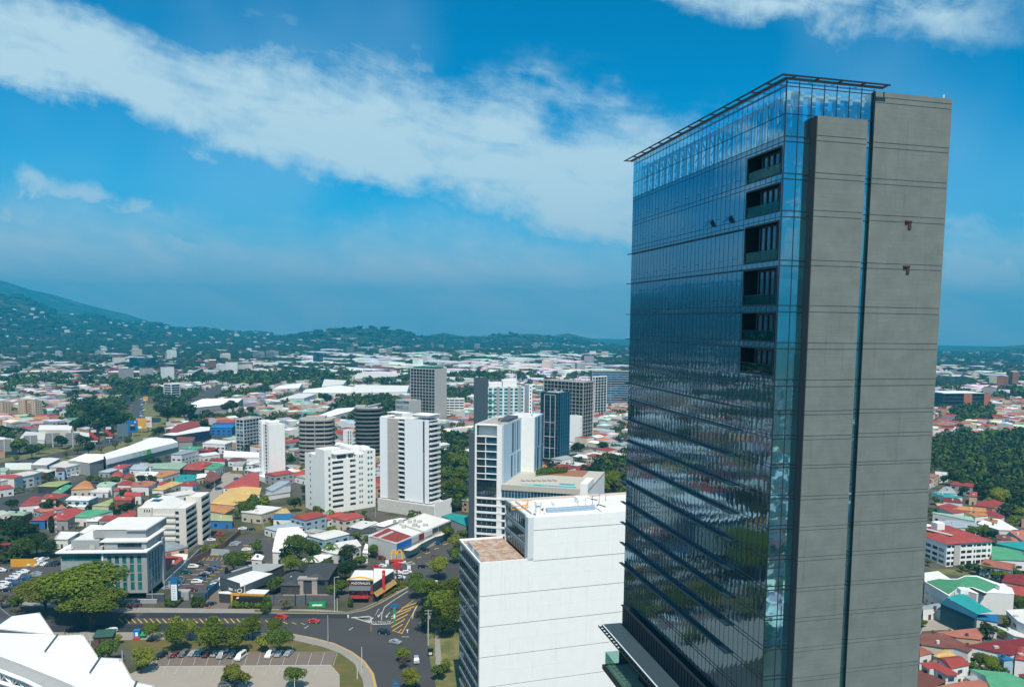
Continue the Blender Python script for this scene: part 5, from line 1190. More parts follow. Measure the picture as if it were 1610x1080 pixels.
Hs(A_, [
 ([(0, 385), (365, 310), (440, 285), (300, 275), (0, 330)], 8, 'white', 'white', 0, 'long white shop building', dict(name='shop_building', cat='shop', para=.4)),
 ([(0, 345), (150, 352), (240, 322), (140, 305), (0, 318)], 9.2, 'red', 'white', 1.2, 'red shop roof', dict(name='shop_building', cat='shop', windows=False)),
 ([(325, 205), (500, 207), (640, 137), (440, 133)], 8, 'white', 'grey', .8, 'white roofed grey hall', dict(name='warehouse', cat='warehouse')),
 ([(365, 262), (500, 287), (590, 262), (450, 243)], 6, 'white', 'brick', .4, 'white roofed brick shop', dict(name='shop_building', cat='shop')),
 ([(590, 270), (685, 262), (690, 240), (600, 232)], 7, 'brown', 'lblue', .3, 'small shop with turquoise walls', dict(name='shop_building', cat='shop')),
 ([(520, 228), (700, 240), (940, 185), (945, 165), (660, 170)], 7, 'white', 'white', 0, 'broad white shop roof', dict(name='shop_building', cat='shop', para=.4)),
 ([(720, 165), (945, 167), (1105, 120), (1112, 95), (900, 93)], 9, 'white', 'grey', .6, 'white roofed department store', dict(name='shop_building', cat='shop', para=.3)),
 ([(390, 432), (610, 437), (760, 378), (520, 385)], 5, 'olive', 'dark', .5, 'olive roofed filling station', dict(name='filling_station', cat='filling station')),
 ([(545, 500), (660, 503), (775, 425), (690, 420)], 4, 'green', 'grey', .8, 'green roofed house'),
 ([(750, 465), (1000, 458), (960, 388), (850, 395)], 5, 'orange', 'cream', 1.6, 'mottled terracotta roofed house'),
 ([(1020, 430), (1185, 432), (1255, 395), (1060, 393)], 6, 'pale', 'white', 1.0, 'pale green roofed two storey house'),
 ([(950, 495), (1150, 497), (1175, 465), (1000, 460)], 3.5, 'white', 'white', .3, 'white roofed annex'),
 ([(1240, 415), (1390, 420), (1420, 383), (1290, 380)], 6, 'red', 'white', 1.2, 'red roofed two storey house'),
 ([(1380, 432), (1580, 434), (1585, 387), (1420, 385)], 6, 'pink', 'white', .5, 'pinkish roofed white house'),
 ([(1200, 480), (1370, 482), (1395, 450), (1230, 450)], 5, 'red', 'grey', 1.2, 'red roofed house'),
 ([(1310, 530), (1500, 532), (1525, 500), (1330, 498)], 5.5, 'red', 'white', 1.2, 'red roofed house'),
 ([(1205, 577), (1395, 580), (1440, 545), (1220, 538)], 5.5, 'red', 'brick', 1.2, 'red roofed brick house'),
 ([(200, 640), (420, 625), (440, 548), (330, 545)], 5, 'red', 'white', 1.0, 'red roofed house'),
 ([(430, 562), (600, 572), (745, 518), (490, 515)], 5.6, 'red', 'white', 1.0, 'red roofed house'),
 ([(320, 660), (400, 668), (485, 603), (420, 600)], 3, 'white', 'white', .2, 'white carport', dict(name='carport', cat='carport', windows=False)),
 ([(690, 577), (940, 582), (1048, 537), (760, 530)], 6.5, 'white', 'lblue', .7, 'white roofed pale blue two storey house'),
 ([(705, 647), (900, 652), (965, 620), (720, 615)], 3.2, 'white', 'white', .3, 'white porch roof', dict(windows=False)),
 ([(970, 638), (1150, 642), (1205, 600), (1200, 558)], 4.5, 'olive', 'cream', .8, 'olive yellow roofed house'),
 ([(55, 738), (250, 742), (350, 702), (100, 690)], 5, 'pale', 'brick', 1.2, 'pale green roofed brick house'),
 ([(320, 792), (475, 795), (610, 708), (500, 700)], 5, 'red', 'blue', 1.2, 'red roofed house with blue walls'),
 ([(490, 790), (720, 792), (905, 682), (700, 672)], 5.6, 'red', 'grey', 1.4, 'broad red roofed house'),
 ([(760, 757), (940, 760), (1205, 688), (880, 690)], 5.2, 'green', 'white', 1.0, 'bright green roofed house'),
 ([(910, 802), (1040, 802), (1110, 757), (965, 757)], 3.6, 'white', 'grey', .2, 'white lean-to', dict(windows=False)),
 ([(1040, 792), (1440, 797), (1450, 745), (1150, 740)], 5, 'red', 'grey', 1.4, 'long red roofed house'),
 ([(1240, 748), (1445, 742), (1445, 690), (1300, 720)], 6, 'red', 'cream', 1.0, 'red roofed house'),
 ([(580, 998), (720, 1002), (850, 925), (640, 920)], 4.5, 'white', 'white', 0, 'flat white roofed annex', dict(para=.4)),
 ([(840, 925), (960, 950), (1220, 860), (960, 845)], 6, 'white', 'white', 0, 'flat white roofed hall behind the grey office', dict(name='warehouse', cat='warehouse', para=.3)),
 ([(0, 1065), (118, 1045), (120, 1035), (0, 1045)], 7, 'dkred', 'brick', .6, 'dark red roofed brick building'),
 ([(0, 270), (60, 275), (105, 240), (0, 235)], 5, 'pale', 'white', .5, 'pale green roofed shed'),
 ([(1040, 280), (1160, 285), (1300, 240), (1180, 235)], 4, 'zinc', 'grey', .5, 'grey metal roofed shed'),
 ([(1170, 240), (1300, 245), (1400, 205), (1250, 205)], 4.6, 'red', 'white', .8, 'red roofed house'),
 ([(1160, 330), (1300, 325), (1310, 288), (1215, 285)], 5, 'red', 'cream', 1.2, 'red roofed house'),
 ([(1300, 350), (1420, 350), (1430, 305), (1325, 310)], 4.5, 'red', 'peach', 1.0, 'red roofed peach house'),
 ([(1420, 325), (1600, 327), (1640, 285), (1450, 285)], 4.5, 'white', 'white', .4, 'white roofed house'),
 ([(1370, 250), (1540, 262), (1600, 200), (1420, 200)], 4.2, 'zinc', 'white', .5, 'grey metal roofed house'),
])
Hs(B_, [
 ([(325, 362), (440, 368), (625, 322), (480, 313)], 9, 'zinc', 'white', .5, 'tall white house with a blue grey roof', dict(land='tall white house')),
 ([(410, 302), (600, 312), (705, 282), (480, 275)], 4.5, 'green', 'white', .5, 'green roofed shed'),
 ([(620, 325), (760, 332), (835, 300), (690, 290)], 5.5, 'dkred', 'dark', .6, 'dark red roofed pavilion'),
 ([(660, 250), (905, 262), (985, 235), (760, 208)], 8, 'white', 'white', 0, 'white building with red wall panels', dict(name='shop_building', cat='shop', para=.5)),
 ([(800, 28), (1000, 28), (1015, 0), (820, -5)], 10, 'red', 'blue', 1.0, 'red roofed blue warehouse', dict(name='warehouse', cat='warehouse', land='blue warehouse')),
 ([(745, 82), (975, 85), (1020, 45), (800, 40)], 8, 'blue', 'blue', 0, 'deep blue shop building', dict(name='shop_building', cat='shop')),
 ([(120, 512), (425, 522), (510, 455), (170, 460)], 4.6, 'pale', 'grey', .8, 'pale green roofed long house'),
 ([(0, 490), (120, 497), (205, 455), (0, 452)], 4.2, 'grey', 'white', .5, 'grey roofed house'),
 ([(450, 522), (650, 532), (765, 470), (510, 460)], 5, 'red', 'dark', 1.0, 'red roofed restaurant', dict(name='restaurant', cat='restaurant')),
 ([(600, 478), (720, 482), (770, 450), (610, 440)], 5.8, 'red', 'dark', .8, 'red roofed house'),
 ([(680, 515), (800, 527), (905, 475), (780, 447)], 5.2, 'green', 'white', .8, 'bright green roofed house'),
 ([(0, 592), (140, 597), (235, 553), (0, 546)], 4.4, 'white', 'white', .5, 'white roofed house'),
 ([(140, 605), (240, 607), (430, 550), (210, 545)], 5, 'orange', 'white', .9, 'orange tiled house'),
 ([(360, 652), (580, 642), (615, 585), (420, 580)], 4.6, 'teal', 'white', .6, 'teal roofed house'),
 ([(590, 622), (700, 602), (725, 570), (600, 575)], 4.4, 'white', 'cream', .5, 'white roofed house'),
 ([(425, 692), (560, 697), (630, 658), (470, 648)], 5, 'red', 'white', 1.2, 'red hipped house', dict(ridge=.3)),
 ([(125, 737), (250, 742), (455, 665), (330, 650)], 4.6, 'yellow', 'white', .7, 'yellow tiled long house'),
 ([(0, 705), (90, 708), (180, 655), (0, 650)], 5.8, 'pink', 'white', .6, 'pink roofed white house'),
 ([(180, 682), (270, 685), (290, 658), (215, 655)], 4.6, 'red', 'white', .8, 'red roofed house'),
 ([(880, 717), (1270, 704), (1265, 570), (1140, 565)], 6.5, 'red', 'white', 1.2, 'large red roofed hall', dict(name='warehouse', cat='hall', land='large red roofed hall')),
 ([(740, 880), (1000, 905), (1280, 785), (980, 700)], 6, 'yellow', 'cream', 1.0, 'big sand coloured roof', dict(name='warehouse', cat='hall', windows=False)),
 ([(1120, 790), (1270, 790), (1290, 715), (1040, 700)], 6.6, 'yellow', 'white', .2, 'tan roofed wing of the sand coloured hall', dict(name='warehouse', cat='hall')),
 ([(730, 962), (900, 992), (1015, 930), (740, 885)], 5, 'orange', 'cream', .8, 'mottled orange roofed shed', dict(windows=False)),
 ([(735, 1062), (985, 1068), (980, 1010), (750, 1008)], 4.5, 'olive', 'blue', .5, 'olive roofed building with blue walls'),
 ([(1070, 978), (1290, 1004), (1510, 932), (1250, 908)], 5.5, 'white', 'cream', 0, 'cream house with flat white roof', dict(para=.4)),
 ([(1410, 1047), (1650, 1052), (1640, 990), (1430, 988)], 4.8, 'blue', 'white', .3, 'bright blue roofed house'),
 ([(1430, 990), (1600, 985), (1560, 935), (1480, 950)], 5.2, 'yellow', 'white', .6, 'straw coloured roofed house'),
 ([(885, 395), (1270, 402), (1270, 350), (890, 330)], 5.5, 'white', 'white', 0, 'long white walled shop', dict(name='shop_building', cat='shop', para=.4)),
 ([(1330, 725), (1400, 755), (1600, 650), (1480, 645)], 5, 'zinc', 'white', .4, 'grey roofed garage row', dict(windows=False)),
 ([(1300, 810), (1600, 762), (1600, 700), (1400, 730)], 3.2, 'grey', 'white', 0, 'long white garden wall and store', dict(windows=False)),
 ([(930, 430), (1050, 440), (1160, 405), (980, 395)], 4.5, 'brown', 'white', .8, 'brown roofed house'),
 ([(730, 430), (900, 440), (930, 410), (760, 400)], 4.5, 'dkred', 'white', .9, 'dark red roofed house'),
 ([(1130, 470), (1270, 475), (1275, 420), (1160, 440)], 4.2, 'white', 'white', .4, 'white roofed house'),
 ([(980, 478), (1090, 480), (1130, 440), (1010, 440)], 4.2, 'grey', 'white', .4, 'grey roofed house'),
 ([(670, 640), (760, 660), (870, 600), (740, 530)], 4.8, 'brown', 'dark', 1.0, 'dark brown roofed timber house'),
])
def signband(root, a, b, H, h, m, name='sign_panel', out=.25, z0=None):
 """upright panel between two pixels on the roof edge"""
 p, q = G(a[0], a[1], H), G(b[0], b[1], H); o = root.location; mb = MB(); z0 = H-h if z0 is None else z0
 d = (q-p).normalized(); n = Vector((d.y, -d.x, 0)); n = n if n.y < 0 else -n
 c = [(p+n*.05), (q+n*.05), (q+n*out), (p+n*out)]
 mb.prism([(v.x-o.x, v.y-o.y) for v in c], z0, H); return obj(name, mb, m, root)
r_ = low(Cc([(470, 573), (1258, 383), (1190, 345), (960, 333), (720, 425), (440, 515)]), 10, 'white', 'grey', 0, name='shopping_arcade', cat='shopping arcade', windows=False, label='very long white roofed shopping arcade beside the street with green and blue signs', land='long white arcade')
def Z2(f, x, y): return f([(x, y)])[0]
signband(r_, Z2(Cc, 470, 575), Z2(Cc, 745, 508), 10, 4, m_bright); signband(r_, Z2(Cc, 750, 507), Z2(Cc, 955, 458), 10, 4, mat('pale_green_sign', (.45, .68, .48), .6, col2=(.75, .8, .75), scale=.3)); signband(r_, Z2(Cc, 910, 470), Z2(Cc, 955, 459), 10.01, 3.9, mat('leaf_green_sign', (.10, .50, .12)), out=.4)
signband(r_, Z2(Cc, 960, 456), Z2(Cc, 1255, 385), 10, 4, m_bright)
for (xa, xb, ya) in ((575, 635, 549), (1030, 1085, 440), (1170, 1188, 405)): signband(r_, Z2(Cc, xa, ya), Z2(Cc, xb, ya-(xb-xa)*.24), 9.2, 1.6, mat('blue_sign', (.01, .12, .40)), 'sign_lettering_panel', out=.55)
signband(r_, Z2(Cc, 470, 575), Z2(Cc, 1255, 386), 5.9, 4.8, m_navyp, 'shop_windows', out=.2)
r_ = low(Cc([(285, 615), (440, 570), (440, 515), (230, 515), (60, 580)]), 9.4, 'white', 'grey', 0, name='shopping_arcade', cat='shop', desc='white roofed store with blue fascia', windows=False)
signband(r_, Z2(Cc, 285, 617), Z2(Cc, 440, 572), 9, 5, mat('slate_sign', (.10, .17, .27)))
r_ = low(Cc([(1090, 302), (1220, 312), (1605, 255), (1612, 217), (1430, 213), (1250, 263)]), 9, 'white', 'dark', 0, name='shopping_arcade', cat='shop', desc='white roofed store with navy front', windows=False)
signband(r_, Z2(Cc, 1425, 312), Z2(Cc, 1605, 258), 9, 6, mat('navy_sign', (.01, .04, .14)))
low(Cc([(1150, 268), (1250, 268), (1500, 205), (1490, 160), (1400, 150), (1250, 192)]), 10, 'red', 'brick', 0, name='warehouse', cat='hall', desc='curved red tiled roof hall')
r_ = low(Cc([(1262, 385), (1420, 378), (1450, 330), (1240, 322)]), 8, 'brown', 'grey', 0, name='shop_building', cat='shop', desc='brown roofed shop with green front', windows=False)
signband(r_, Z2(Cc, 1300, 345), Z2(Cc, 1420, 330), 8, 5, mat('leaf_green_sign', (.02, .35, .14)))
r_ = low(D_([(430, 497), (845, 500), (1008, 250), (545, 250)]), 6.5, 'dark', 'dark', 1.6, name='villa', cat='villa', windows=False, label='dark slate roofed villa with pale stone porch behind a grey gate', land='dark slate roofed villa', ridge=.15)
w_ = low(D_([(100, 582), (405, 587), (480, 400), (210, 395)]), 4.2, 'dark', 'dark', 1.2, name='villa_annex', cat='villa', label='low dark roofed wing with two skylights left of the slate villa')
for (x, y) in ((272, 462), (402, 462)):
 p = G(*Z2(D_, x, y), 5.0); mb = MB(); mb.box(-.35, .35, -.9, .9, 0, .16); obj('skylight', mb, m_cream, w_, loc=(p.x-w_.location.x, p.y-w_.location.y, 4.9)).rotation_euler = (R(14), 0, 0)
p = G(*Z2(D_, 555, 700), 0); L_ = p-r_.location
mb = MB(); mb.box(-4, -1.8, -2.5, .5, 0, 6.3); mb.box(1.8, 4, -2.5, .5, 0, 6.3); mb.box(-4.2, 4.2, -2.8, .6, 6.3, 7.0); obj('porch', mb, mat('pale_stone', (.32, .29, .27), .9, var=.25), r_, loc=L_)
mb = MB(); mb.box(-1.8, 1.8, -.5, -.2, 0, 6.2); obj('front_door', mb, m_win, r_, loc=L_)
for (x, y, a, h) in ((725, 530, 2.0, 1.6), (-1, -1, 0, 0)):
 if a: q = G(*Z2(D_, x, y), 5.3)-r_.location; mb = MB(); mb.box(-a, a, -.8, .1, -h/2, h/2); obj('window', mb, m_win, r_, loc=(q.x, q.y, 5.0))
mb = MB(); mb.box(5, 10.5, -.8, -.3, 3.1, 3.4); mb.box(5, 10.5, -.3, .2, 0, 3.1); obj('garage_front', mb, m_grey, r_, loc=L_)
def fence(name, label, cat, px, z, h, m, thick=.25, post=0, m2=None, zz=0.0):
 P_ = [G(x, y, zz) for x, y in px]; o = P_[0]; root = thing(name, label, cat, tuple(o)); mb = MB()
 for a, b_ in zip(P_[:-1], P_[1:]):
  a_, c_ = a-o, b_-o; mb.beam((a_.x, a_.y, h/2), (c_.x, c_.y, h/2), thick, h)
 obj('panel', mb, m, root)
 if post:
  for a, b_ in zip(P_[:-1], P_[1:]):
   n = max(1, int((b_-a).length/post))
   for k in range(n+1): c = a+(b_-a)*k/n-o; q = MB(); q.box(c.x-.15, c.x+.15, c.y-.15, c.y+.15, 0, h+.25); obj('post', q, m2 or m, root)
 return root
fence('gate', 'grey slatted metal gate and wall in front of the slate villa', 'gate', D_([(0, 905), (340, 905), (500, 900), (940, 905)]), 0, 4.4, mat('grey_fence', (.10, .11, .12), .6, var=.2), post=7, m2=m_dgrey)
r_ = low(E_([(190, 372), (540, 492), (1142, 245), (765, 190)]), 7, m_whiteroof, 'dark', 0, name='restaurant', cat='restaurant', windows=False, label='angular black restaurant with a white flat roof and yellow beam', land='angular black restaurant', over=.2)
q = [G(x, y, 7)-r_.location for x, y in E_([(190, 372), (540, 492), (1142, 245), (765, 190)])]
mb = MB()
for (i, j, hh) in ((0, 1, 1.6), (0, 3, 1.9)): a, b_ = q[i], q[j]; mb.beam((a.x, a.y, 7+hh/2), (b_.x, b_.y, 7+hh/2), .35, hh)
a, b_ = q[0], q[1]; mb.beam((a.x*1.0, a.y-.3, 5.2), (b_.x, b_.y-.3, 5.2), .3, 3.6); a, b_ = q[1], q[2]; mb.beam((a.x+.2, a.y-.2, 5.4), (b_.x, b_.y-.2, 5.4), .3, 3.2)
obj('black_fascia', mb, m_dgrey, r_)
low(E_([(690, 82), (1350, 72), (1105, 182), (820, 232)]), 5.5, 'grey', 'dark', .6, name='restaurant_annex', cat='restaurant', label='light grey metal roof behind the angular black restaurant')
low(E_([(375, 200), (560, 265), (800, 150), (650, 110)]), 4.6, 'grey', 'white', .4, name='restaurant_annex', cat='shed', label='low grey roofed store between the car park and the black restaurant', windows=False)
c_ = thing('canopy', 'white roofed terrace canopy on a yellow beam before the black restaurant', 'canopy', tuple(G(*Z2(E_, 400, 780), 0)))
def rel(px, z): p = G(px[0], px[1], z)-c_.location; return (p.x, p.y)
mb = MB(); mb.prism([rel(p, 4.2) for p in E_([(440, 600), (990, 625), (1080, 540), (640, 525)])], 4.1, 4.25); obj('roof', mb, m_whiteroof, c_)
mb = MB(); A0, A1 = rel(Z2(E_, 400, 620), 4.2), rel(Z2(E_, 990, 640), 4.2); mb.beam((A0[0], A0[1], 4.2), (A1[0], A1[1], 4.2), .5, 1.0); mb.box(A0[0]-.4, A0[0]+.4, A0[1]-.4, A0[1]+.4, 0, 4.6); obj('yellow_beam', mb, mat('amber_paint', (.62, .30, .03), .6), c_)
mb = MB(); mb.prism([rel(p, 3.2) for p in E_([(470, 695), (900, 705), (935, 640), (520, 632)])], 3.1, 3.2); obj('awning', mb, mat('awning_cream', (.55, .50, .42)), c_)
mb = MB(); mb.prism([rel(p, 4) for p in E_([(520, 680), (930, 680), (1040, 600), (560, 580)])], 0, 3.9); obj('dark_front', mb, m_darkroom, c_)
low(E_([(150, 570), (330, 560), (430, 600), (400, 615), (160, 600)]), 4.0, m_whiteroof, 'dark', 0, name='entrance_pavilion', cat='pavilion', windows=False, label='small black entrance pavilion left of the yellow beam')
p = G(*Z2(E_, 600, 500), 6.2)
o = link('emblem', None, r_) ; bpy.data.objects.remove(o)
me = textmesh('O', 2.6, .05); me.materials.append(m_bright); o = link('emblem', me, r_, (q[1].x+.1, q[1].y-.55, 5.6)); o.rotation_euler = (R(90), 0, R(20))
mb = MB(); mb.box(-2.2, .5, -.05, .05, -.45, .45); obj('sign_panel', mb, m_frame, r_, loc=(q[0].x*.3+q[1].x*.7-.6, q[0].y*.3+q[1].y*.7-.6, 5.35)).rotation_euler = (0, 0, math.atan2((q[1]-q[0]).y, (q[1]-q[0]).x)); me = textmesh('U', 1.15, .05); me.materials.append(m_bright)
dd = (q[1]-q[0]).normalized(); o = link('sign_lettering', me, r_, (q[0].x*.19+q[1].x*.81, q[0].y*.19+q[1].y*.81-.6, 5.3)); o.rotation_euler = (R(90), 0, math.atan2(dd.y, dd.x))
r_ = low(F_([(65, 560), (358, 562), (362, 442), (140, 440)]), 9, m_whiteroof, mat('dark_brick', (.12, .06, .05), .9, var=.2, scale=2, fine=8), 0, name='burger_restaurant', cat='restaurant', windows=False, para=.3, label='brick fast food restaurant with a yellow roof arc and red awning', land='brick burger restaurant', over=.1)
q = [G(x, y, 9)-r_.location for x, y in F_([(65, 560), (358, 562)])]
x0, x1, yf = q[0].x, q[1].x, min(q[0].y, q[1].y)-.02
mb = MB(); n = 12
for k in range(n):
 ta, tb = k/n, (k+1)/n; f = lambda t: 9.6+1.1*math.sin(math.pi*t)
 mb.beam((x0-.6+(x1-x0+1.2)*ta, yf-.5, f(ta)), (x0-.6+(x1-x0+1.2)*tb, yf-.5, f(tb)), .9, .35)
obj('yellow_arc', mb, mat('golden_yellow', (.80, .42, .03), .5), r_)
text('sign_lettering', "McDONALD'S", 1.25, m_bright, r_, ((x0+x1)/2, yf-.12, 8.0), (R(90), 0, 0), .06)
mb = MB(); mb.add([(x0+.2, yf, 6.9), (x1-.8, yf, 6.9), (x1-.8, yf-1.3, 5.4), (x0+.2, yf-1.3, 5.4), (x0+.2, yf, 6.7), (x1-.8, yf, 6.7), (x1-.8, yf-1.2, 5.3), (x0+.2, yf-1.2, 5.3)], [(0, 3, 2, 1), (4, 5, 6, 7), (0, 4, 7, 3), (1, 2, 6, 5), (3, 7, 6, 2), (0, 1, 5, 4)]); obj('slate_canopy', mb, m_dgrey, r_)
mb = MB(); mb.box(x0+1, x1-2, yf-.06, yf, 2.9, 5.2); obj('front_window', mb, m_win, r_)
mb = MB(); mb.add([(x0+1, yf, 3.0), (x1-1.6, yf, 3.0), (x1-1.6, yf-1.5, 2.1), (x0+1, yf-1.5, 2.1)], [(0, 3, 2, 1), (0, 1, 2, 3)]); obj('red_awning', mb, mat('red_canvas', (.50, .03, .04), .8), r_)
for k in range(3): mb = MB(); mb.box(x0+3.2+k*2.6, x0+4.8+k*2.6, yf-.12, yf-.061, 3.5, 4.8); obj('red_window_panel', mb, mat('red_canvas', (.5, .03, .04)), r_)
mb = MB(); mb.box(x0+1, x1-2, yf-.4, yf, .1, 1.9); obj('ground_windows', mb, m_darkroom, r_)
w_ = low(F_([(360, 600), (612, 442), (600, 425), (372, 415)]), 8, m_whiteroof, 'dark', 0, name='restaurant_wing', cat='restaurant', windows=False, para=.25, label='dark side wing of the brick fast food restaurant with red pylon', over=.1)
a, b_ = [G(x, y, 8)-w_.location for x, y in F_([(362, 600), (612, 442)])]
mb = MB(); a2, b2 = a+Vector((.8, -.9, 0)), b_+Vector((.8, -.9, 0)); mb.add([(a.x, a.y, 4.4), (b_.x, b_.y, 4.4), (b2.x+.8, b2.y, 2.9), (a2.x+.8, a2.y, 2.9)], [(0, 1, 2, 3), (3, 2, 1, 0)]); obj('yellow_awning', mb, mat('sand_canvas', (.60, .42, .16)), w_)
for k in range(4): t = .12+.2*k; c = a+(b_-a)*t; c1 = a+(b_-a)*(t+.14); mb = MB(); mb.beam((c.x+.15, c.y-.15, 5.8), (c1.x+.15, c1.y-.15, 5.8), .12, 1.2); obj('window', mb, m_win, w_)
c = a+(b_-a)*.45; mb = MB(); mb.box(c.x, c.x+1.1, c.y-1.6, c.y-.4, 1, 11.5); obj('red_pylon', mb, mat('sign_red', (.50, .03, .03), .5), w_)
text('arches_emblem', 'm', 1.5, mat('golden_yellow', (.8, .42, .03)), w_, (c.x+.55, c.y-1.66, 10.2), (R(90), 0, 0), .05, .8, 1.2)
p = G(*Z2(F_, 650, 610), 0); p = Vector((p.x, p.y, 0)); sgn = thing('restaurant_sign', 'tall red roadside sign topped by golden arches', 'sign', tuple(p)); LAND.append((p.x, p.y, 'golden arches sign'))
Hs_ = zat(p[:2], 840+300/7.716); Ht = zat(p[:2], 840+188/7.716); Hm = zat(p[:2], 840+410/7.716)
mb = MB(); mb.tube((0, 0, 0), (0, 0, Hs_), .3, n=10); obj('pole', mb, mat('dark_red_metal', (.12, .02, .02)), sgn)
mb = MB(); mb.box(-2.8, 2.8, -.4, .4, Hs_-1.0, Hs_); mb.box(-1.9, 1.9, -.4, .4, (Hs_+Hm)/2-.6, Hs_-1.5); mb.box(-1.6, 1.6, -.4, .4, Hm, (Hs_+Hm)/2-.9); mb.box(-.5, .5, -.35, .35, Hm, Hs_-1); obj('sign_panel', mb, mat('sign_red', (.5, .03, .03)), sgn)
mb = MB(); hw = 2.45; ah = Ht-Hs_
for sgn_ in (-1, 1):
 prev = None
 for k in range(17):
  t = k/16; xx = sgn_*(hw/2)+math.cos(math.pi*t)*(hw/2-.1); zz = Hs_+ah*math.sin(math.pi*t)**.55
  if prev: mb.beam((prev[0], 0, prev[1]), (xx, 0, zz), .5, .55)
  prev = (xx, zz)
obj('golden_arches', mb, mat('golden_yellow', (.8, .42, .03)), sgn)
pts = [(150, 345), (510, 440), (1200, 150), (860, 60)]
r_ = low(Gg(pts), 9, m_whiteroof, mat('pale_block', (.48, .49, .48), .9, var=.1, scale=.6, fine=5), 0, name='shopping_mall', cat='shopping mall', windows=False, para=.5, label='shopping mall with half red half white roof and wavy walkway canopy', land='half red mall', over=.15)
def relr(pts, z): return [((G(x, y, z)-r_.location).x, (G(x, y, z)-r_.location).y) for x, y in pts]
mb = MB(); mb.prism(relr(Gg([(175, 350), (495, 430), (700, 342), (405, 242)]), 9.1), 9.02, 9.12); obj('red_roof', mb, roofm('red'), r_)
mb = MB(); mb.prism(relr(Gg([(270, 360), (300, 370), (480, 290), (450, 280)]), 9.3), 9.13, 9.5); obj('roof_duct', mb, m_lgrey, r_)
mb = MB(); mb.prism(relr(Gg([(540, 195), (560, 190), (860, 285), (840, 295)]), 9.1), 9.02, 9.4); obj('roof_gutter', mb, m_lgrey, r_)
rr = random.Random(5)
for k in range(9):
 x = 480+rr.random()*420; y = 150+rr.random()*90; c = relr(Gg([(x, y)]), 9.2)[0]; mb = MB(); s = .6+rr.random()*.7; mb.box(c[0]-s, c[0]+s, c[1]-s, c[1]+s, 9.02, 9.9+rr.random()*.8); obj('roof_unit', mb, m_lgrey, r_)
for (xa, ya, xb, yb, m_, h) in ((512, 440, 695, 368, mat('blue_sign', (.01, .12, .4)), 3.4), (565, 420, 640, 390, m_bright, 2.6), (700, 366, 785, 330, m_lgrey, 2.6), (790, 328, 855, 300, mat('maroon_sign', (.2, .02, .03)), 2.8), (862, 292, 955, 254, m_frame, 2.6), (960, 252, 1030, 222, m_dgrey, 2.2), (1040, 218, 1110, 190, m_dgrey, 2.4), (1118, 186, 1196, 155, m_dgrey, 3.0)):
 signband(r_, Z2(Gg, xa, ya), Z2(Gg, xb, yb), 8.9 if h < 3.3 else 9, h, m_, out=.35 if h != 2.6 else .45)
signband(r_, Z2(Gg, 512, 442), Z2(Gg, 1198, 153), 5.4, 5.2, m_dgrey, 'shop_fronts', out=.2)
q = []
P0, P1 = Gg([(600, 470), (1200, 225)])
P0, P1 = G(*P0, 5), G(*P1, 5)
e0 = Gg([(600, 520), (690, 525), (760, 490), (820, 440), (900, 400), (1000, 350), (1090, 330), (1160, 285), (1230, 262)])
i0 = Gg([(575, 500), (650, 470), (720, 440), (790, 410), (860, 370), (940, 350), (1010, 310), (1100, 270), (1190, 250)])
mb = MB()
for k in range(8):
 a, b_, c, d_ = [G(*v, 4.6)-r_.location for v in (e0[k], e0[k+1], i0[k+1], i0[k])]; mb.prism([(v.x, v.y) for v in (a, b_, c, d_)], 4.45, 4.65)
obj('wavy_canopy', mb, mat('canopy_cream', (.62, .60, .52)), r_)
p = G(*Z2(Gg, 905, 330), 0); st = thing('pylon_sign', 'round topped pole sign rising above the mall roof edge', 'sign', (p.x, p.y, 0)); hh = zat(p[:2], 800+200/8.05)
mb = MB(); mb.tube((0, 0, 0), (0, 0, hh), .25, n=8); obj('pole', mb, m_dgrey, st); mb = MB(); mb.tube((0, 0, hh), (0, 0, hh+.5), 1.6, n=20); obj('sign_disc', mb, m_lgrey, st); mb = MB(); mb.box(-.4, .4, -.2, .2, hh-5, hh-1); obj('sign_panel', mb, mat('sign_red', (.5, .03, .03)), st)
low(Gg([(1075, 90), (1130, 105), (1400, 215), (1500, 190), (1480, 90), (1200, 50)]), 6, 'teal', 'grey', 0, name='sports_hall', cat='hall', windows=False, label='turquoise roofed hall right of the tall white tower with the concrete strip')
low(Gg([(210, 200), (350, 225), (640, 120), (560, 110), (400, 140)]), 4, 'white', 'grey', 0, name='canopy_roof', cat='canopy', windows=False, label='low pale canopy roofs in front of the tall white tower podium')
low(Gg([(0, 200), (130, 235), (310, 180), (230, 150)]), 4.4, 'white', 'white', .3, desc='white roofed shed', windows=False)
low(Gg([(-60, 290), (230, 300), (260, 225), (20, 235)]), 4.0, 'dark', 'grey', .4, desc='dark grey roofed shed', windows=False)
Z7 = Zf(330, 820, 4.025)
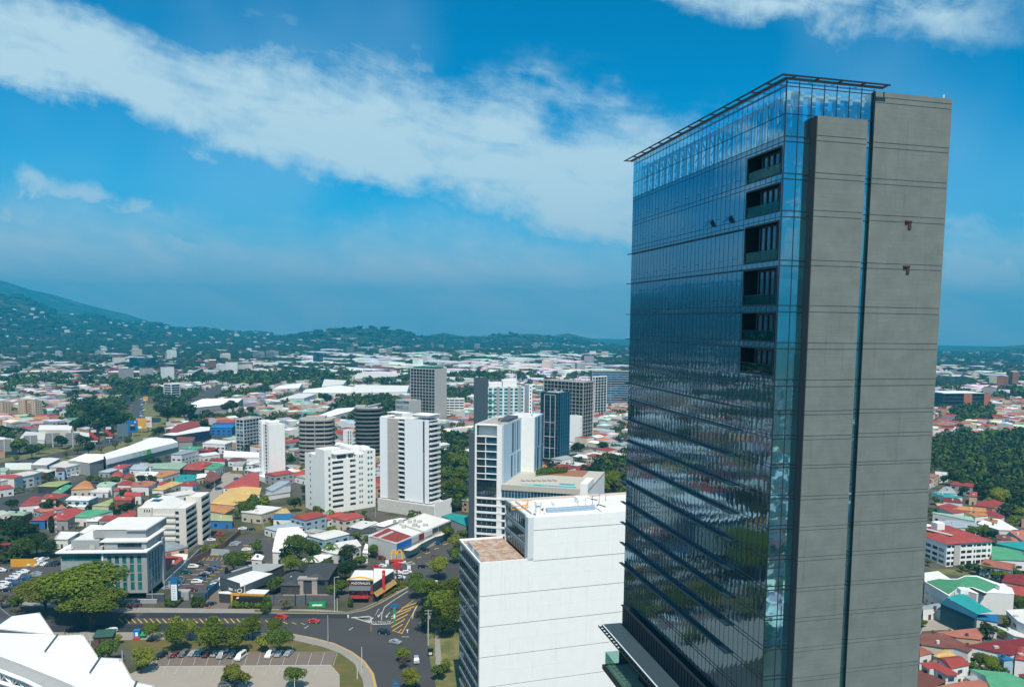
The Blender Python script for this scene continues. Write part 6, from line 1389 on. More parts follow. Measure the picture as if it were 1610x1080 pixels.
Hs(Z7, [
 ([(395, 190), (480, 195), (620, 90), (560, 35), (430, 45), (412, 100)], 6, 'white', 'white', 0, 'stepped white roofed house', dict(para=.4)),
 ([(700, 180), (800, 205), (960, 150), (930, 110), (800, 130)], 5.5, 'white', 'white', 0, 'rounded white roofed hall', dict(name='warehouse', cat='hall')),
 ([(560, 250), (690, 255), (780, 210), (640, 200)], 4.2, 'white', 'dark', .3, 'white roofed store behind the slate villa', dict(windows=False)),
 ([(260, 235), (330, 240), (345, 215), (290, 200)], 4, 'white', 'white', .4, 'small white roofed kiosk'),
 ([(965, 195), (1000, 200), (1000, 140), (985, 135)], 5, 'white', 'white', 0, 'white boundary wall of the mall', dict(windows=False)),
 ([(640, 140), (720, 145), (740, 125), (660, 120)], 4, 'red', 'brick', .4, 'small red roofed outbuilding'),
 ([(30, 80), (90, 85), (98, 66), (45, 64)], 3.6, 'dkred', 'brick', .3, 'tiny dark red gatehouse'),
 ([(260, 62), (415, 72), (418, 92), (265, 95)], .3, 'dark', 'dark', 0, 'dark tarpaulin on the car park') if False else ([(590, 60), (700, 75), (760, 55), (660, 40)], 4, 'grey', 'white', .4, 'grey roofed shed'),
 ([(800, 60), (900, 80), (1080, 60), (1000, 25)], 4.2, 'dark', 'grey', .4, 'dark grey roofed court'),
 ([(880, 30), (960, 45), (1060, 5), (960, -10)], 5, 'white', 'white', .4, 'white roofed shed'),
])
Hs(H_, [
 ([(915, 455), (1330, 470), (1330, 430), (1250, 330), (920, 290)], 5, 'green', 'white', 0, 'bright green roofed hall', dict(name='warehouse', cat='hall')),
 ([(905, 490), (1080, 440), (920, 385), (890, 470)], 4.5, 'dkred', 'brick', .3, 'dark red roofed shed'),
 ([(960, 260), (1330, 345), (1330, 240), (1100, 235)], 6, 'teal', 'grey', 0, 'teal roofed workshop', dict(name='warehouse', cat='workshop')),
 ([(1120, 110), (1330, 250), (1330, 100), (1180, 95)], 6, 'pink', 'lblue', 0, 'pink roofed building with grey walls'),
 ([(980, 200), (1170, 225), (1130, 160), (960, 160)], 5, 'brown', 'grey', .5, 'brown roofed shed'),
 ([(105, 720), (420, 690), (270, 595), (105, 615)], 6.5, 'white', 'white', 0, 'white roofed hall half hidden by the glass tower', dict(name='warehouse', cat='hall')),
])
b = Bld('red_roofed_block', 'four storey white block with a red roof and stair bulkhead', (1488.6, 854.4), '30', 1560, base=(1486.7, 890.7), az=76, cat='office', land='red roofed white block')
INFO.append(b.info)
b.grid('R', [(.4, 2.3), (b.h*.30, b.h*.42), (b.h*.53, b.h*.66), (b.h*.80, b.h*.90)], [(b.w*.01, b.w*.09), (b.w*.11, b.w*.19), (b.w*.32, b.w*.42), (b.w*.45, b.w*.56), (b.w*.60, b.w*.64), (b.w*.66, b.w*.76), (b.w*.78, b.w*.88), (b.w*.92, b.w*.97)])
b.grid('L', [(b.h*.08, b.h*.22), (b.h*.32, b.h*.45), (b.h*.58, b.h*.72)], cols(6, 1, b.d-1, 3.6)); b.done(m_white, m_gravel, hidden='rl')
mb = MB(); mb.add([(-1, -1, b.h+.01), (b.w+1, -1, b.h+.01), (b.w+1, b.d+1, b.h+.01), (-1, b.d+1, b.h+.01), (b.w*.3, b.d*.5, b.h+2.0), (b.w*.7, b.d*.5, b.h+2.0)], [(0, 1, 5, 4), (1, 2, 5), (2, 3, 4, 5), (3, 0, 4), (3, 2, 1, 0)]); obj('hipped_roof', mb, roofm('red'), b.root)
b.block(b.w*.16, b.w*.29, -.35, -.01, .5, b.h-.4, m_lgrey, 'stair_panel'); b.block(b.w*.35, b.w*.52, b.d*.6, b.d*.75, b.h+1, b.h+5, m_white, 'stair_bulkhead')
mb = MB(); mb.beam((b.w*.1, b.d*.75, b.h+2.2), (b.w*.35, b.d*.25, b.h+1.7), 2.6, .2); obj('skylight_strip', mb, m_lgrey, b.root)
r_ = low(H_([(105, 720), (400, 895), (480, 820), (590, 825), (740, 870), (860, 855), (1195, 870), (1165, 800), (740, 650), (600, 650), (500, 690), (270, 685)]), 9, m_white, 'white', 0, name='residence', cat='residence', windows=True, label='rambling white residence with green roof terraces', land='green roofed residence', over=.1)
def relr(pts, z): return [((G(x, y, z)-r_.location).x, (G(x, y, z)-r_.location).y) for x, y in pts]
mb = MB(); mb.prism(relr(H_([(130, 722), (400, 875), (500, 800), (600, 700), (380, 700), (275, 692)]), 9.2), 9.02, 9.3); obj('green_roof', mb, roofm('green'), r_)
mb = MB(); mb.prism(relr(H_([(505, 700), (600, 660), (740, 665), (1000, 772), (860, 845), (690, 785), (590, 795), (505, 800)]), 9.2), 9.02, 9.25); obj('green_roof', mb, roofm('green'), r_)
for (x, y) in ((565, 865), (1035, 820)): c = relr(H_([(x, y)]), 9)[0]; mb = MB(); mb.box(c[0]-1.6, c[0]+1.6, c[1]-1.6, c[1]+1.6, 9.02, 11); obj('roof_cube', mb, m_white, r_)
mb = MB(); mb.prism(relr(H_([(640, 800), (680, 795), (860, 870), (830, 900)]), 9.1), 9.03, 9.08); obj('light_well', mb, m_darkroom, r_)
r_ = low(I_([(290, 60), (720, 245), (760, 195), (380, 0)]), 8, m_navyp, mat('teal_black_wall', (.01, .07, .09)), 0, name='sports_hall', cat='hall', windows=False, label='long hall with turquoise sloping roof and dark teal side wall')
mb = MB(); q = [G(x, y, 8.2)-r_.location for x, y in I_([(375, -10), (560, -30), (930, 200), (750, 195)])]; mb.add([(q[0].x, q[0].y, 8.15), (q[3].x, q[3].y, 8.15), (q[2].x, q[2].y, 9.4), (q[1].x, q[1].y, 9.4)], [(0, 1, 2, 3), (3, 2, 1, 0)]); obj('turquoise_roof', mb, roofm('teal'), r_)
Hs(I_, [
 ([(730, 245), (1000, 290), (1000, 195), (760, 195)], 6.5, 'blue', 'white', 0, 'navy blue roofed pavilion'),
 ([(300, 75), (718, 250), (722, 230), (310, 55)], 4.5, 'grey', 'cream', 0, 'cream boundary building below the turquoise hall', dict(windows=False)),
 ([(80, 135), (250, 125), (495, 180), (495, 165), (270, 60), (80, 90)], 4.5, 'zinc', 'white', 0, 'low white garage block at the courtyard'),
 ([(60, 430), (330, 422), (620, 560), (480, 600), (340, 600), (60, 560)], 5, 'brown', 'cream', 0, 'mottled brown roofed church hall'),
 ([(360, 560), (640, 650), (700, 600), (570, 560)], 5.2, 'brown', 'white', .3, 'brown roofed shed', dict(windows=False)),
 ([(480, 470), (780, 500), (820, 460), (730, 360), (250, 410)], 4, 'pink', 'peach', 0, 'coral roofed cloister'),
 ([(590, 572), (1150, 690), (1330, 640), (1330, 478), (850, 532)], 6, 'dkred', 'white', .3, 'large dull red roof'),
 ([(1200, 730), (1330, 745), (1330, 590), (1240, 590)], 6.6, 'red', 'white', .4, 'red roofed house'),
 ([(250, 712), (500, 687), (660, 800), (430, 850)], 6.5, 'red', 'white', 1.0, 'red roofed white villa'),
 ([(40, 780), (140, 855), (215, 850), (380, 935), (530, 922), (400, 845), (230, 765)], 6.4, 'red', 'white', 0, 'long red roofed white villa', dict(over=.8)),
 ([(205, 690), (270, 712), (495, 690), (350, 615)], 7, 'yellow', 'cream', .4, 'pale tan roofed gable', dict(windows=False)),
 ([(30, 860), (120, 892), (368, 1005), (200, 1090), (10, 1090)], 4.5, 'brown', 'dark', 0, 'dark brown roofed house'),
 ([(45, 575), (205, 655), (190, 665), (45, 705)], 7, 'pink', 'white', 0, 'pink roofed house touching the glass tower'),
 ([(200, 1080), (560, 1005), (800, 990), (960, 1085), (700, 1110)], 5, 'pink', 'white', 0, 'pink roofed house'),
 ([(650, 852), (840, 940), (900, 1085), (1330, 1100), (1330, 990), (1110, 900)], 5.4, 'green', 'white', 0, 'big green roofed house'),
 ([(980, 690), (1070, 752), (1210, 738), (1040, 672)], 6, 'blue', 'lblue', 0, 'navy roofed white shed'),
 ([(1090, 152), (1240, 290), (1330, 330), (1330, 140)], 7, 'white', 'white', 0, 'flat white roofed building with plant on top', dict(para=.4)),
 ([(940, 320), (1190, 455), (1330, 480), (1330, 390), (1100, 370)], 3.4, 'white', 'white', 0, 'low white walled annex', dict(windows=False)),
 ([(575, 945), (680, 1003), (760, 985), (730, 930)], 3.8, 'grey', 'white', 0, 'grey metal lean-to', dict(windows=False)),
 ([(1240, 920), (1330, 990), (1330, 910)], 5, 'dkred', 'white', 0, 'dark red roofed house'),
])
Hs(J_, [
 ([(170, 108), (272, 112), (240, 82), (200, 80)], 6, 'grey', 'white', .8, 'grey roofed house'),
 ([(140, 105), (215, 132), (300, 130), (180, 102)], 5, 'teal', 'white', .4, 'teal roofed house'),
 ([(200, 150), (300, 160), (280, 138), (200, 130)], 5, 'dkred', 'white', .4, 'dark red roofed house'),
 ([(165, 175), (250, 212), (345, 200), (230, 160)], 5.6, 'red', 'white', .4, 'red roofed house'),
 ([(160, 160), (240, 165), (250, 175), (170, 172)], 5.2, 'yellow', 'cream', .4, 'tan roofed house'),
 ([(245, 190), (420, 205), (410, 185), (300, 175)], 6, 'orange', 'white', .4, 'orange roofed house'),
 ([(360, 195), (480, 240), (510, 225), (430, 192)], 5.4, 'red', 'white', .4, 'red roofed house'),
 ([(290, 202), (360, 228), (430, 222), (400, 205)], 5.2, 'orange', 'white', .5, 'orange tiled house'),
 ([(145, 210), (360, 252), (345, 230), (150, 205)], 5, 'pale', 'white', 0, 'long pale green roofed house'),
 ([(150, 250), (260, 285), (400, 285), (360, 260), (240, 245)], 5, 'zinc', 'white', 0, 'pale blue roofed hall'),
 ([(370, 262), (480, 295), (585, 298), (480, 240), (420, 235)], 6, 'white', 'white', 0, 'white vaulted hall'),
 ([(400, 240), (470, 262), (475, 245), (430, 235)], 6.5, 'orange', 'white', .3, 'small orange roofed house'),
 ([(160, 30), (228, 18), (228, 8), (160, 2)], 5.5, 'white', 'white', 0, 'white roofed house at the forest edge'),
 ([(330, 125), (370, 128), (372, 105), (335, 108)], 6, 'red', 'peach', .4, 'red roofed house in the trees'),
])
# ================================================================== STADIUM ROOF (membrane sheets over an arched truss)
sp = G(*(60/1, 1000), 30); std = thing('stadium_roof', 'white tent-like stadium roof with a curved steel truss', 'stadium', (sp.x, sp.y, 0)); LAND.append((sp.x-20, sp.y, 'white stadium roof'))
K_ = Zf(0, 940, 6.44)
m_memb = mat('white_membrane', (.70, .73, .74), .55, var=.05, scale=.15, streak=0)
m_dirty = mat('stained_membrane', (.74, .76, .76), .6, var=.2, scale=.12)
def sp3(pt, z): p = G(*Z2(K_, *pt), z)-sp; return (p.x, p.y, z)
petals = [  # base left, valley start, peak, foot right, inner point
 ((-220, -60), (-60, 20), (-20, 80), (105, 185), (-120, 250)),
 ((-60, 300), (110, 185), (395, 148), (545, 365), (0, 350)),
 ((460, 540), (583, 378), (838, 370), (985, 590), (480, 540)),
 ((915, 755), (1018, 602), (1218, 612), (1340, 825), (920, 755)),
 ((1330, 980), (1385, 850), (1560, 885), (1640, 960), (1340, 990)),
]
for (bl, vs_, pk, fr, inn) in petals:
 a, b_, c, d_ = sp3(bl, 31), sp3(vs_, 31.5), sp3(pk, 33.5), sp3(fr, 29.5)
 mb = MB(); mb.add([a, b_, c], [(0, 2, 1), (0, 1, 2)][0:1]); mb.add([(v[0], v[1], v[2]-.25) for v in (a, b_, c)], [(0, 1, 2)]); obj('membrane_panel', mb, m_dirty if bl == (460, 540) else m_memb, std)
 mb = MB(); mb.add([a, c, d_], [(0, 2, 1)]); mb.add([(v[0], v[1], v[2]-.25) for v in (a, c, d_)], [(0, 1, 2)]); obj('membrane_panel', mb, m_memb, std)
 mb = MB(); mb.tube((a[0], a[1], a[2]+.15), (b_[0], b_[1], b_[2]+.15), .28, n=6); obj('valley_gutter', mb, m_dgrey, std)
 mb = MB(); mb.tube((c[0], c[1], c[2]), (d_[0], d_[1], d_[2]), .16, n=6); mb.tube((b_[0], b_[1], b_[2]), (c[0], c[1], c[2]), .12, n=6); obj('edge_cable', mb, m_lgrey, std)
inner = [(-220, 480), (0, 590), (200, 665), (400, 745), (600, 825), (780, 905), (1000, 1010), (1200, 1110)]
outer = [(-220, 150), (-60, 300), (110, 345), (460, 540), (545, 365), (915, 755), (985, 590), (1340, 980), (1340, 825), (1640, 960), (1640, 1110)]
mb = MB(); poly = [sp3(p, 31) for p in [(-220, 120), (-60, 300), (0, 348), (545, 365), (470, 545), (985, 590), (917, 757), (1340, 825), (1335, 985), (1640, 960), (1700, 1110)]+inner[::-1]]
top = [sp3(p, 30.6) for p in [(-220, 100), (-10, 350), (545, 365), (600, 400), (985, 590), (1020, 640), (1340, 825), (1400, 870), (1640, 960), (1740, 1150)]]; bot = [sp3(p, 30.6) for p in [(-220, 480), (0, 590), (150, 648), (200, 665), (400, 745), (600, 825), (780, 905), (1000, 1010), (1200, 1110), (1400, 1220)]]
n = len(top)
for i in range(n-1): mb.add([bot[i], bot[i+1], top[i+1], top[i]], [(0, 1, 2, 3)]); mb.add([(v[0], v[1], v[2]-.3) for v in (bot[i], bot[i+1], top[i+1], top[i])], [(3, 2, 1, 0)])
obj('main_membrane', mb, m_memb, std)
lo = [sp3(p, 29) for p in [(-220, 620), (0, 712), (150, 780), (200, 800), (400, 880), (600, 960), (780, 1040), (1000, 1130), (1200, 1230), (1400, 1330)]]
mb = MB()
for i in range(n-1): a, b_, c, d_ = lo[i], lo[i+1], bot[i+1], bot[i]; mb.add([a, b_, (c[0], c[1], c[2]-.4), (d_[0], d_[1], d_[2]-.4)], [(0, 1, 2, 3), (3, 2, 1, 0)])
obj('grey_inner_band', mb, mat('ribbed_grey_membrane', (.30, .31, .31), .7, var=.12, scale=.4, fine=3), std)
mb = MB()
c0 = [sp3(p, 29) for p in [(-120, 690), (0, 735), (130, 785), (260, 835), (400, 905), (540, 985), (700, 1080)]]; c1 = [sp3(p, 26) for p in [(-120, 800), (0, 850), (130, 890), (260, 930), (400, 985), (540, 1060), (700, 1150)]]
for i in range(6):
 mb.tube(c0[i], c0[i+1], .5, n=8); mb.tube(c1[i], c1[i+1], .5, n=8); mb.tube(c0[i], c1[i], .16, n=6); mb.tube(c0[i], c1[i+1], .16, n=6)
 m0 = tuple((c0[i][k]+c0[i+1][k])/2 for k in range(3)); mb.tube(m0, c1[i], .14, n=6); mb.tube(m0, c1[i+1], .14, n=6)
obj('arched_truss', mb, m_bright, std)
mb = MB()
mb.prism([sp3(p, 0)[:2] for p in [(-300, 100), (300, 300), (1000, 760), (1300, 1100), (700, 1500), (-400, 1300)]], 0, .2); obj('stand_floor', mb, m_dgrey, std)
mb = MB();
for (bl, vs_, pk, fr, inn) in petals: c = sp3(pk, 33.5); mb.tube((c[0]+.0, c[1]-6, 0), c, .4, n=8)
obj('mast', mb, m_lgrey, std)
FOOT.append([tuple(G(x, y, 0)[:2]) for x, y in [(-60, 930), (60, 1000), (250, 1080), (300, 1200), (-60, 1200)]])
NOHOUSE.append([(-400, 60), (-40, 60), (-60, 200), (-110, 262), (-330, 262)])
# ================================================================== TREES
npr = np.random.RandomState(11)
def leafmat(name, c1, c2, dry=0.0):
 m = bpy.data.materials.new(name); m.use_nodes = True; t = NT(m.node_tree)
 geo = t.n('ShaderNodeNewGeometry'); oc = t.n('ShaderNodeTexCoord').outputs['Object']; oi = t.n('ShaderNodeObjectInfo').outputs['Random']
 isl = geo.outputs['Random Per Island']
 f = t.m('ADD', t.m('MULTIPLY', t.noise(oc, 2.2, 2, .5), .7), t.m('MULTIPLY', isl, .45))
 base = t.mix(t.sstep(f, .25, .85), c4(c1), c4(c2))
 base = t.mix(t.m('MULTIPLY', t.sstep(isl, .9, .97), .5), base, (.13, .10, .03, 1))
 k = t.m('ADD', .72, t.m('MULTIPLY', oi, .56))
 cc = t.n('ShaderNodeVectorMath', {0: base, 3: k}, operation='SCALE').outputs[0]
 d = t.n('ShaderNodeBsdfPrincipled', {'Base Color': cc, 'Roughness': .65, 'Specular IOR Level': .2})
 tr = t.n('ShaderNodeBsdfTranslucent', {'Color': cc})
 mx = t.n('ShaderNodeMixShader', {0: .22, 1: d.outputs[0], 2: tr.outputs[0]})
 t.n('ShaderNodeOutputMaterial', {0: mx.outputs[0]}); return m
LM = dict(olive=leafmat('olive_leaves', (.060, .11, .008), (.15, .19, .012)), dark=leafmat('dark_leaves', (.009, .030, .009), (.034, .068, .014)), light=leafmat('yellow_green_leaves', (.10, .15, .012), (.22, .23, .03)),
   dry=leafmat('dry_leaves', (.09, .085, .045), (.17, .14, .08)), mid=leafmat('mid_green_leaves', (.035, .085, .012), (.10, .15, .02)), far=leafmat('hazy_leaves', (.010, .028, .011), (.032, .052, .017)))
m_bark = mat('bark', (.085, .065, .05), .95, var=.25, scale=2, fine=9)
def crown_mesh(name, m, n, leaf, flat_=.8, lobes=12, seed=0, gap=.0, cols_=None):
 r = np.random.RandomState(seed)
 C = []
 for i in range(lobes):
  v = r.normal(size=3); v /= np.linalg.norm(v); v[2] = v[2]*.75+.1; C.append((v*r.uniform(.40, .72), r.uniform(.26, .46)))
 C.append((np.array([0, 0, .1]), .55))
 P = []; Nn = []
 w = np.array([c[1]**2 for c in C]); w /= w.sum()
 for i, k in enumerate(r.choice(len(C), n, p=w)):
  c, rr = C[k]; v = r.normal(size=3); v /= np.linalg.norm(v)
  if v[2] < -.35 and r.rand() < .7: v[2] = abs(v[2])
  p = c+v*rr*r.uniform(.82, 1.08)
  P.append(p); nn = v*.7+np.array([0, 0, .45])+r.normal(size=3)*.38; Nn.append(nn/np.linalg.norm(nn))
 P = np.array(P); Nn = np.array(Nn); P[:, 2] *= flat_
 a = np.cross(Nn, r.normal(size=(n, 3))); a /= np.linalg.norm(a, axis=1)[:, None]; b = np.cross(Nn, a)
 s = leaf*r.uniform(.6, 1.3, size=(n, 1)); s2 = s*r.uniform(.55, 1.0, size=(n, 1))
 V = np.empty((n, 4, 3)); V[:, 0] = P-a*s-b*s2*.3; V[:, 1] = P+b*s2*-1+a*s*.2; V[:, 2] = P+a*s+b*s2*.3; V[:, 3] = P+b*s2-a*s*.2
 V[:, :, 2] += 1.25
 me = bpy.data.meshes.new(name); me.from_pydata(V.reshape(-1, 3).tolist(), [], [(4*i, 4*i+1, 4*i+2, 4*i+3) for i in range(n)]); me.materials.append(m); me.update(); return me
def trunk_mesh(seed, h=1.0, th=.055):
 r = random.Random(seed); mb = MB(); mb.tube((0, 0, -.02), (0, 0, h*.62), th, th*.7, 7)
 for k in range(5):
  a = k*1.25+r.random(); q = (math.cos(a)*.42, math.sin(a)*.42, h*.95+r.random()*.3); mb.tube((0, 0, h*.5+.05*k*.5), q, th*.5, th*.2, 5)
 return mb.mesh('trunk', m_bark)
TRK = [trunk_mesh(s) for s in range(3)]
CR = {}
for kd, nl, lf in (('olive', 950, .115), ('dark', 1000, .11), ('light', 700, .10), ('dry', 520, .085), ('mid', 950, .11)):
 for s in range(3): CR[kd, 0, s] = crown_mesh('crown', LM[kd], nl, lf, seed=s*7+len(kd), lobes=10+s*2)
for kd in ('olive', 'light', 'mid', 'dark'):
 for s in range(3): CR[kd, 1, s] = crown_mesh('crown', LM[kd], 3800, .052, seed=40+s*3+len(kd), lobes=15+s*3)
CR['umbrella', 1, 0] = crown_mesh('crown', LM['olive'], 11000, .034, flat_=.62, lobes=26, seed=77)
CR['umbrella', 1, 1] = crown_mesh('crown', LM['light'], 8000, .036, flat_=.6, lobes=20, seed=78)
CR['umbrella', 1, 2] = crown_mesh('crown', LM['olive'], 9000, .036, flat_=.6, lobes=20, seed=79)
def palm_meshes(seed):
 r = random.Random(seed); mb = MB()
 for k in range(15):
  a = k*2*math.pi/15+r.random()*.3; el = .5-.9*(k % 3)/3; pts = []
  for i in range(6): t = i/5; pts.append((math.cos(a)*t*.95, math.sin(a)*t*.95, 1.9+el*t*.6-t*t*.75))
  for i in range(5):
   p, q = pts[i], pts[i+1]; w0 = .13*(1-abs(i/5-.3)); w1 = .13*(1-abs((i+1)/5-.3)) if i < 4 else .01; nx_, ny_ = -math.sin(a), math.cos(a)
   mb.add([(p[0]-nx_*w0, p[1]-ny_*w0, p[2]-.06), p, q, (q[0]-nx_*w1, q[1]-ny_*w1, q[2]-.06)], [(0, 1, 2, 3)]); mb.add([p, (p[0]+nx_*w0, p[1]+ny_*w0, p[2]-.06), (q[0]+nx_*w1, q[1]+ny_*w1, q[2]-.06), q], [(0, 1, 2, 3)])
 t = MB(); t.tube((0, 0, 0), (0.03, 0, 1.9), .06, .04, 7); return mb.mesh('fronds', LM['mid']), t.mesh('trunk', m_bark)
PALM = palm_meshes(3)
def cypress_mesh():
 r = np.random.RandomState(5); n = 1300; z = r.uniform(0, 1, n); ang = r.uniform(0, 6.283, n); rad = .36*np.sin(np.pi*(z*.92+.06))**.6*r.uniform(.85, 1.1, n)
 P = np.stack([np.cos(ang)*rad, np.sin(ang)*rad, .15+z*2.1], 1); V = []
 for p in P: d = r.normal(size=3)*.045; e = r.normal(size=3)*.045+np.array([0, 0, .05]); V += [p-d, p-e*.5, p+d, p+e]
 me = bpy.data.meshes.new('crown'); me.from_pydata([tuple(v) for v in V], [], [(4*i, 4*i+1, 4*i+2, 4*i+3) for i in range(n)]); me.materials.append(LM['dark']); return me
CYP = cypress_mesh()
TREES = []
KN = dict(olive='olive green tree', dark='dark green tree', light='yellow green tree', dry='grey brown bare tree', mid='mid green tree', umbrella='huge flat crowned olive tree', palm='palm', cypress='narrow dark conifer')
def tree_at(x, y, r, kind, near=False, seed=0, label=None, z=None, hs=1.0, name=None):
 z = zg(x, y) if z is None else z
 nm = name or ('palm_tree' if kind == 'palm' else 'conifer' if kind == 'cypress' else 'tree')
 root = thing(nm, label, 'palm' if kind == 'palm' else 'tree', (x, y, z), (seed*2.399) % 6.28, 'trees about the city' if not label else None)
 root.scale = (r, r, r*hs)
 if kind == 'palm': link('fronds', PALM[0], root); link('trunk', PALM[1], root)
 elif kind == 'cypress': link('crown', CYP, root); link('trunk', TRK[0], root)
 else: link('crown', CR[kind, 1 if ((near and kind != 'dry') or kind == 'umbrella') else 0, seed % 3], root); link('trunk', TRK[seed % 3], root)
 if not label:
  sz = 'tall' if r > 6.5 and kind != 'cypress' else 'small' if r < 3.2 else ''
  AUTO.append((root, (sz+' ' if sz else '')+KN[kind], x, y))
 TREES.append((x, y, r)); return root
def tree(px, py, rp, kind, **k):
 """crown centre and radius in picture pixels"""
 zc = 6.0
 for _ in range(6):
  p = G(px, py, zc); r = rp*(p.y/FPX)*1.16; zc = (1.25 if kind not in ('palm', 'cypress') else (1.7 if kind == 'palm' else 1.2))*r*k.get('hs', 1.0)
 return tree_at(p.x, p.y, r, kind, near=rp > 13, seed=len(TREES), **k)
def T(conv, k_, rows_):
 for r in rows_: x, y = conv([(r[0], r[1])])[0]; tree(x, y, r[2]/k_*(1.14 if k_ == 4.025 and y > 870 else 1), r[3])
Z5 = Zf(0, 820, 4.025); Z4 = Zf(0, 620, 4.025); Z8 = Zf(700, 640, 4.91)
for (px, py, r, s, lab) in ((128, 936, 17.0, 0, 'huge olive crowned rain tree shading the avenue'), (70, 930, 12.0, 1, 'yellowish flat crowned tree left of the huge avenue tree'), (142, 950, 12.0, 2, 'lower flat crowned tree under the right edge of the huge avenue tree')):
 p = G(px, py, 9.5); o = tree_at(p.x, p.y, r, 'umbrella', True, seed=s, label=lab, hs=.72)
T(Z5, 4.025, [(90, 500, 45, 'mid'), (960, 680, 50, 'olive'), (1110, 705, 75, 'olive'), (1110, 640, 45, 'light'), (1200, 665, 55, 'light'), (1330, 720, 85, 'olive'), (1340, 650, 45, 'olive'), (1450, 725, 82, 'olive'), (1570, 655, 55, 'olive'), (890, 855, 68, 'light'),
 (690, 800, 60, 'mid'), (625, 820, 45, 'mid'), (750, 735, 25, 'light'), (1470, 945, 52, 'light'), (1545, 985, 38, 'light'), (1430, 985, 30, 'olive'), (110, 555, 26, 'dry'), (10, 490, 40, 'dry')])
T(Z7, 4.025, [(20, 640, 45, 'olive'), (40, 745, 52, 'olive'), (165, 725, 78, 'olive'), (270, 650, 62, 'olive'), (410, 652, 48, 'olive'), (440, 728, 72, 'mid'), (330, 755, 45, 'light'), (150, 955, 62, 'light'), (205, 985, 35, 'olive'), (540, 965, 62, 'mid'),
 (1225, 825, 42, 'olive'), (1225, 875, 34, 'dry'), (1260, 980, 60, 'light'), (1450, 935, 42, 'mid'), (1500, 900, 35, 'light'), (1390, 425, 75, 'olive'), (1450, 505, 90, 'olive'), (1390, 590, 70, 'dark'), (1530, 430, 85, 'olive'), (1550, 560, 95, 'olive'), (1480, 640, 60, 'dark'),
 (1310, 400, 55, 'mid'), (1300, 350, 40, 'mid'), (1450, 270, 62, 'light'), (1550, 120, 55, 'dry'), (1550, 200, 45, 'mid'), (1500, 60, 45, 'olive'), (560, 150, 95, 'mid'), (650, 175, 62, 'mid'), (510, 255, 50, 'olive'), (430, 375, 40, 'mid'), (480, 200, 50, 'dark'), (880, 190, 60, 'dark'), (860, 290, 58, 'dark'),
 (955, 240, 35, 'mid'), (1030, 172, 40, 'mid'), (775, 55, 32, 'light'), (720, 88, 34, 'light'), (825, 85, 30, 'mid'), (830, 395, 42, 'mid'), (770, 430, 38, 'mid'), (400, 400, 38, 'mid'), (470, 505, 36, 'dry'), (350, 545, 26, 'mid'), (295, 150, 42, 'mid'), (150, 240, 62, 'mid'), (215, 215, 40, 'olive'), (360, 490, 28, 'mid'),
 (640, 235, 42, 'palm'), (765, 150, 50, 'palm'), (930, 65, 30, 'palm'), (565, 250, 38, 'palm'), (105, 315, 22, 'cypress'), (1060, 110, 28, 'mid'), (990, 110, 26, 'olive'), (740, 250, 26, 'mid'), (800, 310, 30, 'dark'), (1180, 385, 24, 'olive'), (30, 150, 20, 'mid'), (90, 120, 16, 'light')])
T(Z4, 4.025, [(60, 850, 85, 'dark'), (150, 860, 75, 'dark'), (30, 900, 60, 'dark'), (230, 930, 75, 'dark'), (150, 960, 70, 'mid'), (300, 960, 55, 'dark'), (325, 820, 42, 'cypress'), (795, 715, 42, 'dark'), (70, 690, 38, 'dark'), (310, 700, 50, 'dark'), (360, 690, 40, 'mid'), (405, 700, 25, 'mid'), (960, 420, 34, 'dark'), (990, 425, 28, 'dark'), (925, 422, 22, 'dark'), (1055, 393, 18, 'light'),
 (730, 538, 34, 'mid'), (830, 538, 26, 'light'), (900, 530, 30, 'dark'), (960, 532, 30, 'dark'), (570, 530, 24, 'mid'), (615, 530, 24, 'mid'), (1062, 552, 20, 'light'), (1500, 750, 26, 'mid'), (1560, 710, 55, 'mid'), (1500, 700, 34, 'mid'), (1600, 680, 34, 'mid'), (1310, 560, 26, 'dry'), (705, 700, 26, 'mid'), (735, 745, 26, 'dark'), (570, 708, 22, 'dark'), (1290, 180, 30, 'dark'), (1005, 230, 36, 'dark'),
 (1060, 110, 55, 'dark'), (1130, 110, 55, 'dark'), (1200, 105, 50, 'dark'), (1010, 90, 36, 'dark'), (1470, 70, 40, 'dark'), (1430, 80, 30, 'dark'), (1590, 95, 26, 'dark'), (120, 310, 50, 'mid'), (200, 350, 42, 'dark'), (245, 330, 34, 'mid'), (390, 290, 40, 'dark'), (520, 290, 45, 'dark'), (560, 330, 40, 'dark'), (620, 200, 45, 'dark'), (680, 170, 50, 'dark'), (540, 170, 50, 'dark'), (480, 190, 40, 'dark'), (590, 130, 45, 'dark'),
 (760, 160, 50, 'dark'), (800, 140, 45, 'mid'), (640, 100, 40, 'dark'), (700, 120, 42, 'dark'), (540, 90, 40, 'dark'), (730, 310, 30, 'dry'), (640, 340, 26, 'dry'), (490, 345, 26, 'light'), (810, 290, 26, 'mid'), (420, 370, 26, 'dry'), (1265, 900, 24, 'olive'), (1360, 960, 26, 'light'), (1300, 975, 30, 'light'), (1410, 910, 20, 'mid'), (30, 225, 36, 'dark'), (100, 400, 20, 'mid'), (485, 820, 20, 'dry')])
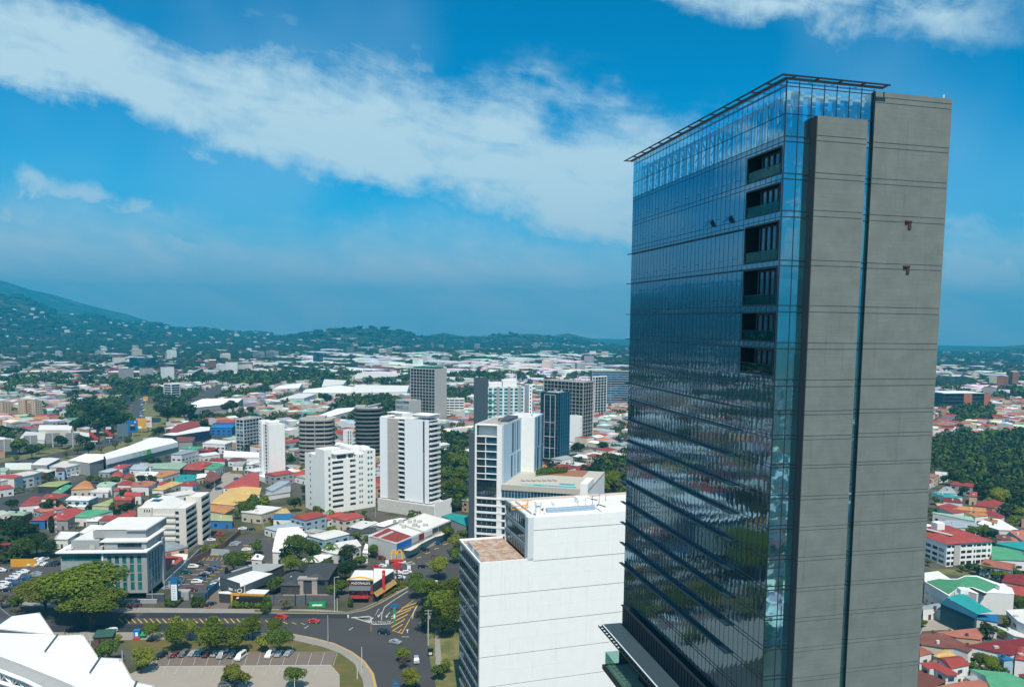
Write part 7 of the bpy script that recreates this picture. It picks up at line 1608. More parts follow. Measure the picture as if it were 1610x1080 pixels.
T(S_, 4.153, [(80, 695, 52, 'mid'), (150, 700, 45, 'olive'), (20, 745, 30, 'mid'), (345, 705, 45, 'dark'), (580, 765, 38, 'palm'), (320, 425, 30, 'dark'), (400, 490, 28, 'mid'), (350, 490, 22, 'mid'), (1330, 430, 50, 'dark'), (1400, 430, 62, 'olive'), (1440, 520, 62, 'olive'), (1335, 520, 50, 'mid'), (1390, 590, 62, 'olive'), (1450, 620, 50, 'mid'), (1350, 710, 42, 'dark'), (1300, 380, 46, 'dark'),
 (1420, 690, 46, 'olive'), (1340, 600, 45, 'olive'), (1460, 450, 40, 'olive'), (1300, 620, 30, 'dry'), (530, 915, 34, 'olive'), (590, 890, 38, 'olive'), (650, 925, 30, 'light'), (755, 905, 32, 'palm'), (1400, 960, 55, 'light'), (1450, 905, 36, 'mid'), (720, 770, 20, 'mid'), (800, 770, 20, 'mid'), (480, 770, 22, 'palm'), (420, 680, 22, 'dark'), (640, 780, 22, 'palm'), (1330, 330, 30, 'dark'), (250, 830, 22, 'dark'), (200, 825, 20, 'mid'), (330, 830, 22, 'mid'), (560, 20, 34, 'dark'), (520, 10, 26, 'dark')])
T(Z8, 4.91, [(1130, 570, 62, 'olive'), (1200, 560, 75, 'olive'), (1290, 545, 75, 'olive'), (1350, 500, 60, 'dry'), (1150, 480, 55, 'dark'), (1215, 300, 46, 'dark'), (1180, 240, 28, 'dark'), (1010, 310, 46, 'dark'), (1050, 305, 30, 'dark'), (1310, 240, 26, 'dry'), (1265, 440, 26, 'mid'), (1240, 620, 46, 'olive'), (1120, 640, 46, 'olive'), (1340, 600, 44, 'dry'), (1020, 540, 20, 'mid'), (60, 750, 40, 'mid')])
T(H_, 7.712, [(250, 85, 60, 'dark'), (340, 115, 55, 'dark'), (160, 110, 50, 'dark'), (700, 100, 75, 'mid'), (830, 90, 70, 'mid'), (930, 150, 65, 'dark'), (800, 30, 60, 'light'), (550, 555, 42, 'olive'), (640, 540, 50, 'dark'), (750, 560, 65, 'mid'), (880, 570, 85, 'mid'), (1010, 540, 95, 'mid'), (1140, 560, 90, 'dry'), (1240, 640, 80, 'mid'), (980, 640, 75, 'mid'), (1230, 760, 70, 'olive'), (1100, 650, 70, 'light'), (1240, 960, 105, 'mid'), (1180, 900, 60, 'olive'), (145, 480, 40, 'olive'), (720, 530, 45, 'dark'), (60, 60, 60, 'dark')])
T(I_, 7.712, [(870, 370, 95, 'dark'), (790, 430, 60, 'mid'), (1060, 420, 55, 'olive'), (1120, 280, 85, 'light'), (780, 740, 105, 'mid'), (920, 790, 120, 'olive'), (710, 830, 70, 'mid'), (1050, 830, 75, 'olive'), (590, 985, 38, 'light'), (840, 50, 60, 'palm'), (920, 70, 50, 'palm'), (1010, 20, 60, 'palm'), (1270, 60, 90, 'mid'), (1230, 330, 40, 'mid'), (90, 290, 45, 'olive'), (215, 410, 28, 'olive'), (410, 390, 22, 'olive')])
T(J_, 3.18, [(250, 270, 20, 'mid'), (190, 225, 14, 'mid'), (390, 270, 24, 'mid'), (460, 275, 18, 'cypress'), (560, 240, 26, 'olive'), (540, 265, 22, 'olive'), (480, 120, 46, 'light'), (430, 150, 26, 'light'), (160, 140, 22, 'mid'), (170, 280, 26, 'dark'), (330, 290, 22, 'dark'), (205, 40, 22, 'dark'), (300, 95, 22, 'dark'), (560, 150, 30, 'dark'), (300, 60, 34, 'dark'), (350, 40, 34, 'dark'), (400, 80, 30, 'dark'), (260, 30, 34, 'dark'), (480, 60, 34, 'dark'), (540, 100, 34, 'dark'), (590, 60, 34, 'dark'), (580, 200, 30, 'olive'), (520, 190, 26, 'dark')])
def hedge(px, h, label, kind='mid', z=0.0):
 p = [G(x, y, z) for x, y in px]; c = sum((v for v in p), Vector())/len(p); r = np.random.RandomState(len(px)+int(px[0][0])); poly = [(v.x, v.y) for v in p]
 xs = [v.x for v in p]; ys = [v.y for v in p]; n = int(min(2600, 90*(max(xs)-min(xs))*(max(ys)-min(ys))/max(1, h*6)+300)); V = []
 k = 0; tries = 0
 while k < n and tries < n*30:
  tries += 1; x = r.uniform(min(xs), max(xs)); y = r.uniform(min(ys), max(ys))
  if not inpoly(x, y, poly): continue
  zz = h*r.uniform(.15, 1)**.5+.25*math.sin(x*1.7)*math.cos(y*1.3)*h*.4; q = np.array([x-c.x, y-c.y, max(.05, zz)]); d = r.normal(size=3)*.22; e = r.normal(size=3)*.22; V += [q-d, q-e, q+d, q+e]; k += 1
 me = bpy.data.meshes.new('hedge'); me.from_pydata([tuple(v) for v in V], [], [(4*i, 4*i+1, 4*i+2, 4*i+3) for i in range(k)]); me.materials.append(LM[kind])
 return tag(link('hedge', me, None, (c.x, c.y, z)), label, 'hedge')
hedge(Z5([(1040, 540), (1050, 505), (1160, 500), (1110, 550)]), 1.6, 'clipped hedge at the foot of the blue and white totem sign')
hedge(Z5([(1210, 550), (1215, 500), (1300, 505), (1285, 545)]), 1.8, 'green hedge bed between the two car park gates')
hedge(E_([(390, 890), (400, 810), (940, 800), (930, 900)]), 2.0, 'hedge and shrubs in front of the yellow beam canopy', 'olive')
hedge(E_([(930, 900), (950, 770), (1110, 840), (1100, 935)]), 2.4, 'bushy shrub at the corner of the black restaurant garden')
hedge(D_([(520, 905), (530, 870), (930, 865), (930, 905)]), 1.2, 'low hedge at the base of the slate villa wall', 'dark')
hedge(F_([(55, 890), (60, 830), (115, 830), (110, 890)]), 2.2, 'clipped cube shrub left of the brick restaurant', 'mid')
hedge(F_([(380, 730), (560, 640), (660, 580), (820, 620), (640, 700), (470, 790)]), 1.3, 'planting strip along the brick restaurant terrace', 'light')
hedge(I_([(240, 235), (330, 215), (560, 265), (560, 300), (330, 280)]), 2.2, 'flowering hedge along the white garage block', 'olive')
hedge([(842, 749), (892, 744), (893, 739), (845, 742)], 2.2, 'row of planted shrubs on the hotel pool deck', 'mid', z=HDK)
hedge(S_([(680, 820), (720, 800), (800, 800), (760, 830)]), 1.4, 'small hedge on the street behind the restaurants', 'olive')
# ================================================================== VEHICLES
PAINT = {}
def paint(k):
 c = dict(white=(.72, .74, .75), silver=(.38, .41, .44), grey=(.13, .15, .17), black=(.012, .014, .018), red=(.42, .03, .02), maroon=(.13, .02, .02), blue=(.03, .10, .22), teal=(.01, .07, .09))[k]
 if k not in PAINT:
  m = bpy.data.materials.new('car_paint_'+k); m.use_nodes = True; b_ = m.node_tree.nodes['Principled BSDF']; b_.inputs['Base Color'].default_value = c4(c); b_.inputs['Roughness'].default_value = .28; b_.inputs['Metallic'].default_value = .25 if k in ('silver', 'grey', 'blue') else 0; b_.inputs['Coat Weight'].default_value = .6; PAINT[k] = m
 return PAINT[k]
m_tyre = mat('tyre', (.012, .012, .013), .9); m_cglass = glass('car_glass', (.5, .6, .68), pw=50, ph=50, wave=.0, dark=(.01, .012, .015), fres=.3, facing=.7); m_lamp = mat('lamp_lens', (.7, .7, .66), .2); m_tail = mat('tail_lens', (.35, .01, .01), .3)
SH = dict(sedan=(4.5, 1.78, [(0, .35), (0, .75), (.06, .92), (1.05, .98), (1.65, 1.40), (2.95, 1.42), (3.65, 1.02), (4.42, .92), (4.5, .45), (4.4, .30), (.1, .28)], (1.12, 1.02, 1.70, 1.36, 2.92, 1.38, 3.52, 1.04)),
   suv=(4.6, 1.88, [(0, .4), (0, .9), (.1, 1.08), (1.1, 1.14), (1.65, 1.68), (4.0, 1.72), (4.5, 1.15), (4.6, .5), (4.5, .36), (.1, .34)], (1.18, 1.16, 1.72, 1.62, 3.95, 1.65, 4.36, 1.18)),
   van=(5.2, 2.0, [(0, .4), (0, .95), (.15, 1.15), (.75, 1.3), (1.35, 2.15), (5.1, 2.2), (5.2, .5), (5.1, .36), (.1, .34)], (.85, 1.34, 1.38, 2.05, 4.9, 2.05, 4.95, 1.34)),
   pickup=(5.2, 1.88, [(0, .45), (0, .95), (.1, 1.1), (1.15, 1.16), (1.65, 1.70), (2.95, 1.72), (3.2, 1.12), (5.15, 1.10), (5.2, .5), (5.1, .4), (.1, .36)], (1.22, 1.18, 1.72, 1.64, 2.88, 1.66, 3.08, 1.18)))
def car_tpl(kind, col, cache={}):
 if (kind, col) in cache: return cache[kind, col]
 L, Wd, pr, gl = SH[kind]; mb = MB(); n = len(pr); hw = Wd/2
 def wat(z): return hw*(1-.16*max(0, (z-1.0))/.6) if z > 1.0 else hw
 vs = []
 for sgn_ in (-1, 1):
  for ins in (0, .12): vs += [(x-L/2+(0.03*ins), sgn_*(wat(z)-(.0 if ins else .0))*(1 if ins == 0 else .93), z if ins == 0 else z+(.03 if z > .5 else -.0)) for x, z in pr]
 mb.add(vs, []); o = 0
 F = []
 for i in range(n):
  j = (i+1) % n
  F += [(i, j, n+j, n+i), (n+i, n+j, 3*n+j, 3*n+i), (3*n+i, 3*n+j, 2*n+j, 2*n+i)]
 F += [tuple(range(n))[::-1], tuple(range(2*n, 3*n))]
 mb.f += F; mb.mi += [0]*len(F)
 body = mb.mesh('body', paint(col))
 g_ = MB(); x0, z0, x1, z1, x2, z2, x3, z3 = gl; X = lambda x: x-L/2
 for s in (-1, 1): g_.quad(*[(X(a), s*(wat(z)+.012), z) for a, z in ((x0+.25, z0+.02), (x1+.05, z1), (x2-.05, z2), (x3-.12, z3+.02))])
 e = .03; g_.quad((X(x0)-e, -wat(z0)*.86, z0+.03), (X(x0)-e, wat(z0)*.86, z0+.03), (X(x1)-e*1.5, wat(z1)*.86, z1+.02), (X(x1)-e*1.5, -wat(z1)*.86, z1+.02))
 if kind != 'pickup': g_.quad((X(x3)+e+.06, -wat(z3)*.86, z3+.03), (X(x2)+e+.08, -wat(z2)*.86, z2+.02), (X(x2)+e+.08, wat(z2)*.86, z2+.02), (X(x3)+e+.06, wat(z3)*.86, z3+.03))
 if kind == 'pickup': g_.mi = [0]*len(g_.f); g_.m = 1; g_.quad((X(3.3), -.72, 1.17), (X(5.05), -.72, 1.15), (X(5.05), .72, 1.15), (X(3.3), .72, 1.17))
 win = g_.mesh('windows', [m_cglass, m_tyre]); w_ = MB(); w_.tube((0, -.11, 0), (0, .11, 0), .33, n=14); wh = w_.mesh('wheel', m_tyre); h_ = MB(); h_.tube((0, -.125, 0), (0, .125, 0), .19, n=10); rim = h_.mesh('rim', m_frame)
 hl = MB(); hl.box(-.03, .05, -.16, .16, -.07, .07); hm = hl.mesh('headlight', m_lamp); tm = hl.mesh('tail_light', m_tail)
 parts = [('body', body, (0, 0, 0), None), ('windows', win, (0, 0, 0), None)]
 for a in (.85, L-.95):
  for s in (-1, 1): parts.append(('wheel', wh, (a-L/2, s*(hw-.1), .33), ('rim', rim)))
 for s in (-1, 1): parts.append(('headlight', hm, (-L/2-.01, s*(hw-.3), .72 if kind != 'van' else .85), None)); parts.append(('tail_light', tm, (L/2-.03, s*(hw-.28), .82), None))
 cache[kind, col] = parts; return parts
CW = dict(white='white', silver='silver', grey='grey', black='black', red='red', maroon='maroon', blue='blue', teal='dark teal'); NV = 0
def vehicle(px, py, kind, col, az_, label=None, desc=None, z=0.1, grp='cars about the streets and car parks'):
 p = G(px, py, z); root = thing({'sedan': 'car', 'suv': 'car', 'van': 'van', 'pickup': 'pickup_truck'}[kind], label, {'sedan': 'car', 'suv': 'car', 'van': 'van', 'pickup': 'pickup truck'}[kind], (p.x, p.y, z), R(90-az_)+math.pi, grp)
 for nm, me, loc, sub in car_tpl(kind, col):
  o = link(nm, me, root, loc)
  if sub: link(sub[0], sub[1], o)
 if not label: AUTO.append((root, CW[col]+' '+{'sedan': 'saloon car', 'suv': 'tall car', 'van': 'van', 'pickup': 'pickup truck'}[kind]+(' '+desc if desc else ''), p.x, p.y))
 return root
def V(conv, az_, desc, rows_):
 for r in rows_: x, y = conv([(r[0], r[1])])[0]; vehicle(x, y+.5, r[2], r[3], r[4] if len(r) > 4 else az_, desc=desc)
V(Z5, 187, 'in the brown bays', [(1018, 855, 'suv', 'black', 200), (1115, 845, 'sedan', 'maroon', 196), (1163, 842, 'suv', 'grey'), (1222, 838, 'sedan', 'silver'), (1268, 838, 'sedan', 'teal'), (1312, 845, 'sedan', 'maroon'), (1366, 840, 'sedan', 'silver'), (1410, 852, 'van', 'silver'), (1470, 850, 'suv', 'grey'), (1524, 862, 'van', 'white')])
V(Z7, 187, 'in the brown bays', [(383, 848, 'van', 'white'), (440, 842, 'sedan', 'silver'), (498, 838, 'sedan', 'silver')])
V(Z5, 0, 'under the lawn trees', [(1430, 1038, 'suv', 'grey', 80), (1545, 1034, 'sedan', 'blue', 85)])
for (x, y, k_, c_, a, lab) in ((455, 612, 'suv', 'red', 97, 'red car with dark roof, leading the two on the avenue bend'), (657, 637, 'sedan', 'red', 97, 'bright red saloon nearing the junction hatching'), (1102, 706, 'suv', 'black', 112, 'black car crossing the middle of the junction'), (1173, 768, 'sedan', 'silver', 112, 'silver saloon just behind the black car at the junction'), (1307, 886, 'suv', 'silver', 168, 'silver car driving down the right hand branch road'), (1177, 1040, 'sedan', 'blue', 172, 'dark blue car at the bottom of the junction road'), (1345, 655, 'sedan', 'grey', 200, 'dark car in the shade of the roadside trees')):
 q = Z7([(x, y)])[0]; vehicle(q[0], q[1], k_, c_, a, lab)
q = Z5([(702, 694)])[0]; vehicle(q[0], q[1]+1, 'suv', 'white', 272, 'white car on the avenue behind the green roofed guardhouse')
q = Z5([(855, 540)])[0]; vehicle(q[0], q[1], 'suv', 'maroon', 30, 'dark maroon car parked before the grey office')
q = Z5([(1332, 528)])[0]; vehicle(q[0], q[1], 'sedan', 'black', 30, 'black car on the forecourt beside the black restaurant')
Q_ = Zf(240, 860, 9.0)
V(Q_, 85, 'in the yellow bays', [(580, 285, 'suv', 'white'), (650, 255, 'suv', 'black'), (480, 365, 'suv', 'teal'), (405, 450, 'sedan', 'grey'), (370, 500, 'sedan', 'blue'), (250, 528, 'sedan', 'silver'), (215, 588, 'sedan', 'silver'), (300, 560, 'sedan', 'silver'), (885, 295, 'suv', 'blue'), (830, 320, 'suv', 'grey'), (800, 345, 'sedan', 'black'), (745, 382, 'sedan', 'silver'), (725, 412, 'sedan', 'black'), (630, 500, 'suv', 'white'), (670, 460, 'sedan', 'blue'), (550, 612, 'suv', 'maroon'), (1010, 455, 'sedan', 'white'), (910, 500, 'sedan', 'silver'), (885, 545, 'sedan', 'white'), (850, 585, 'suv', 'teal')])
V(Z4, 80, 'in the upper car park', [(1338, 924, 'sedan', 'white'), (1375, 908, 'sedan', 'black'), (1480, 955, 'suv', 'silver'), (1495, 943, 'sedan', 'silver'), (1560, 985, 'sedan', 'white'), (1535, 852, 'sedan', 'white'), (1590, 855, 'sedan', 'black'), (1375, 835, 'sedan', 'white', 200), (1438, 835, 'sedan', 'white', 200)])
P_ = Zf(0, 850, 8.308)
V(P_, 200, 'in the left lot', [(430, 315, 'pickup', 'white'), (512, 315, 'suv', 'white'), (600, 315, 'sedan', 'white'), (655, 312, 'sedan', 'teal'), (710, 310, 'suv', 'black'), (752, 312, 'suv', 'black'), (385, 300, 'sedan', 'blue'), (485, 262, 'pickup', 'white'), (562, 255, 'pickup', 'white')])
V(P_, 85, 'in the left lot', [(165, 500, 'pickup', 'white'), (215, 468, 'pickup', 'white'), (255, 440, 'pickup', 'white'), (300, 415, 'pickup', 'white'), (60, 570, 'suv', 'white'), (212, 572, 'sedan', 'blue'), (90, 652, 'sedan', 'black'), (20, 620, 'sedan', 'white'), (125, 540, 'sedan', 'blue'), (330, 510, 'sedan', 'blue'), (345, 470, 'suv', 'grey'), (478, 435, 'sedan', 'silver'), (20, 395, 'suv', 'white'), (85, 385, 'suv', 'grey'), (470, 460, 'sedan', 'silver')])
V(F_, 100, 'in the shops car park', [(455, 292, 'suv', 'maroon'), (580, 338, 'sedan', 'black', 200), (700, 348, 'sedan', 'white', 70), (810, 368, 'sedan', 'silver', 70), (960, 398, 'suv', 'black', 70), (985, 195, 'suv', 'black'), (1150, 118, 'sedan', 'blue'), (1125, 280, 'suv', 'maroon'), (405, 398, 'sedan', 'red'), (467, 392, 'sedan', 'white', 80), (680, 448, 'sedan', 'maroon'), (655, 468, 'sedan', 'white'), (770, 475, 'suv', 'white', 70), (690, 535, 'suv', 'white', 100), (430, 375, 'sedan', 'blue', 80)])
V(A_, 70, 'on the shopping street', [(10, 468, 'suv', 'white'), (145, 488, 'sedan', 'grey'), (305, 478, 'sedan', 'grey'), (990, 248, 'van', 'white'), (1040, 232, 'van', 'white'), (320, 412, 'sedan', 'red'), (850, 275, 'sedan', 'maroon'), (215, 440, 'sedan', 'white'), (420, 400, 'sedan', 'black'), (600, 350, 'sedan', 'silver'), (690, 338, 'sedan', 'white'), (800, 320, 'suv', 'white'), (900, 290, 'van', 'white'), (1100, 240, 'sedan', 'black'), (1200, 200, 'sedan', 'white'), (1330, 160, 'sedan', 'silver')])
V(I_, 110, 'beside the white residence', [(965, 165, 'suv', 'grey'), (1040, 165, 'suv', 'black')])
V(B_, 75, 'on the vacant grass lot', [(1155, 505, 'sedan', 'white'), (1190, 500, 'suv', 'white'), (1260, 505, 'sedan', 'grey'), (835, 735, 'suv', 'blue', 40), (1030, 630, 'suv', 'blue', 40)])
for k in range(14):
 t = k/13; x = 212+(232-212)*rnd.random(); y = 628+k*2.2; vehicle(222+rnd.random()*5, y, 'sedan', ['white', 'grey', 'silver', 'blue'][k % 4], 200, desc='on the highway')
# ================================================================== STREET FURNITURE
def pole(px, py, ytop, label, cat='lamp post', arm=0.0, r=.12, m=None, name='street_lamp', extra=None):
 p = G(px, py, .1); h = zat(p[:2], ytop); root = thing(name, label, cat, (p.x, p.y, 0)); mb = MB(); mb.tube((0, 0, 0), (0, 0, h), r*1.3, r*.7, 8); obj('post', mb, m or m_lgrey, root)
 if arm:
  mb = MB(); mb.tube((0, 0, h-.1), (arm, 0, h+.3), .06, n=6); obj('arm', mb, m or m_lgrey, root); mb = MB(); mb.box(arm-.1, arm+.6, -.15, .15, h+.2, h+.34); obj('lamp_head', mb, m_frame, root)
 if extra: extra(root, h)
 return root
def cross(root, h):
 for dz in (.3, 1.4): mb = MB(); mb.box(-1.3, 1.3, -.07, .07, h-dz-.1, h-dz); obj('crossarm', mb, m_lgrey, root)
 mb = MB(); mb.tube((.5, 0, h-3.2), (.5, 0, h-2.2), .3, n=10); obj('transformer', mb, m_grey, root)
z7 = lambda x, y: Z7([(x, y)])[0]
for (x, y, yt, lab, kw) in ((790, 572, 352, 'white lamp post between the slate villa and the brick restaurant', dict(arm=1.4, m=m_frame)), (806, 570, 480, 'short white post beside the villa lamp post', dict(m=m_frame)), (748, 772, 590, 'thin lamp post on the near pavement left of the bend', {}), (523, 822, 715, 'thin flagpole at the end of the parked row', dict(m=m_frame)),
 (933, 992, 885, 'white post with dark plate at the corner of the dry grass triangle', dict(m=m_frame)), (962, 950, 790, 'white pole on the inner side of the curved pavement', dict(m=m_frame)), (1382, 780, 556, 'concrete utility pole with cross arms by the verge', dict(r=.22, extra=cross)), (1430, 902, 720, 'slim post on the grass verge path', {}), (537, 1090, 985, 'white pole beside the lone car park tree', dict(m=m_frame)), (650, 780, 735, 'short post on the near pavement', {}), (1268, 705, 600, 'dark traffic post right of the hatched island', dict(m=m_dgrey)), (1020, 690, 640, 'small yellow bollard post at the left of the stop line', dict(m=mat('amber_paint', (.62, .3, .03))))):
 a = z7(x, y); b_ = 820+yt/4.025; pole(a[0], a[1], b_, lab, **kw)
for (conv, x, y, yt, k_, lab, kw) in ((Z5, 1277, 812, 725, 4.025, 'green and white pole between parked cars and trees', dict(m=m_frame)), (Z5, 572, 782, 710, 4.025, 'white pole beside the guardhouse', dict(m=m_frame)), (Z5, 775, 892, 815, 4.025, 'white pole with black banner near the stadium roof edge', dict(m=m_frame)), (Z5, 965, 510, 430, 4.025, 'thin lamp post at the grey office corner', {}), (E_, 635, 800, 430, 11.5, 'white pole in front of the black restaurant', dict(r=.2, m=m_frame)),
 (S_, 562, 855, 765, 4.153, 'lamp post on the back street below the white complex', dict(arm=1.2)), (S_, 873, 800, 700, 4.153, 'lamp post beside the concrete podium', dict(arm=1.2)), (S_, 140, 880, 790, 4.153, 'lamp post near the bright blue roofed house', dict(arm=1.2)), (I_, 490, 380, 160, 7.712, 'tall dark lamp post in the paved courtyard', dict(m=m_dgrey)), (H_, 848, 500, 440, 7.712, 'lamp post at the corner of the red roofed block', {}), (H_, 588, 500, 400, 7.712, 'lamp post before the red roofed block', {}), (Zf(0, 700, 6.748), 1372, 160, 55, 6.748, 'lamp post on the shopping street with a yellow base', dict(m=m_frame)), (Zf(220, 660, 6.748), 793, 715, 640, 6.748, 'lamp post on the side street', {}), (Z5, 1150, 170, 90, 4.025, 'pole on the upper car park wall', {}) if False else (F_, 882, 345, 255, 7.716, 'dark lamp post in the car park of the shops', dict(m=m_dgrey)), (F_, 590, 690, 540, 7.716, 'grey lamp post beside the brick restaurant wing', {})):
 a = conv([(x, y)])[0]; oy = {Z5: 820, E_: 880, S_: 620, I_: 940, H_: 820, F_: 840}.get(conv); oy = oy if oy is not None else (700 if k_ == 6.748 and x == 1372 else 660); pole(a[0], a[1], oy+yt/k_, lab, **kw)
def mast(px, py, ytop):
 p = G(px, py, 0); h = zat(p[:2], ytop); root = thing('radio_mast', 'thin red and white lattice radio mast rising behind the big dark trees', 'mast', (p.x, p.y, 0)); n = 16
 mr, mw = mat('mast_red', (.4, .04, .03)), m_bright
 for k in range(n):
  z0, z1 = h*k/n, h*(k+1)/n; mb = MB()
  for i in range(3): a = i*2.094; x, y = .45*math.cos(a), .45*math.sin(a); mb.tube((x, y, z0), (x, y, z1), .06, n=4); b_ = (i+1)*2.094; mb.tube((x, y, z0), (.45*math.cos(b_), .45*math.sin(b_), z1), .03, n=4)
  obj('lattice_section', mb, mr if k % 2 else mw, root)
mast(88.5, 845, 783)
def boxy(conv, x, y, dims, rz, m, name, label, cat, roof=None):
 a = conv([(x, y)])[0]; p = G(a[0], a[1], 0); root = thing(name, label, cat, (p.x, p.y, 0), rz); w, d, h = dims; mb = MB(); mb.box(-w/2, w/2, -d/2, d/2, 0, h); obj('wall', mb, m, root)
 if roof: mb = MB(); mb.add([(-w/2-.3, -d/2-.4, h), (w/2+.3, -d/2-.4, h), (w/2+.3, d/2+.4, h+.8), (-w/2-.3, d/2+.4, h+.8), (-w/2-.3, -d/2-.4, h+.15), (w/2+.3, -d/2-.4, h+.15), (w/2+.3, d/2+.4, h+.95), (-w/2-.3, d/2+.4, h+.95)], [(3, 2, 1, 0), (4, 5, 6, 7), (0, 1, 5, 4), (1, 2, 6, 5), (2, 3, 7, 6), (3, 0, 4, 7)]); obj('roof', mb, roof, root)
 return root
g_ = boxy(Z5, 665, 765, (6, 4.6, 3.0), R(12), mat('red_brick_wall', (.13, .06, .045), .9, var=.2, scale=2, fine=9), 'guardhouse', 'small brick guardhouse with a green sloping roof by the avenue', 'guardhouse', mat('green_metal_roof', (.03, .09, .07), .6))
mb = MB(); mb.box(-1.4, -.5, -2.37, -2.31, 0.1, 2.2); obj('door', mb, m_win, g_); mb = MB(); mb.box(.3, 1.7, -2.37, -2.31, .9, 2.1); obj('window', mb, m_win, g_)
g_ = boxy(Z5, 870, 738, (2.0, 1.6, 3.0), R(10), mat('kiosk_blue', (.01, .18, .42), .5), 'kiosk', 'bright blue kiosk with red base on the near pavement', 'kiosk'); mb = MB(); mb.box(-1.1, 1.1, -.9, .9, 3.0, 3.3); obj('roof', mb, mat('kiosk_blue', (.01, .18, .42)), g_); mb = MB(); mb.box(-1.2, 1.2, -1.6, -.81, 0, .7); obj('counter', mb, mat('sign_red', (.5, .03, .03)), g_); mb = MB(); mb.box(-.45, .45, -.86, -.8, 1.2, 2.6); obj('window', mb, m_bright, g_)
g_ = boxy(Z5, 905, 735, (1.6, 1.2, 1.1), R(10), mat('stall_green', (.03, .25, .08)), 'stall', 'small green stall box right of the blue kiosk', 'stall', mat('stall_green', (.03, .25, .08)))
g_ = boxy(Z5, 1152, 487, (6.4, 4, 3.4), R(8), m_grey, 'gatehouse', 'grey flat roofed gatehouse right of the totem sign', 'gatehouse'); mb = MB(); mb.box(-3.1, 3.1, -1.9, 1.9, 3.4, 3.5); obj('roof', mb, m_gravel, g_)
g_ = boxy(Z5, 1255, 492, (8, 1.2, 3.2), R(4), m_dgrey, 'boundary_wall', 'dark grey wall with yellow sign between the gates', 'wall'); mb = MB(); mb.box(-2.6, -1.9, -.68, -.61, 1, 2.5); obj('sign_panel', mb, m_yel, g_)
g_ = boxy(Z5, 985, 505, (7, .6, 3.2), R(4), m_dgrey, 'boundary_wall', 'dark grey wall right of the grey office entrance', 'wall'); mb = MB(); mb.box(-3.5, 3.5, -.35, .35, 3.2, 3.3); obj('coping', mb, m_grey, g_)
g_ = boxy(Z5, 835, 515, (20, .5, 1.6), R(2), m_grey, 'boundary_wall', 'low grey wall in front of the grey office', 'wall'); mb = MB(); mb.box(-10, 10, -.3, .3, 1.6, 1.7); obj('coping', mb, m_lgrey, g_)
a = Z5([(1107, 520)])[0]; p = G(*a, 0); tt = thing('totem_sign', 'tall blue and white directory totem at the car park entrance', 'sign', (p.x, p.y, 0), R(5)); h = zat(p[:2], 820+350/4.025)
mb = MB(); mb.box(-1.3, 1.3, -.5, .5, 0, h); obj('body', mb, mat('totem_blue', (.01, .14, .34), .5), tt); mb = MB(); mb.box(-1.1, 1.1, -.56, -.51, h*.16, h*.74); obj('white_panel', mb, m_bright, tt)
for k in range(6): mb = MB(); mb.box(-.8, .8-.2*(k % 3), -.60, -.57, h*(.22+.085*k), h*(.25+.085*k)); obj('tenant_line', mb, mat('pale_blue_line', (.3, .42, .55)), tt)
mb = MB(); mb.tube((0, -.3, h), (0, .3, h+.0), 1.0, n=8) if False else mb.box(-.6, .6, -.4, .4, h, h+1.6); obj('cap', mb, m_dgrey, tt)
fence('boundary_wall', 'long blue-grey wall on the left of the car park with yellow bays', 'wall', Z5([(1040, 425), (1140, 330), (1272, 205)]), 0, 3.2, mat('blue_grey_wall', (.28, .34, .38), .85, var=.1, streak=.15), .35)
fence('metal_fence', 'corrugated grey fence at the top of the car park with yellow bays', 'fence', Z5([(1272, 212), (1350, 208), (1452, 214)]), 0, 3.0, mat('corrugated_zinc', (.45, .52, .56)), .2)
fence('boundary_wall', 'brown topped wall beside the upper car park', 'wall', Z5([(1205, 270), (1420, 165), (1520, 80)]), 0, 3.0, mat('old_wall', (.16, .09, .07), .9, var=.2), .4)
fence('boundary_wall', 'blue hoarding beside the black restaurant forecourt', 'wall', Z5([(1295, 510), (1330, 470), (1385, 425)]), 0, 3.4, mat('hoarding_blue', (.01, .10, .22), .6), .3)
low(Z5([(1035, 325), (1160, 236), (1155, 222), (1035, 205)]), 4.5, 'red', 'cream', 0, label='red roofed long shed between the grey office and the car park', windows=False)
low(Z4([(1050, 1046), (1180, 1046), (1190, 1010), (1060, 1000)]), 4.0, 'white', 'cream', 0, label='narrow white lean-to at the foot of the cream twin block', windows=False)
def flag(conv, x, y, k_, oy, yt, w, h, m, label, m2=None):
 a = conv([(x, y)])[0]; p = G(*a, 0); H = zat(p[:2], oy+yt/k_); root = thing('sign', label, 'sign', (p.x, p.y, 0), R(6)); mb = MB(); mb.tube((0, 0, 0), (0, 0, H-h), .1, n=6); obj('post', mb, m_lgrey, root); mb = MB(); mb.box(-w/2, w/2, -.12, .12, H-h, H); obj('panel', mb, m, root)
 if m2: mb = MB(); mb.box(-w*.3, w*.3, -.16, -.121, H-h*.62, H-h*.38); obj('emblem', mb, m2, root)
m_gs = mat('green_sign', (.01, .32, .10), .5)
flag(Z7, 680, 540, 4.025, 820, 505, 6.5, 2.8, m_gs, 'wide bright green banner in front of the villa wall', m_bright)
flag(Z7, 1168, 640, 4.025, 820, 545, 1.0, 6.5, m_gs, 'narrow green totem standing on the hatched island', m_bright)
flag(Z7, 1168, 560, 4.025, 820, 522, 3.4, 1.0, mat('blue_sign', (.01, .12, .4)), 'blue street name plate above the hatched island')
flag(Z7, 1437, 480, 4.025, 820, 390, 2.2, 5.0, mat('sky_sign', (.35, .6, .68)), 'pale blue H shaped sign rising from the roadside trees', m_bright)
flag(Z7, 1396, 850, 4.025, 820, 800, 1.9, 3.6, m_blackmetal, 'black advertising panel in a white frame on the verge', m_frame)
flag(F_, 192, 815, 7.716, 840, 765, 1.4, 1.6, m_bright, 'small white menu board before the brick restaurant')
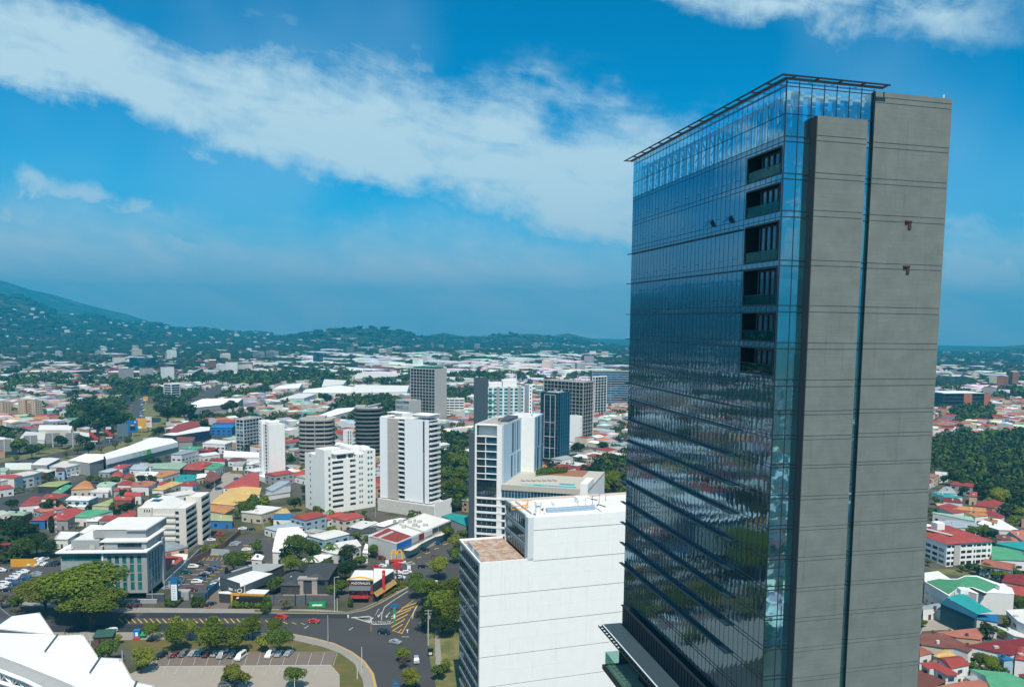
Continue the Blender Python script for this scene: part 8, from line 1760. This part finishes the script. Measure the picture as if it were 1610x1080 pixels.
flag(P_, 310, 340, 8.308, 850, 235, 11, 6.5, mat('amber_paint', (.62, .3, .03)), 'sand yellow hoarding beside the crowded car park')
for (x, y) in ((530, 345), (795, 410), (1120, 590)): flag(F_, x, y+20, 7.716, 840, y-35, 1.6, 4.0, m_bright, {530: 'white vending totem left of the golden arches', 795: 'white totem in the middle of the shops car park', 1120: 'white panel under the roadside trees'}[x], m_grey)
L_z = Zf(0, 560, 6.192)
def billboard(x0, x1, y0, y1, yb, kind, label, name='billboard'):
 k = 6.192; xc = x0/2+x1/2; a = L_z([(xc, yb)])[0]; p = G(*a, 0); Ht, Hb = zat(p[:2], 560+y0/k), zat(p[:2], 560+y1/k); w = (x1-x0)/k/FPX*math.hypot(p.x, p.y)
 azv = math.atan2(p.x, p.y); root = thing(name, label, 'billboard', (p.x, p.y, 0), -azv+R(-8), 'billboards along the highway')
 mb = MB(); mb.tube((0, .3, 0), (0, .3, Hb), .45, n=10); mb.box(-w*.4, w*.4, .1, .4, Hb-.5, Hb-.01); obj('post', mb, m_grey if kind != 'back' else m_lgrey, root)
 base = dict(blue=(.01, .13, .36), amber=(.62, .33, .04), white=(.62, .62, .62), dark=(.02, .05, .07), grey=(.10, .15, .18), black=(.015, .012, .015), back=(.16, .19, .20), pink=(.5, .38, .32))[kind]
 mb = MB(); mb.box(-w/2, w/2, -.2, .2, Hb, Ht); obj('panel', mb, mat('board_'+kind, base, .6, var=.05), root); hh = Ht-Hb
 def pt(x_0, x_1, z_0, z_1, m, rot=0): mb = MB(); mb.box(-w/2+w*x_0, -w/2+w*x_1, -.26, -.21, Hb+hh*z_0, Hb+hh*z_1); o = obj('artwork', mb, m, root); return o
 if kind == 'black':
  for (a0, c, z0_, z1_) in ((.05, .45, .50, .72), (.25, .65, .36, .54), (.45, .9, .22, .40)): pt(a0, c, z0_, z1_, mat('ad_red', (.5, .04, .02)))
  pt(.30, .60, .42, .48, mat('ad_yellow', (.7, .45, .03))); pt(.15, .7, .76, .94, mat('ad_white', (.6, .62, .62))); pt(.1, .8, .04, .14, mat('ad_white', (.6, .62, .62)))
 if kind == 'blue': pt(.3, .75, .2, .5, m_blackmetal); pt(.35, .65, .55, .62, mat('ad_yellow', (.7, .45, .03))); pt(.68, .85, .78, .90, mat('ad_cream', (.7, .55, .35)))
 if kind == 'amber': pt(.15, .5, .08, .25, m_bright); pt(.68, .9, .2, .42, m_grey)
 if kind == 'white': pt(.2, .8, .5, .66, mat('ad_red', (.5, .04, .02))); pt(.3, .7, .25, .32, m_grey)
 if kind == 'pink': pt(.3, .6, .1, .6, mat('ad_red', (.3, .1, .06)))
 if kind == 'back':
  mb = MB()
  for q in range(7): z = Hb+hh*(.08+.14*q); mb.box(-w/2+.1, w/2-.1, -.34, -.21, z, z+.35)
  obj('backing_rails', mb, m_lgrey, root); mb = MB(); mb.box(-.45, .45, -.7, -.35, 0, Ht-.3); obj('rear_column', mb, m_lgrey, root)
for r in ((885, 960, 708, 838, 858, 'black', 'black billboard with red diagonal artwork, lower of the two alike'), (1030, 1105, 680, 803, 835, 'black', 'black billboard with red diagonal artwork, higher and next to the blank grey one'), (1155, 1240, 660, 780, 800, 'grey', 'blank dark grey billboard beside the blue one'), (1250, 1336, 622, 742, 780, 'blue', 'deep blue billboard beside the amber one'), (1340, 1420, 603, 708, 745, 'amber', 'amber billboard between the blue and white ones'), (1422, 1474, 590, 695, 735, 'white', 'white billboard with red lettering band right of the amber one'), (1478, 1560, 600, 640, 720, 'dark', 'wide dark billboard at the right end of the highway row'),
   (0, 95, 808, 930, 965, 'back', 'dark billboard back at the picture edge'), (255, 350, 770, 860, 900, 'back', 'grey billboard back, second from the picture edge'), (465, 570, 748, 850, 885, 'back', 'striped billboard back, third from the picture edge'), (660, 765, 745, 865, 885, 'back', 'striped billboard back nearest the two black billboards'), (1110, 1165, 375, 430, 450, 'pink', 'small far pinkish billboard over the trees'), (1225, 1268, 398, 440, 470, 'dark', 'small far dark billboard left of the small amber one'), (1398, 1436, 393, 435, 470, 'amber', 'small far amber billboard beside the highway'), (425, 715, 0, 0, 0, '', '')):
 if r[5]: billboard(*r)
q = A_([(205, 300)])[0]; p = G(*q, 0)
root = thing('billboard', 'plain white billboard above the shop roofs near the picture edge', 'billboard', (p.x, p.y, 0), R(10), 'billboards along the highway'); Ht, Hb = zat(p[:2], 700+187/6.748), zat(p[:2], 700+258/6.748); mb = MB(); mb.box(-9, 9, -.3, .3, Hb, Ht); obj('panel', mb, m_bright, root); mb = MB(); mb.box(-6, -5.5, -.2, .2, 0, Hb); mb.box(5.5, 6, -.2, .2, 0, Hb); obj('frame', mb, m_grey, root)
# ================================================================== PEOPLE
def person_mesh(top, legs, pose):
 me = bpy.data.meshes.new('person'); s = [-1, 1]
 V_ = [(0, 0, .95), (0, 0, 1.15), (0, 0, 1.38), (0, 0, 1.50), (0, -.01, 1.62), (0, -.01, 1.74)]; E_2 = [(0, 1), (1, 2), (2, 3), (3, 4), (4, 5)]; Rr = [.14, .135, .15, .06, .095, .085]
 for sg in s:
  o = len(V_); st = pose*sg*.18
  V_ += [(sg*.1, 0, .88), (sg*.11, -st*.5, .48), (sg*.11, -st*1.2+(.05 if st < 0 else 0), .07), (sg*.11, -st*1.2-.14, .04)]; E_2 += [(0, o), (o, o+1), (o+1, o+2), (o+2, o+3)]; Rr += [.10, .065, .045, .04]
  o = len(V_); V_ += [(sg*.2, 0, 1.38), (sg*.26, st*.4, 1.12), (sg*.27, st*.8-.05, .88), (sg*.27, st*.9-.08, .80)]; E_2 += [(2, o), (o, o+1), (o+1, o+2), (o+2, o+3)]; Rr += [.065, .045, .035, .04]
 me.from_pydata(V_, E_2, []); o = bpy.data.objects.new('tmp', me); COL.objects.link(o); md = o.modifiers.new('s', 'SKIN');
 for i, r in enumerate(Rr): me.skin_vertices[0].data[i].radius = (r, r)
 me.skin_vertices[0].data[0].use_root = True; sb = o.modifiers.new('u', 'SUBSURF'); sb.levels = 1; sb.render_levels = 1
 dg = bpy.context.evaluated_depsgraph_get(); dg.update(); r_m = bpy.data.meshes.new_from_object(o.evaluated_get(dg)); bpy.data.objects.remove(o)
 r_m.materials.clear()
 for m in (mat('skin', (.30, .16, .10)), top, legs): r_m.materials.append(m)
 for f in r_m.polygons: z = f.center.z; f.material_index = 0 if z > 1.5 or abs(f.center.x) > .235 else 1 if z > .92 else 2
 return r_m
for (conv, x, y, rz, lab, tc_, lc) in ((Z5, 410, 712, 1.0, 'person in dark clothes walking on the near pavement', m_dgrey, m_blackmetal), (Z5, 1064, 868, .4, 'person in dark clothes standing beside the maroon parked car', m_dgrey, m_navyp), (Z5, 1074, 865, 2.2, 'second person standing close beside the parked cars in pale shirt', m_lgrey, m_dgrey), (Z7, 670, 556, 2.0, 'person in black on the far pavement by the villa gate', m_blackmetal, m_dgrey), (Z5, 1328, 548, .2, 'person in a red top at the forecourt edge', mat('ad_red', (.5, .04, .02)), m_dgrey)):
 a = conv([(x, y)])[0]; p = G(*a, .16); me = person_mesh(tc_, lc, 1); o = link('person', me, None, (p.x, p.y, .1), rz); tag(o, lab, 'person'); hb_ = MB(); hb_.tube((0, .02, 1.66), (0, .0, 1.80), .10, .07, 10); obj('hair', hb_, m_blackmetal, o)
# ================================================================== CITY FILL
def vnoise(x, y, s=1.0, seed=0):
 x /= s; y /= s; xi, yi = math.floor(x), math.floor(y); fx, fy = x-xi, y-yi; fx = fx*fx*(3-2*fx); fy = fy*fy*(3-2*fy)
 h = lambda a, b: (math.sin(a*127.1+b*311.7+seed*74.7)*43758.5453) % 1
 return (h(xi, yi)*(1-fx)+h(xi+1, yi)*fx)*(1-fy)+(h(xi, yi+1)*(1-fx)+h(xi+1, yi+1)*fx)*fy
WOOD = [PG(p) for p in (
 [(690, 690), (745, 690), (745, 860), (700, 845), (695, 770)], [(1466, 693), (1660, 680), (1660, 820), (1600, 825), (1560, 790), (1500, 765), (1466, 760)],
 [(110, 640), (205, 628), (212, 660), (170, 680), (110, 668)], [(925, 735), (1000, 722), (1000, 775), (930, 780)], [(0, 820), (95, 810), (100, 880), (0, 890)],
 [(225, 612), (320, 625), (330, 645), (260, 655), (232, 640)], [(480, 555), (530, 560), (560, 590), (500, 600)], [(430, 572), (480, 565), (500, 590), (440, 598)], [(520, 640), (600, 620), (660, 650), (640, 665), (530, 665)],
 [(540, 626), (600, 628), (600, 645), (548, 645)], [(170, 606), (230, 606), (225, 622), (180, 620)], [(1500, 640), (1560, 642), (1560, 665), (1500, 662)])]
INDU = PG([(300, 655), (300, 625), (420, 605), (470, 578), (640, 560), (660, 575), (660, 612), (560, 645), (420, 655)])
WHITEBIG = [  # large pale industrial roofs (outline px, height)
 ([(305, 641), (372, 634), (382, 626), (318, 627), (300, 634)], 9, 'white industrial hall with ribbed grey front', 'grey'), ([(475, 617), (545, 618), (590, 612), (535, 606), (480, 612)], 8, 'long white factory roof', 'white'),
 ([(545, 618), (640, 616), (643, 606), (560, 605)], 9, 'long white factory roof', 'white'), ([(436, 628), (478, 626), (498, 619), (470, 618)], 7, 'white curved warehouse roof', 'white'), ([(428, 612), (470, 610), (476, 602), (440, 606)], 7, 'white warehouse roof', 'white'),
 ([(533, 582), (570, 583), (573, 579), (545, 577)], 8, 'pale warehouse roof', 'white'), ([(550, 596), (620, 592), (640, 588), (566, 584)], 10, 'pale grey box warehouse', 'cream'), ([(506, 607), (540, 604), (545, 598), (510, 596)], 10, 'white factory block', 'white'),
 ([(500, 660), (552, 646), (560, 640), (530, 642), (495, 655)], 7, 'white sheet roofed market', 'white'), ([(470, 668), (530, 655), (500, 655), (465, 664)], 6, 'white sheet roofed market', 'white'), ([(0, 717+0), (1, 717), (1, 716)], 1, '', ''),
 ([(60, 676), (112, 676), (114, 668), (62, 668)], 8, 'white box hall with a pale curved roof', 'cream'), ([(30, 690), (70, 692), (72, 680), (40, 678)], 5, 'white sheet roofed hall', 'white'), ([(100, 683), (150, 690), (155, 682), (120, 678)], 5, 'white sheet roofed hall', 'white'),
 ([(580, 580), (620, 579), (618, 573), (588, 574)], 8, 'brown roofed warehouse', 'brick'), ([(640, 600), (700, 598), (700, 590), (650, 592)], 8, 'white factory roof', 'white'),
 ([(1470, 622), (1510, 628), (1512, 622), (1480, 617)], 7, 'white hall left of the brick and glass office', 'white')]
for px, H, desc, wl in WHITEBIG:
 if desc: low(px, H, 'white' if 'brown' not in desc else 'brown', wl, 0, name='warehouse', cat='warehouse', desc=desc, windows=False)
b = Bld('brick_office', 'long dark glass office with brick end bays and white roof among the trees', (1484, 618.5), '30', 1557, dist=1150, az=78, cat='office', land='brick and glass office')
b.bands('R', 4, 0, b.h-1, par=.2, gl=None if False else None, mull=20) if False else b.bands('R', 4, 0, b.h-1, par=.2, mull=20, glassm=m_darkwin); b.box(b.wall, 'R', 0, b.w, 0, .3, b.h-1, b.h); b.solid('L'); b.done(m_dgrey, m_whiteroof, hidden='rl')
for x0, x1 in ((.42, .60), (.86, 1.0)): b.block(b.w*x0, b.w*x1, -1.2, -.01, 0, b.h-.6, mat('orange_brick', (.35, .12, .06)), 'brick_bay')
b.block(-2, b.w*.8, -1, b.d+1, b.h+.01, b.h+.9, m_bright, 'white_roof')
for i, (x0, x1, y0, y1, az_, m_, lab) in enumerate(((398, 416, 553, 566, 60, m_lgrey, 'grey flats pair below the centre hill, first'), (418, 438, 552, 566, 60, m_lgrey, 'grey flats pair below the centre hill, second'), (208, 218, 543, 558, 40, m_white, 'white slab flats on the lower mountain slope'), (87, 98, 552, 564, 40, m_white, 'small white block on the lower slope'), (322, 345, 570, 580, 50, m_grey, 'grey green offices by the far highway'), (347, 362, 568, 581, 50, m_dgrey, 'dark office by the far highway'), (372, 398, 570, 580, 50, m_lgrey, 'white office blocks by the far highway'), (0, 28, 569, 580, 40, m_lgrey, 'pale low hospital block at the left edge'), (250, 285, 572, 584, 50, m_dgrey, 'row of dark brick offices right of the glass cube'), (8, 27, 592, 603, 40, m_white, 'white villa with framed window'), (70, 87, 602, 620, 40, m_cream, 'cream stepped flats near the left'), (98, 122, 608, 622, 40, m_lgrey, 'pale stepped flats near the left'), (492, 508, 556, 575, 60, m_navyp, 'small blue tower ahead'), (545, 556, 546, 556, 60, m_grey, 'blue glass block on the plain'), (605, 617, 548, 557, 60, m_lgrey, 'slim block on the plain'), (690, 700, 570, 580, 60, m_white, 'small white block behind the gridded tower'), (790, 800, 571, 585, 60, m_white, 'white water tower like block'))):
 d_ = 115*FPX/max(20, (y1-hzy(x0))); b = Bld('distant_block', lab, ((x0+x1)/2+3, y0), x0, x1, base=((x0+x1)/2+3, y1), az=25 if x0 < 300 else 40, cat='building', foot=True)
 n = max(3, int(b.h/3.3)); b.bands('L', n, 0, b.h-.6, par=.45, mull=0, dep=.3); b.bands('R', n, 0, b.h-.6, par=.45, mull=0, dep=.3); b.box(b.wall, 'R', 0, b.w, 0, .3, b.h-.6, b.h); b.box(b.wall, 'L', .3, b.d-.3, 0, .3, b.h-.6, b.h); b.done(m_, m_whiteroof, hidden='rl')
CELL = 40.0; HASH = {}
def addpoly(p, tagv):
 xs = [q[0] for q in p]; ys = [q[1] for q in p]
 if max(xs)-min(xs) > 4000 or max(ys)-min(ys) > 4000: BIGP.append(p); return
 for i in range(int(min(xs)//CELL), int(max(xs)//CELL)+1):
  for j in range(int(min(ys)//CELL), int(max(ys)//CELL)+1): HASH.setdefault((i, j), []).append(p)
BIGP = []
for p in FOOT: addpoly(p, 0)
for p in NOHOUSE: addpoly(p, 0)
def taken(x, y): return any(inpoly(x, y, p) for p in HASH.get((int(x//CELL), int(y//CELL)), [])) or any(inpoly(x, y, p) for p in BIGP)
def inwood(x, y): return any(inpoly(x, y, p) for p in WOOD)
TW = [(TC+D2*a+D1*b_)[:2] for a, b_ in ((-6, -4), (24, -4), (24, 48), (-6, 48))]
def visible(x, y):
 u, v = proj((x, y, zg(x, y)+3)); return -8 < u < 1618 and v < 1095 and not (988 < u < 1440)
GA = R(-38); gu = (math.cos(GA), math.sin(GA)); gv = (-math.sin(GA), math.cos(GA))
mh = random.Random(21); cand = []; FAR_H = []; FAR_T = []; nh = 0
for ia in range(-110, 60):
 for ib in range(0, 120):
  st_ = ia % 8 == 0 or ib % 5 == 0
  a = ia*13.5+mh.uniform(-1, 1)-60; b_ = ib*15.5-520+mh.uniform(-1, 1)
  x = a*gu[0]+b_*gv[0]; y = a*gu[1]+b_*gv[1]+640
  r = math.hypot(x, y); az_ = math.degrees(math.atan2(x, y))
  if not (230 < r < 1500) or not (-52 < az_ < 36) or (y < 330 and x > -120): continue
  if st_ and not inwood(x, y):
   if mh.random() < .22 and not taken(x, y): FAR_T.append((x+4, y+4, mh.uniform(2.2, 4.5)))
   continue
  cand.append((r, x, y, az_))
cand.sort()
HC = ['red']*24+['white']*28+['grey']*14+['zinc']*6+['orange']*7+['brown']*10+['green']*3+['pink']*3+['pale']*2+['yellow']*2+['dkred']*6
HN = dict(red='red roofed house', white='white roofed house', grey='grey roofed house', zinc='blue grey roofed house', orange='orange roofed house', brown='brown roofed house', green='green roofed house', pink='coral roofed house', pale='pale green roofed house', yellow='sand yellow roofed house', dkred='dark red roofed house')
hand = sum(1 for o in COL.objects if o.parent is None and o.name.startswith('house'))
NMAX = 295-hand; NT_ = 0; treebudget = 298-len(TREES)
def turned(x, y, w, d, rz): c, s = math.cos(rz), math.sin(rz); return [(x+a*c-b*s, y+a*s+b*c) for a, b in ((-w, -d), (w, -d), (w, d), (-w, d))]
for r, x, y, az_ in cand:
 w, d = 5.3+mh.random()*1.9, 6.0+mh.random()*1.9; rz = GA+(math.pi/2 if mh.random() < .3 else 0)
 cs = turned(x, y, w, d, rz)
 if taken(x, y) or any(taken(*c) for c in cs): continue
 vz = visible(x, y)
 if inwood(x, y) or vnoise(x, y, 130, 3) > .74 or mh.random() < .17:
  k = mh.choice(['dark', 'dark', 'mid', 'mid', 'olive', 'dry'] if r > 500 else ['dark', 'mid', 'olive', 'light'])
  if inwood(x, y):
   for q in range(2): FAR_T.append((x+mh.uniform(-6, 6), y+mh.uniform(-6, 6), mh.uniform(4.2, 7.5)))
  elif vz and NT_ < treebudget and r < 900: tree_at(x, y, mh.uniform(2.8, 5.2), k, seed=len(TREES)); NT_ += 1
  else: FAR_T.append((x, y, mh.uniform(3.5, 6)))
  continue
 col = mh.choice(HC); H = mh.choice([4.2, 4.6, 5.0, 6.4, 7.2]); wl = mh.choice(['white', 'white', 'cream', 'grey', 'peach', 'lblue'])
 if az_ > 24: col = mh.choice(['red', 'red', 'orange', 'white', 'dkred', 'pink'])
 if vz and nh < NMAX:
  low(None, H, col, wl, mh.choice([0, .7, 1.1, 1.4]), world=cs, desc=HN[col], windows=r < 720, group='low houses of the city'); nh += 1
 else: FAR_H.append((x, y, w*.96, d*.96, H, rz, RC[col], WC[wl]))
 if mh.random() < .5: FAR_T.append((x+mh.uniform(5, 8), y+mh.uniform(5, 8), mh.uniform(2.4, 4.2)))
print('houses', hand+nh, 'trees', len(TREES), 'cand', len(cand))
fr_ = random.Random(99)
for k in range(15500):
 az_ = fr_.uniform(-62, 38); yy = 27+(fr_.random()**1.15)*75          # rows below the horizon
 r = 115*FPX/yy
 if r < 1480 or r > 6500: continue
 a = R(az_); x, y = r*math.sin(a), r*math.cos(a)
 if r < 2600 and (taken(x, y)): continue
 wn = vnoise(x, y, 420, 5)*.6+vnoise(x, y, 150, 8)*.4; hill = zg(x, y)+max(0, r-2500)*.0118
 wood = inwood(x, y) or wn > (.585 if hill < 12 else .42)
 if wood or fr_.random() < .36+.20*(r > 2300):
  for q in range(2 if wood else 1): FAR_T.append((x+fr_.uniform(-30, 30), y+fr_.uniform(-60, 60), fr_.uniform(4, 8)*(1+r/5000)))
  if fr_.random() < .9: continue
 if hill > 90 and fr_.random() < .75: continue
 if fr_.random() < (.07 if hill < 12 and az_ > -20 and r < 3200 else .015): w, d, H, col = fr_.uniform(18, 40), fr_.uniform(14, 26), fr_.uniform(6, 10), RC['white']
 else: w, d, H = fr_.uniform(5, 10), fr_.uniform(5, 9), fr_.uniform(3, 6); col = RC[fr_.choice(['white', 'white', 'grey', 'brown', 'grey', 'zinc', 'brown', 'brown', 'dkred', 'yellow'])]
 if fr_.random() < .015: H = fr_.uniform(14, 30); w = fr_.uniform(7, 12); d = 8
 FAR_H.append((x, y, w, d, H, fr_.choice([GA, GA, R(15), R(50)]), col, WC[fr_.choice(['white', 'cream', 'grey', 'grey', 'brick'])]))
for k in range(9500):   # the wooded mountain side and its scattered houses
 a = R(fr_.uniform(-62, -16)); r = fr_.uniform(3000, 7200); x, y = r*math.sin(a), r*math.cos(a)
 if fr_.random() < .13 and vnoise(x, y, 240, 9) > .45 and zg(x, y) < 130+110*fr_.random()**2: FAR_H.append((x, y, fr_.uniform(5, 13), 7, fr_.uniform(4, 14), GA, RC['white'], WC['white']))
 elif vnoise(x, y, 300, 2) > .25: FAR_T.append((x, y, fr_.uniform(8, 17)))
for k in range(2600):   # districts behind the viewpoint, seen only in the glass
 a = R(fr_.uniform(60, 300) if k % 3 else fr_.uniform(95, 180)); r = 70+1500*fr_.random()**1.4; x, y = r*math.sin(a), r*math.cos(a)
 if y > -60 and abs(x) < 330 or taken(x, y): continue
 if fr_.random() < .35: FAR_T.append((x, y, fr_.uniform(4, 7)))
 else: FAR_H.append((x, y, fr_.uniform(5, 10), fr_.uniform(5, 9), fr_.uniform(4, 9), GA, RC[fr_.choice(['white', 'white', 'red', 'brown', 'grey', 'green'])], WC['white']))
for k in range(380):   # bright industrial belt
 a = R(fr_.uniform(-19, 4)); r = fr_.uniform(1500, 2900); x, y = r*math.sin(a), r*math.cos(a)
 if fr_.random() < .55 or taken(x, y): continue
 FAR_H.append((x, y, fr_.uniform(14, 44), fr_.uniform(10, 26), fr_.uniform(6, 10), GA, RC['white'], WC['white']))
def colmat(name, rough):
 m = bpy.data.materials.new(name); m.use_nodes = True; t = NT(m.node_tree)
 c = t.n('ShaderNodeAttribute', attribute_name='Col').outputs['Color']; oc = t.n('ShaderNodeTexCoord').outputs['Object']
 k = t.m('ADD', .78, t.m('MULTIPLY', t.noise(oc, .25, 3, .6), .44)); cc = t.n('ShaderNodeVectorMath', {0: c, 3: k}, operation='SCALE').outputs[0]
 p = t.n('ShaderNodeBsdfPrincipled', {'Base Color': cc, 'Roughness': rough, 'Specular IOR Level': .2}); t.n('ShaderNodeOutputMaterial', {0: p.outputs[0]}); return m
VV = []; FF = []; CCc = []
for (x, y, w, d, H, rz, rc, wc) in FAR_H:
 o = len(VV); z = zg(x, y)-1.0; c, s = math.cos(rz), math.sin(rz); q = fr_.random(); ph = fr_.choice([0, .8, 1.4]) if w < 12 else .4
 for (a, b_, hz_) in ((-1, -1, 0), (1, -1, 0), (1, 1, 0), (-1, 1, 0), (-1, -1, 1), (1, -1, 1), (1, 1, 1), (-1, 1, 1)):
  e = 1.0 if hz_ == 0 else 1.0; X_, Y_ = a*w*e, b_*d*e; VV.append((x+X_*c-Y_*s, y+X_*s+Y_*c, z+1+H if hz_ else z))
 VV.append((x-w*c, y-w*s, z+1+H+ph)); VV.append((x+w*c, y+w*s, z+1+H+ph))
 fs = [(0, 1, 5, 4), (1, 2, 6, 5), (2, 3, 7, 6), (3, 0, 4, 7)]; wcol = [v*(.85+.3*q) for v in wc]; rcol = [v*(.75+.5*fr_.random()) for v in rc]
 for f in fs: FF.append(tuple(o+i for i in f)); CCc.append(wcol)
 if ph: rf = [(4, 5, 9, 8), (6, 7, 8, 9), (5, 6, 9), (7, 4, 8)]
 else: rf = [(4, 5, 6, 7)]
 for f in rf: FF.append(tuple(o+i for i in f)); CCc.append(rcol if len(f) == 4 else wcol)
me = bpy.data.meshes.new('distant_houses'); me.from_pydata(VV, [], FF); me.materials.append(colmat('distant_house_walls', .8))
ca = me.color_attributes.new('Col', 'FLOAT_COLOR', 'CORNER'); arr = np.ones((len(me.loops), 4), dtype=np.float32); ln = np.array([len(f) for f in FF]); arr[:, :3] = np.repeat(np.array(CCc, dtype=np.float32), ln, axis=0); ca.data.foreach_set('color', arr.ravel())
tag(link('distant_houses', me), 'thousands of small far houses and warehouses filling the plain', kind='stuff')
ico_v = []; phi = (1+5**.5)/2
for s in (-1, 1):
 for t_ in (-phi, phi): ico_v += [(0, s, t_), (s, t_, 0), (t_, 0, s)]
ico_v = np.array(ico_v)/math.sqrt(1+phi*phi)
import itertools
dist = lambda a, b_: np.linalg.norm(ico_v[a]-ico_v[b_]); ed = 1.1; ico_f = []
for a, b_, c_ in itertools.combinations(range(12), 3):
 if dist(a, b_) < ed and dist(b_, c_) < ed and dist(a, c_) < ed:
  n = np.cross(ico_v[b_]-ico_v[a], ico_v[c_]-ico_v[a]); ico_f.append((a, b_, c_) if n @ ico_v[a] > 0 else (a, c_, b_))
nr = np.random.RandomState(3); VV = []; FF = []; o = 0
near_t = [t_ for t_ in FAR_T if math.hypot(t_[0], t_[1]) < 1700]; far_t = [t_ for t_ in FAR_T if math.hypot(t_[0], t_[1]) >= 1700]
NV_ = []
for (x, y, r) in near_t:       # leafy clumps
 if taken(x, y) and not inwood(x, y): continue
 z = zg(x, y); n = 110 if math.hypot(x, y) < 900 else 55; v = nr.normal(size=(n, 3)); v /= np.linalg.norm(v, axis=1)[:, None]; v[:, 2] = np.abs(v[:, 2])*.9-.1; lump = 1+.22*np.sin(v[:, 0]*5+x)+.18*np.cos(v[:, 1]*6+y)
 P = v*lump[:, None]*r*nr.uniform(.85, 1.05, (n, 1))+np.array([x, y, z+r*.62]); nn = v+nr.normal(size=(n, 3))*.4; nn /= np.linalg.norm(nn, axis=1)[:, None]; a = np.cross(nn, nr.normal(size=(n, 3))); a /= np.linalg.norm(a, axis=1)[:, None]; b_ = np.cross(nn, a)
 s = r*(.20 if n > 80 else .28)*nr.uniform(.7, 1.3, (n, 1)); Q = np.stack([P-a*s, P-b_*s*.8, P+a*s, P+b_*s*.8], 1); NV_.append(Q.reshape(-1, 3))
for part_, mk_, lb_ in ((NV_[::2], 'far', 'darker half of the mass of city trees, woods and garden foliage'), (NV_[1::2], 'mid', 'lighter half of the mass of city trees, woods and garden foliage')):
 Vn = np.concatenate(part_); me = bpy.data.meshes.new('woodland'); nq = len(Vn)//4
 me.vertices.add(len(Vn)); me.vertices.foreach_set('co', Vn.ravel().astype(np.float32)); me.loops.add(nq*4); me.loops.foreach_set('vertex_index', np.arange(nq*4, dtype=np.int32)); me.polygons.add(nq); me.polygons.foreach_set('loop_start', np.arange(0, nq*4, 4, dtype=np.int32)); me.update(calc_edges=True); me.materials.append(LM[mk_])
 tag(link('woodland', me), lb_, kind='stuff')
for (x, y, r) in far_t:
 z = zg(x, y)
 for q in range(2):
  sc = np.array([r*nr.uniform(.7, 1.5), r*nr.uniform(.7, 1.3), r*nr.uniform(.45, .75)]); V3 = ico_v*sc*nr.uniform(.75, 1.25, (12, 1))+np.array([x+nr.uniform(-r, r), y+nr.uniform(-r, r), z+r*.3]); VV.append(V3)
V4 = np.concatenate(VV); F4 = (np.array(ico_f)[None]+12*np.arange(len(VV))[:, None, None]).reshape(-1, 3)
me = bpy.data.meshes.new('distant_trees'); me.vertices.add(len(V4)); me.vertices.foreach_set('co', V4.ravel().astype(np.float32)); me.loops.add(F4.size); me.loops.foreach_set('vertex_index', F4.ravel().astype(np.int32)); me.polygons.add(len(F4)); me.polygons.foreach_set('loop_start', np.arange(0, F4.size, 3, dtype=np.int32)); me.update(calc_edges=True); me.materials.append(LM['far'])
tag(link('distant_trees', me), 'far tree cover of the plain and the hills', kind='stuff')
print('far houses', len(FAR_H), 'far trees', len(near_t), len(far_t))
# ================================================================== LABELS THAT SINGLE OUT
ORD = ['nearest', 'second nearest', 'third nearest', 'fourth nearest', 'fifth nearest', 'sixth nearest', 'seventh nearest', 'eighth nearest', 'ninth nearest', 'tenth nearest']
def ordw(i):
 if i < 10: return ORD[i]
 n = i+1; return '%d%s nearest' % (n, 'th' if 10 < n % 100 < 14 else {1: 'st', 2: 'nd', 3: 'rd'}.get(n % 10, 'th'))
groups = {}
for (o, desc, x, y) in AUTO:
 px = proj((x, y, 4)); best = sorted(LAND, key=lambda l: math.hypot(l[0]-x, l[1]-y))[:1][0]
 lx = proj((best[0], best[1], 4)); dx, dd = px[0]-lx[0], math.hypot(x, y)-math.hypot(best[0], best[1]); lat = abs(dx)*math.hypot(x, y)/FPX
 rel_ = ('right of' if dx > 0 else 'left of') if lat > abs(dd) else ('behind' if dd > 0 else 'in front of')
 groups.setdefault((desc.replace(' saloon', ''), rel_, best[2]), []).append((math.hypot(x-best[0], y-best[1]), o))
for (desc, rel_, lm), lst in groups.items():
 lst.sort(key=lambda t_: t_[0])
 for i, (_, o) in enumerate(lst):
  o['label'] = ('%s %s the %s' % (desc, rel_, lm)) if len(lst) == 1 else ('%s %s %s the %s' % (ordw(i), desc, rel_, lm))
for o in COL.objects:
 if o.parent is None and o.name.startswith('house') and not o.get('group'): o['group'] = 'low houses of the city'
 if '_r' in o.keys(): del o['_r']
HAZE = 1.5e-4
for o in COL.objects:
 l_ = o.get('label')
 if l_ and len(l_.split()) > 16: print('LONG', l_); o['label'] = l_.replace(' car ', ' ', 1) if ' car in' in l_ else ' '.join(l_.split()[:16])
# ================================================================== AIR
mb = MB(); mb.box(-11600, 11600, -11600, 11600, -260, 560)
hz = bpy.data.materials.new('air_haze'); hz.use_nodes = True; t = NT(hz.node_tree)
v = t.n('ShaderNodeVolumePrincipled', {'Color': (.02, .52, .84, 1), 'Density': HAZE, 'Anisotropy': 0.0})
t.n('ShaderNodeOutputMaterial', {'Volume': v.outputs[0]})
tag(obj('haze', mb, hz), 'pale blue haze over the far city', None, None, 'stuff')
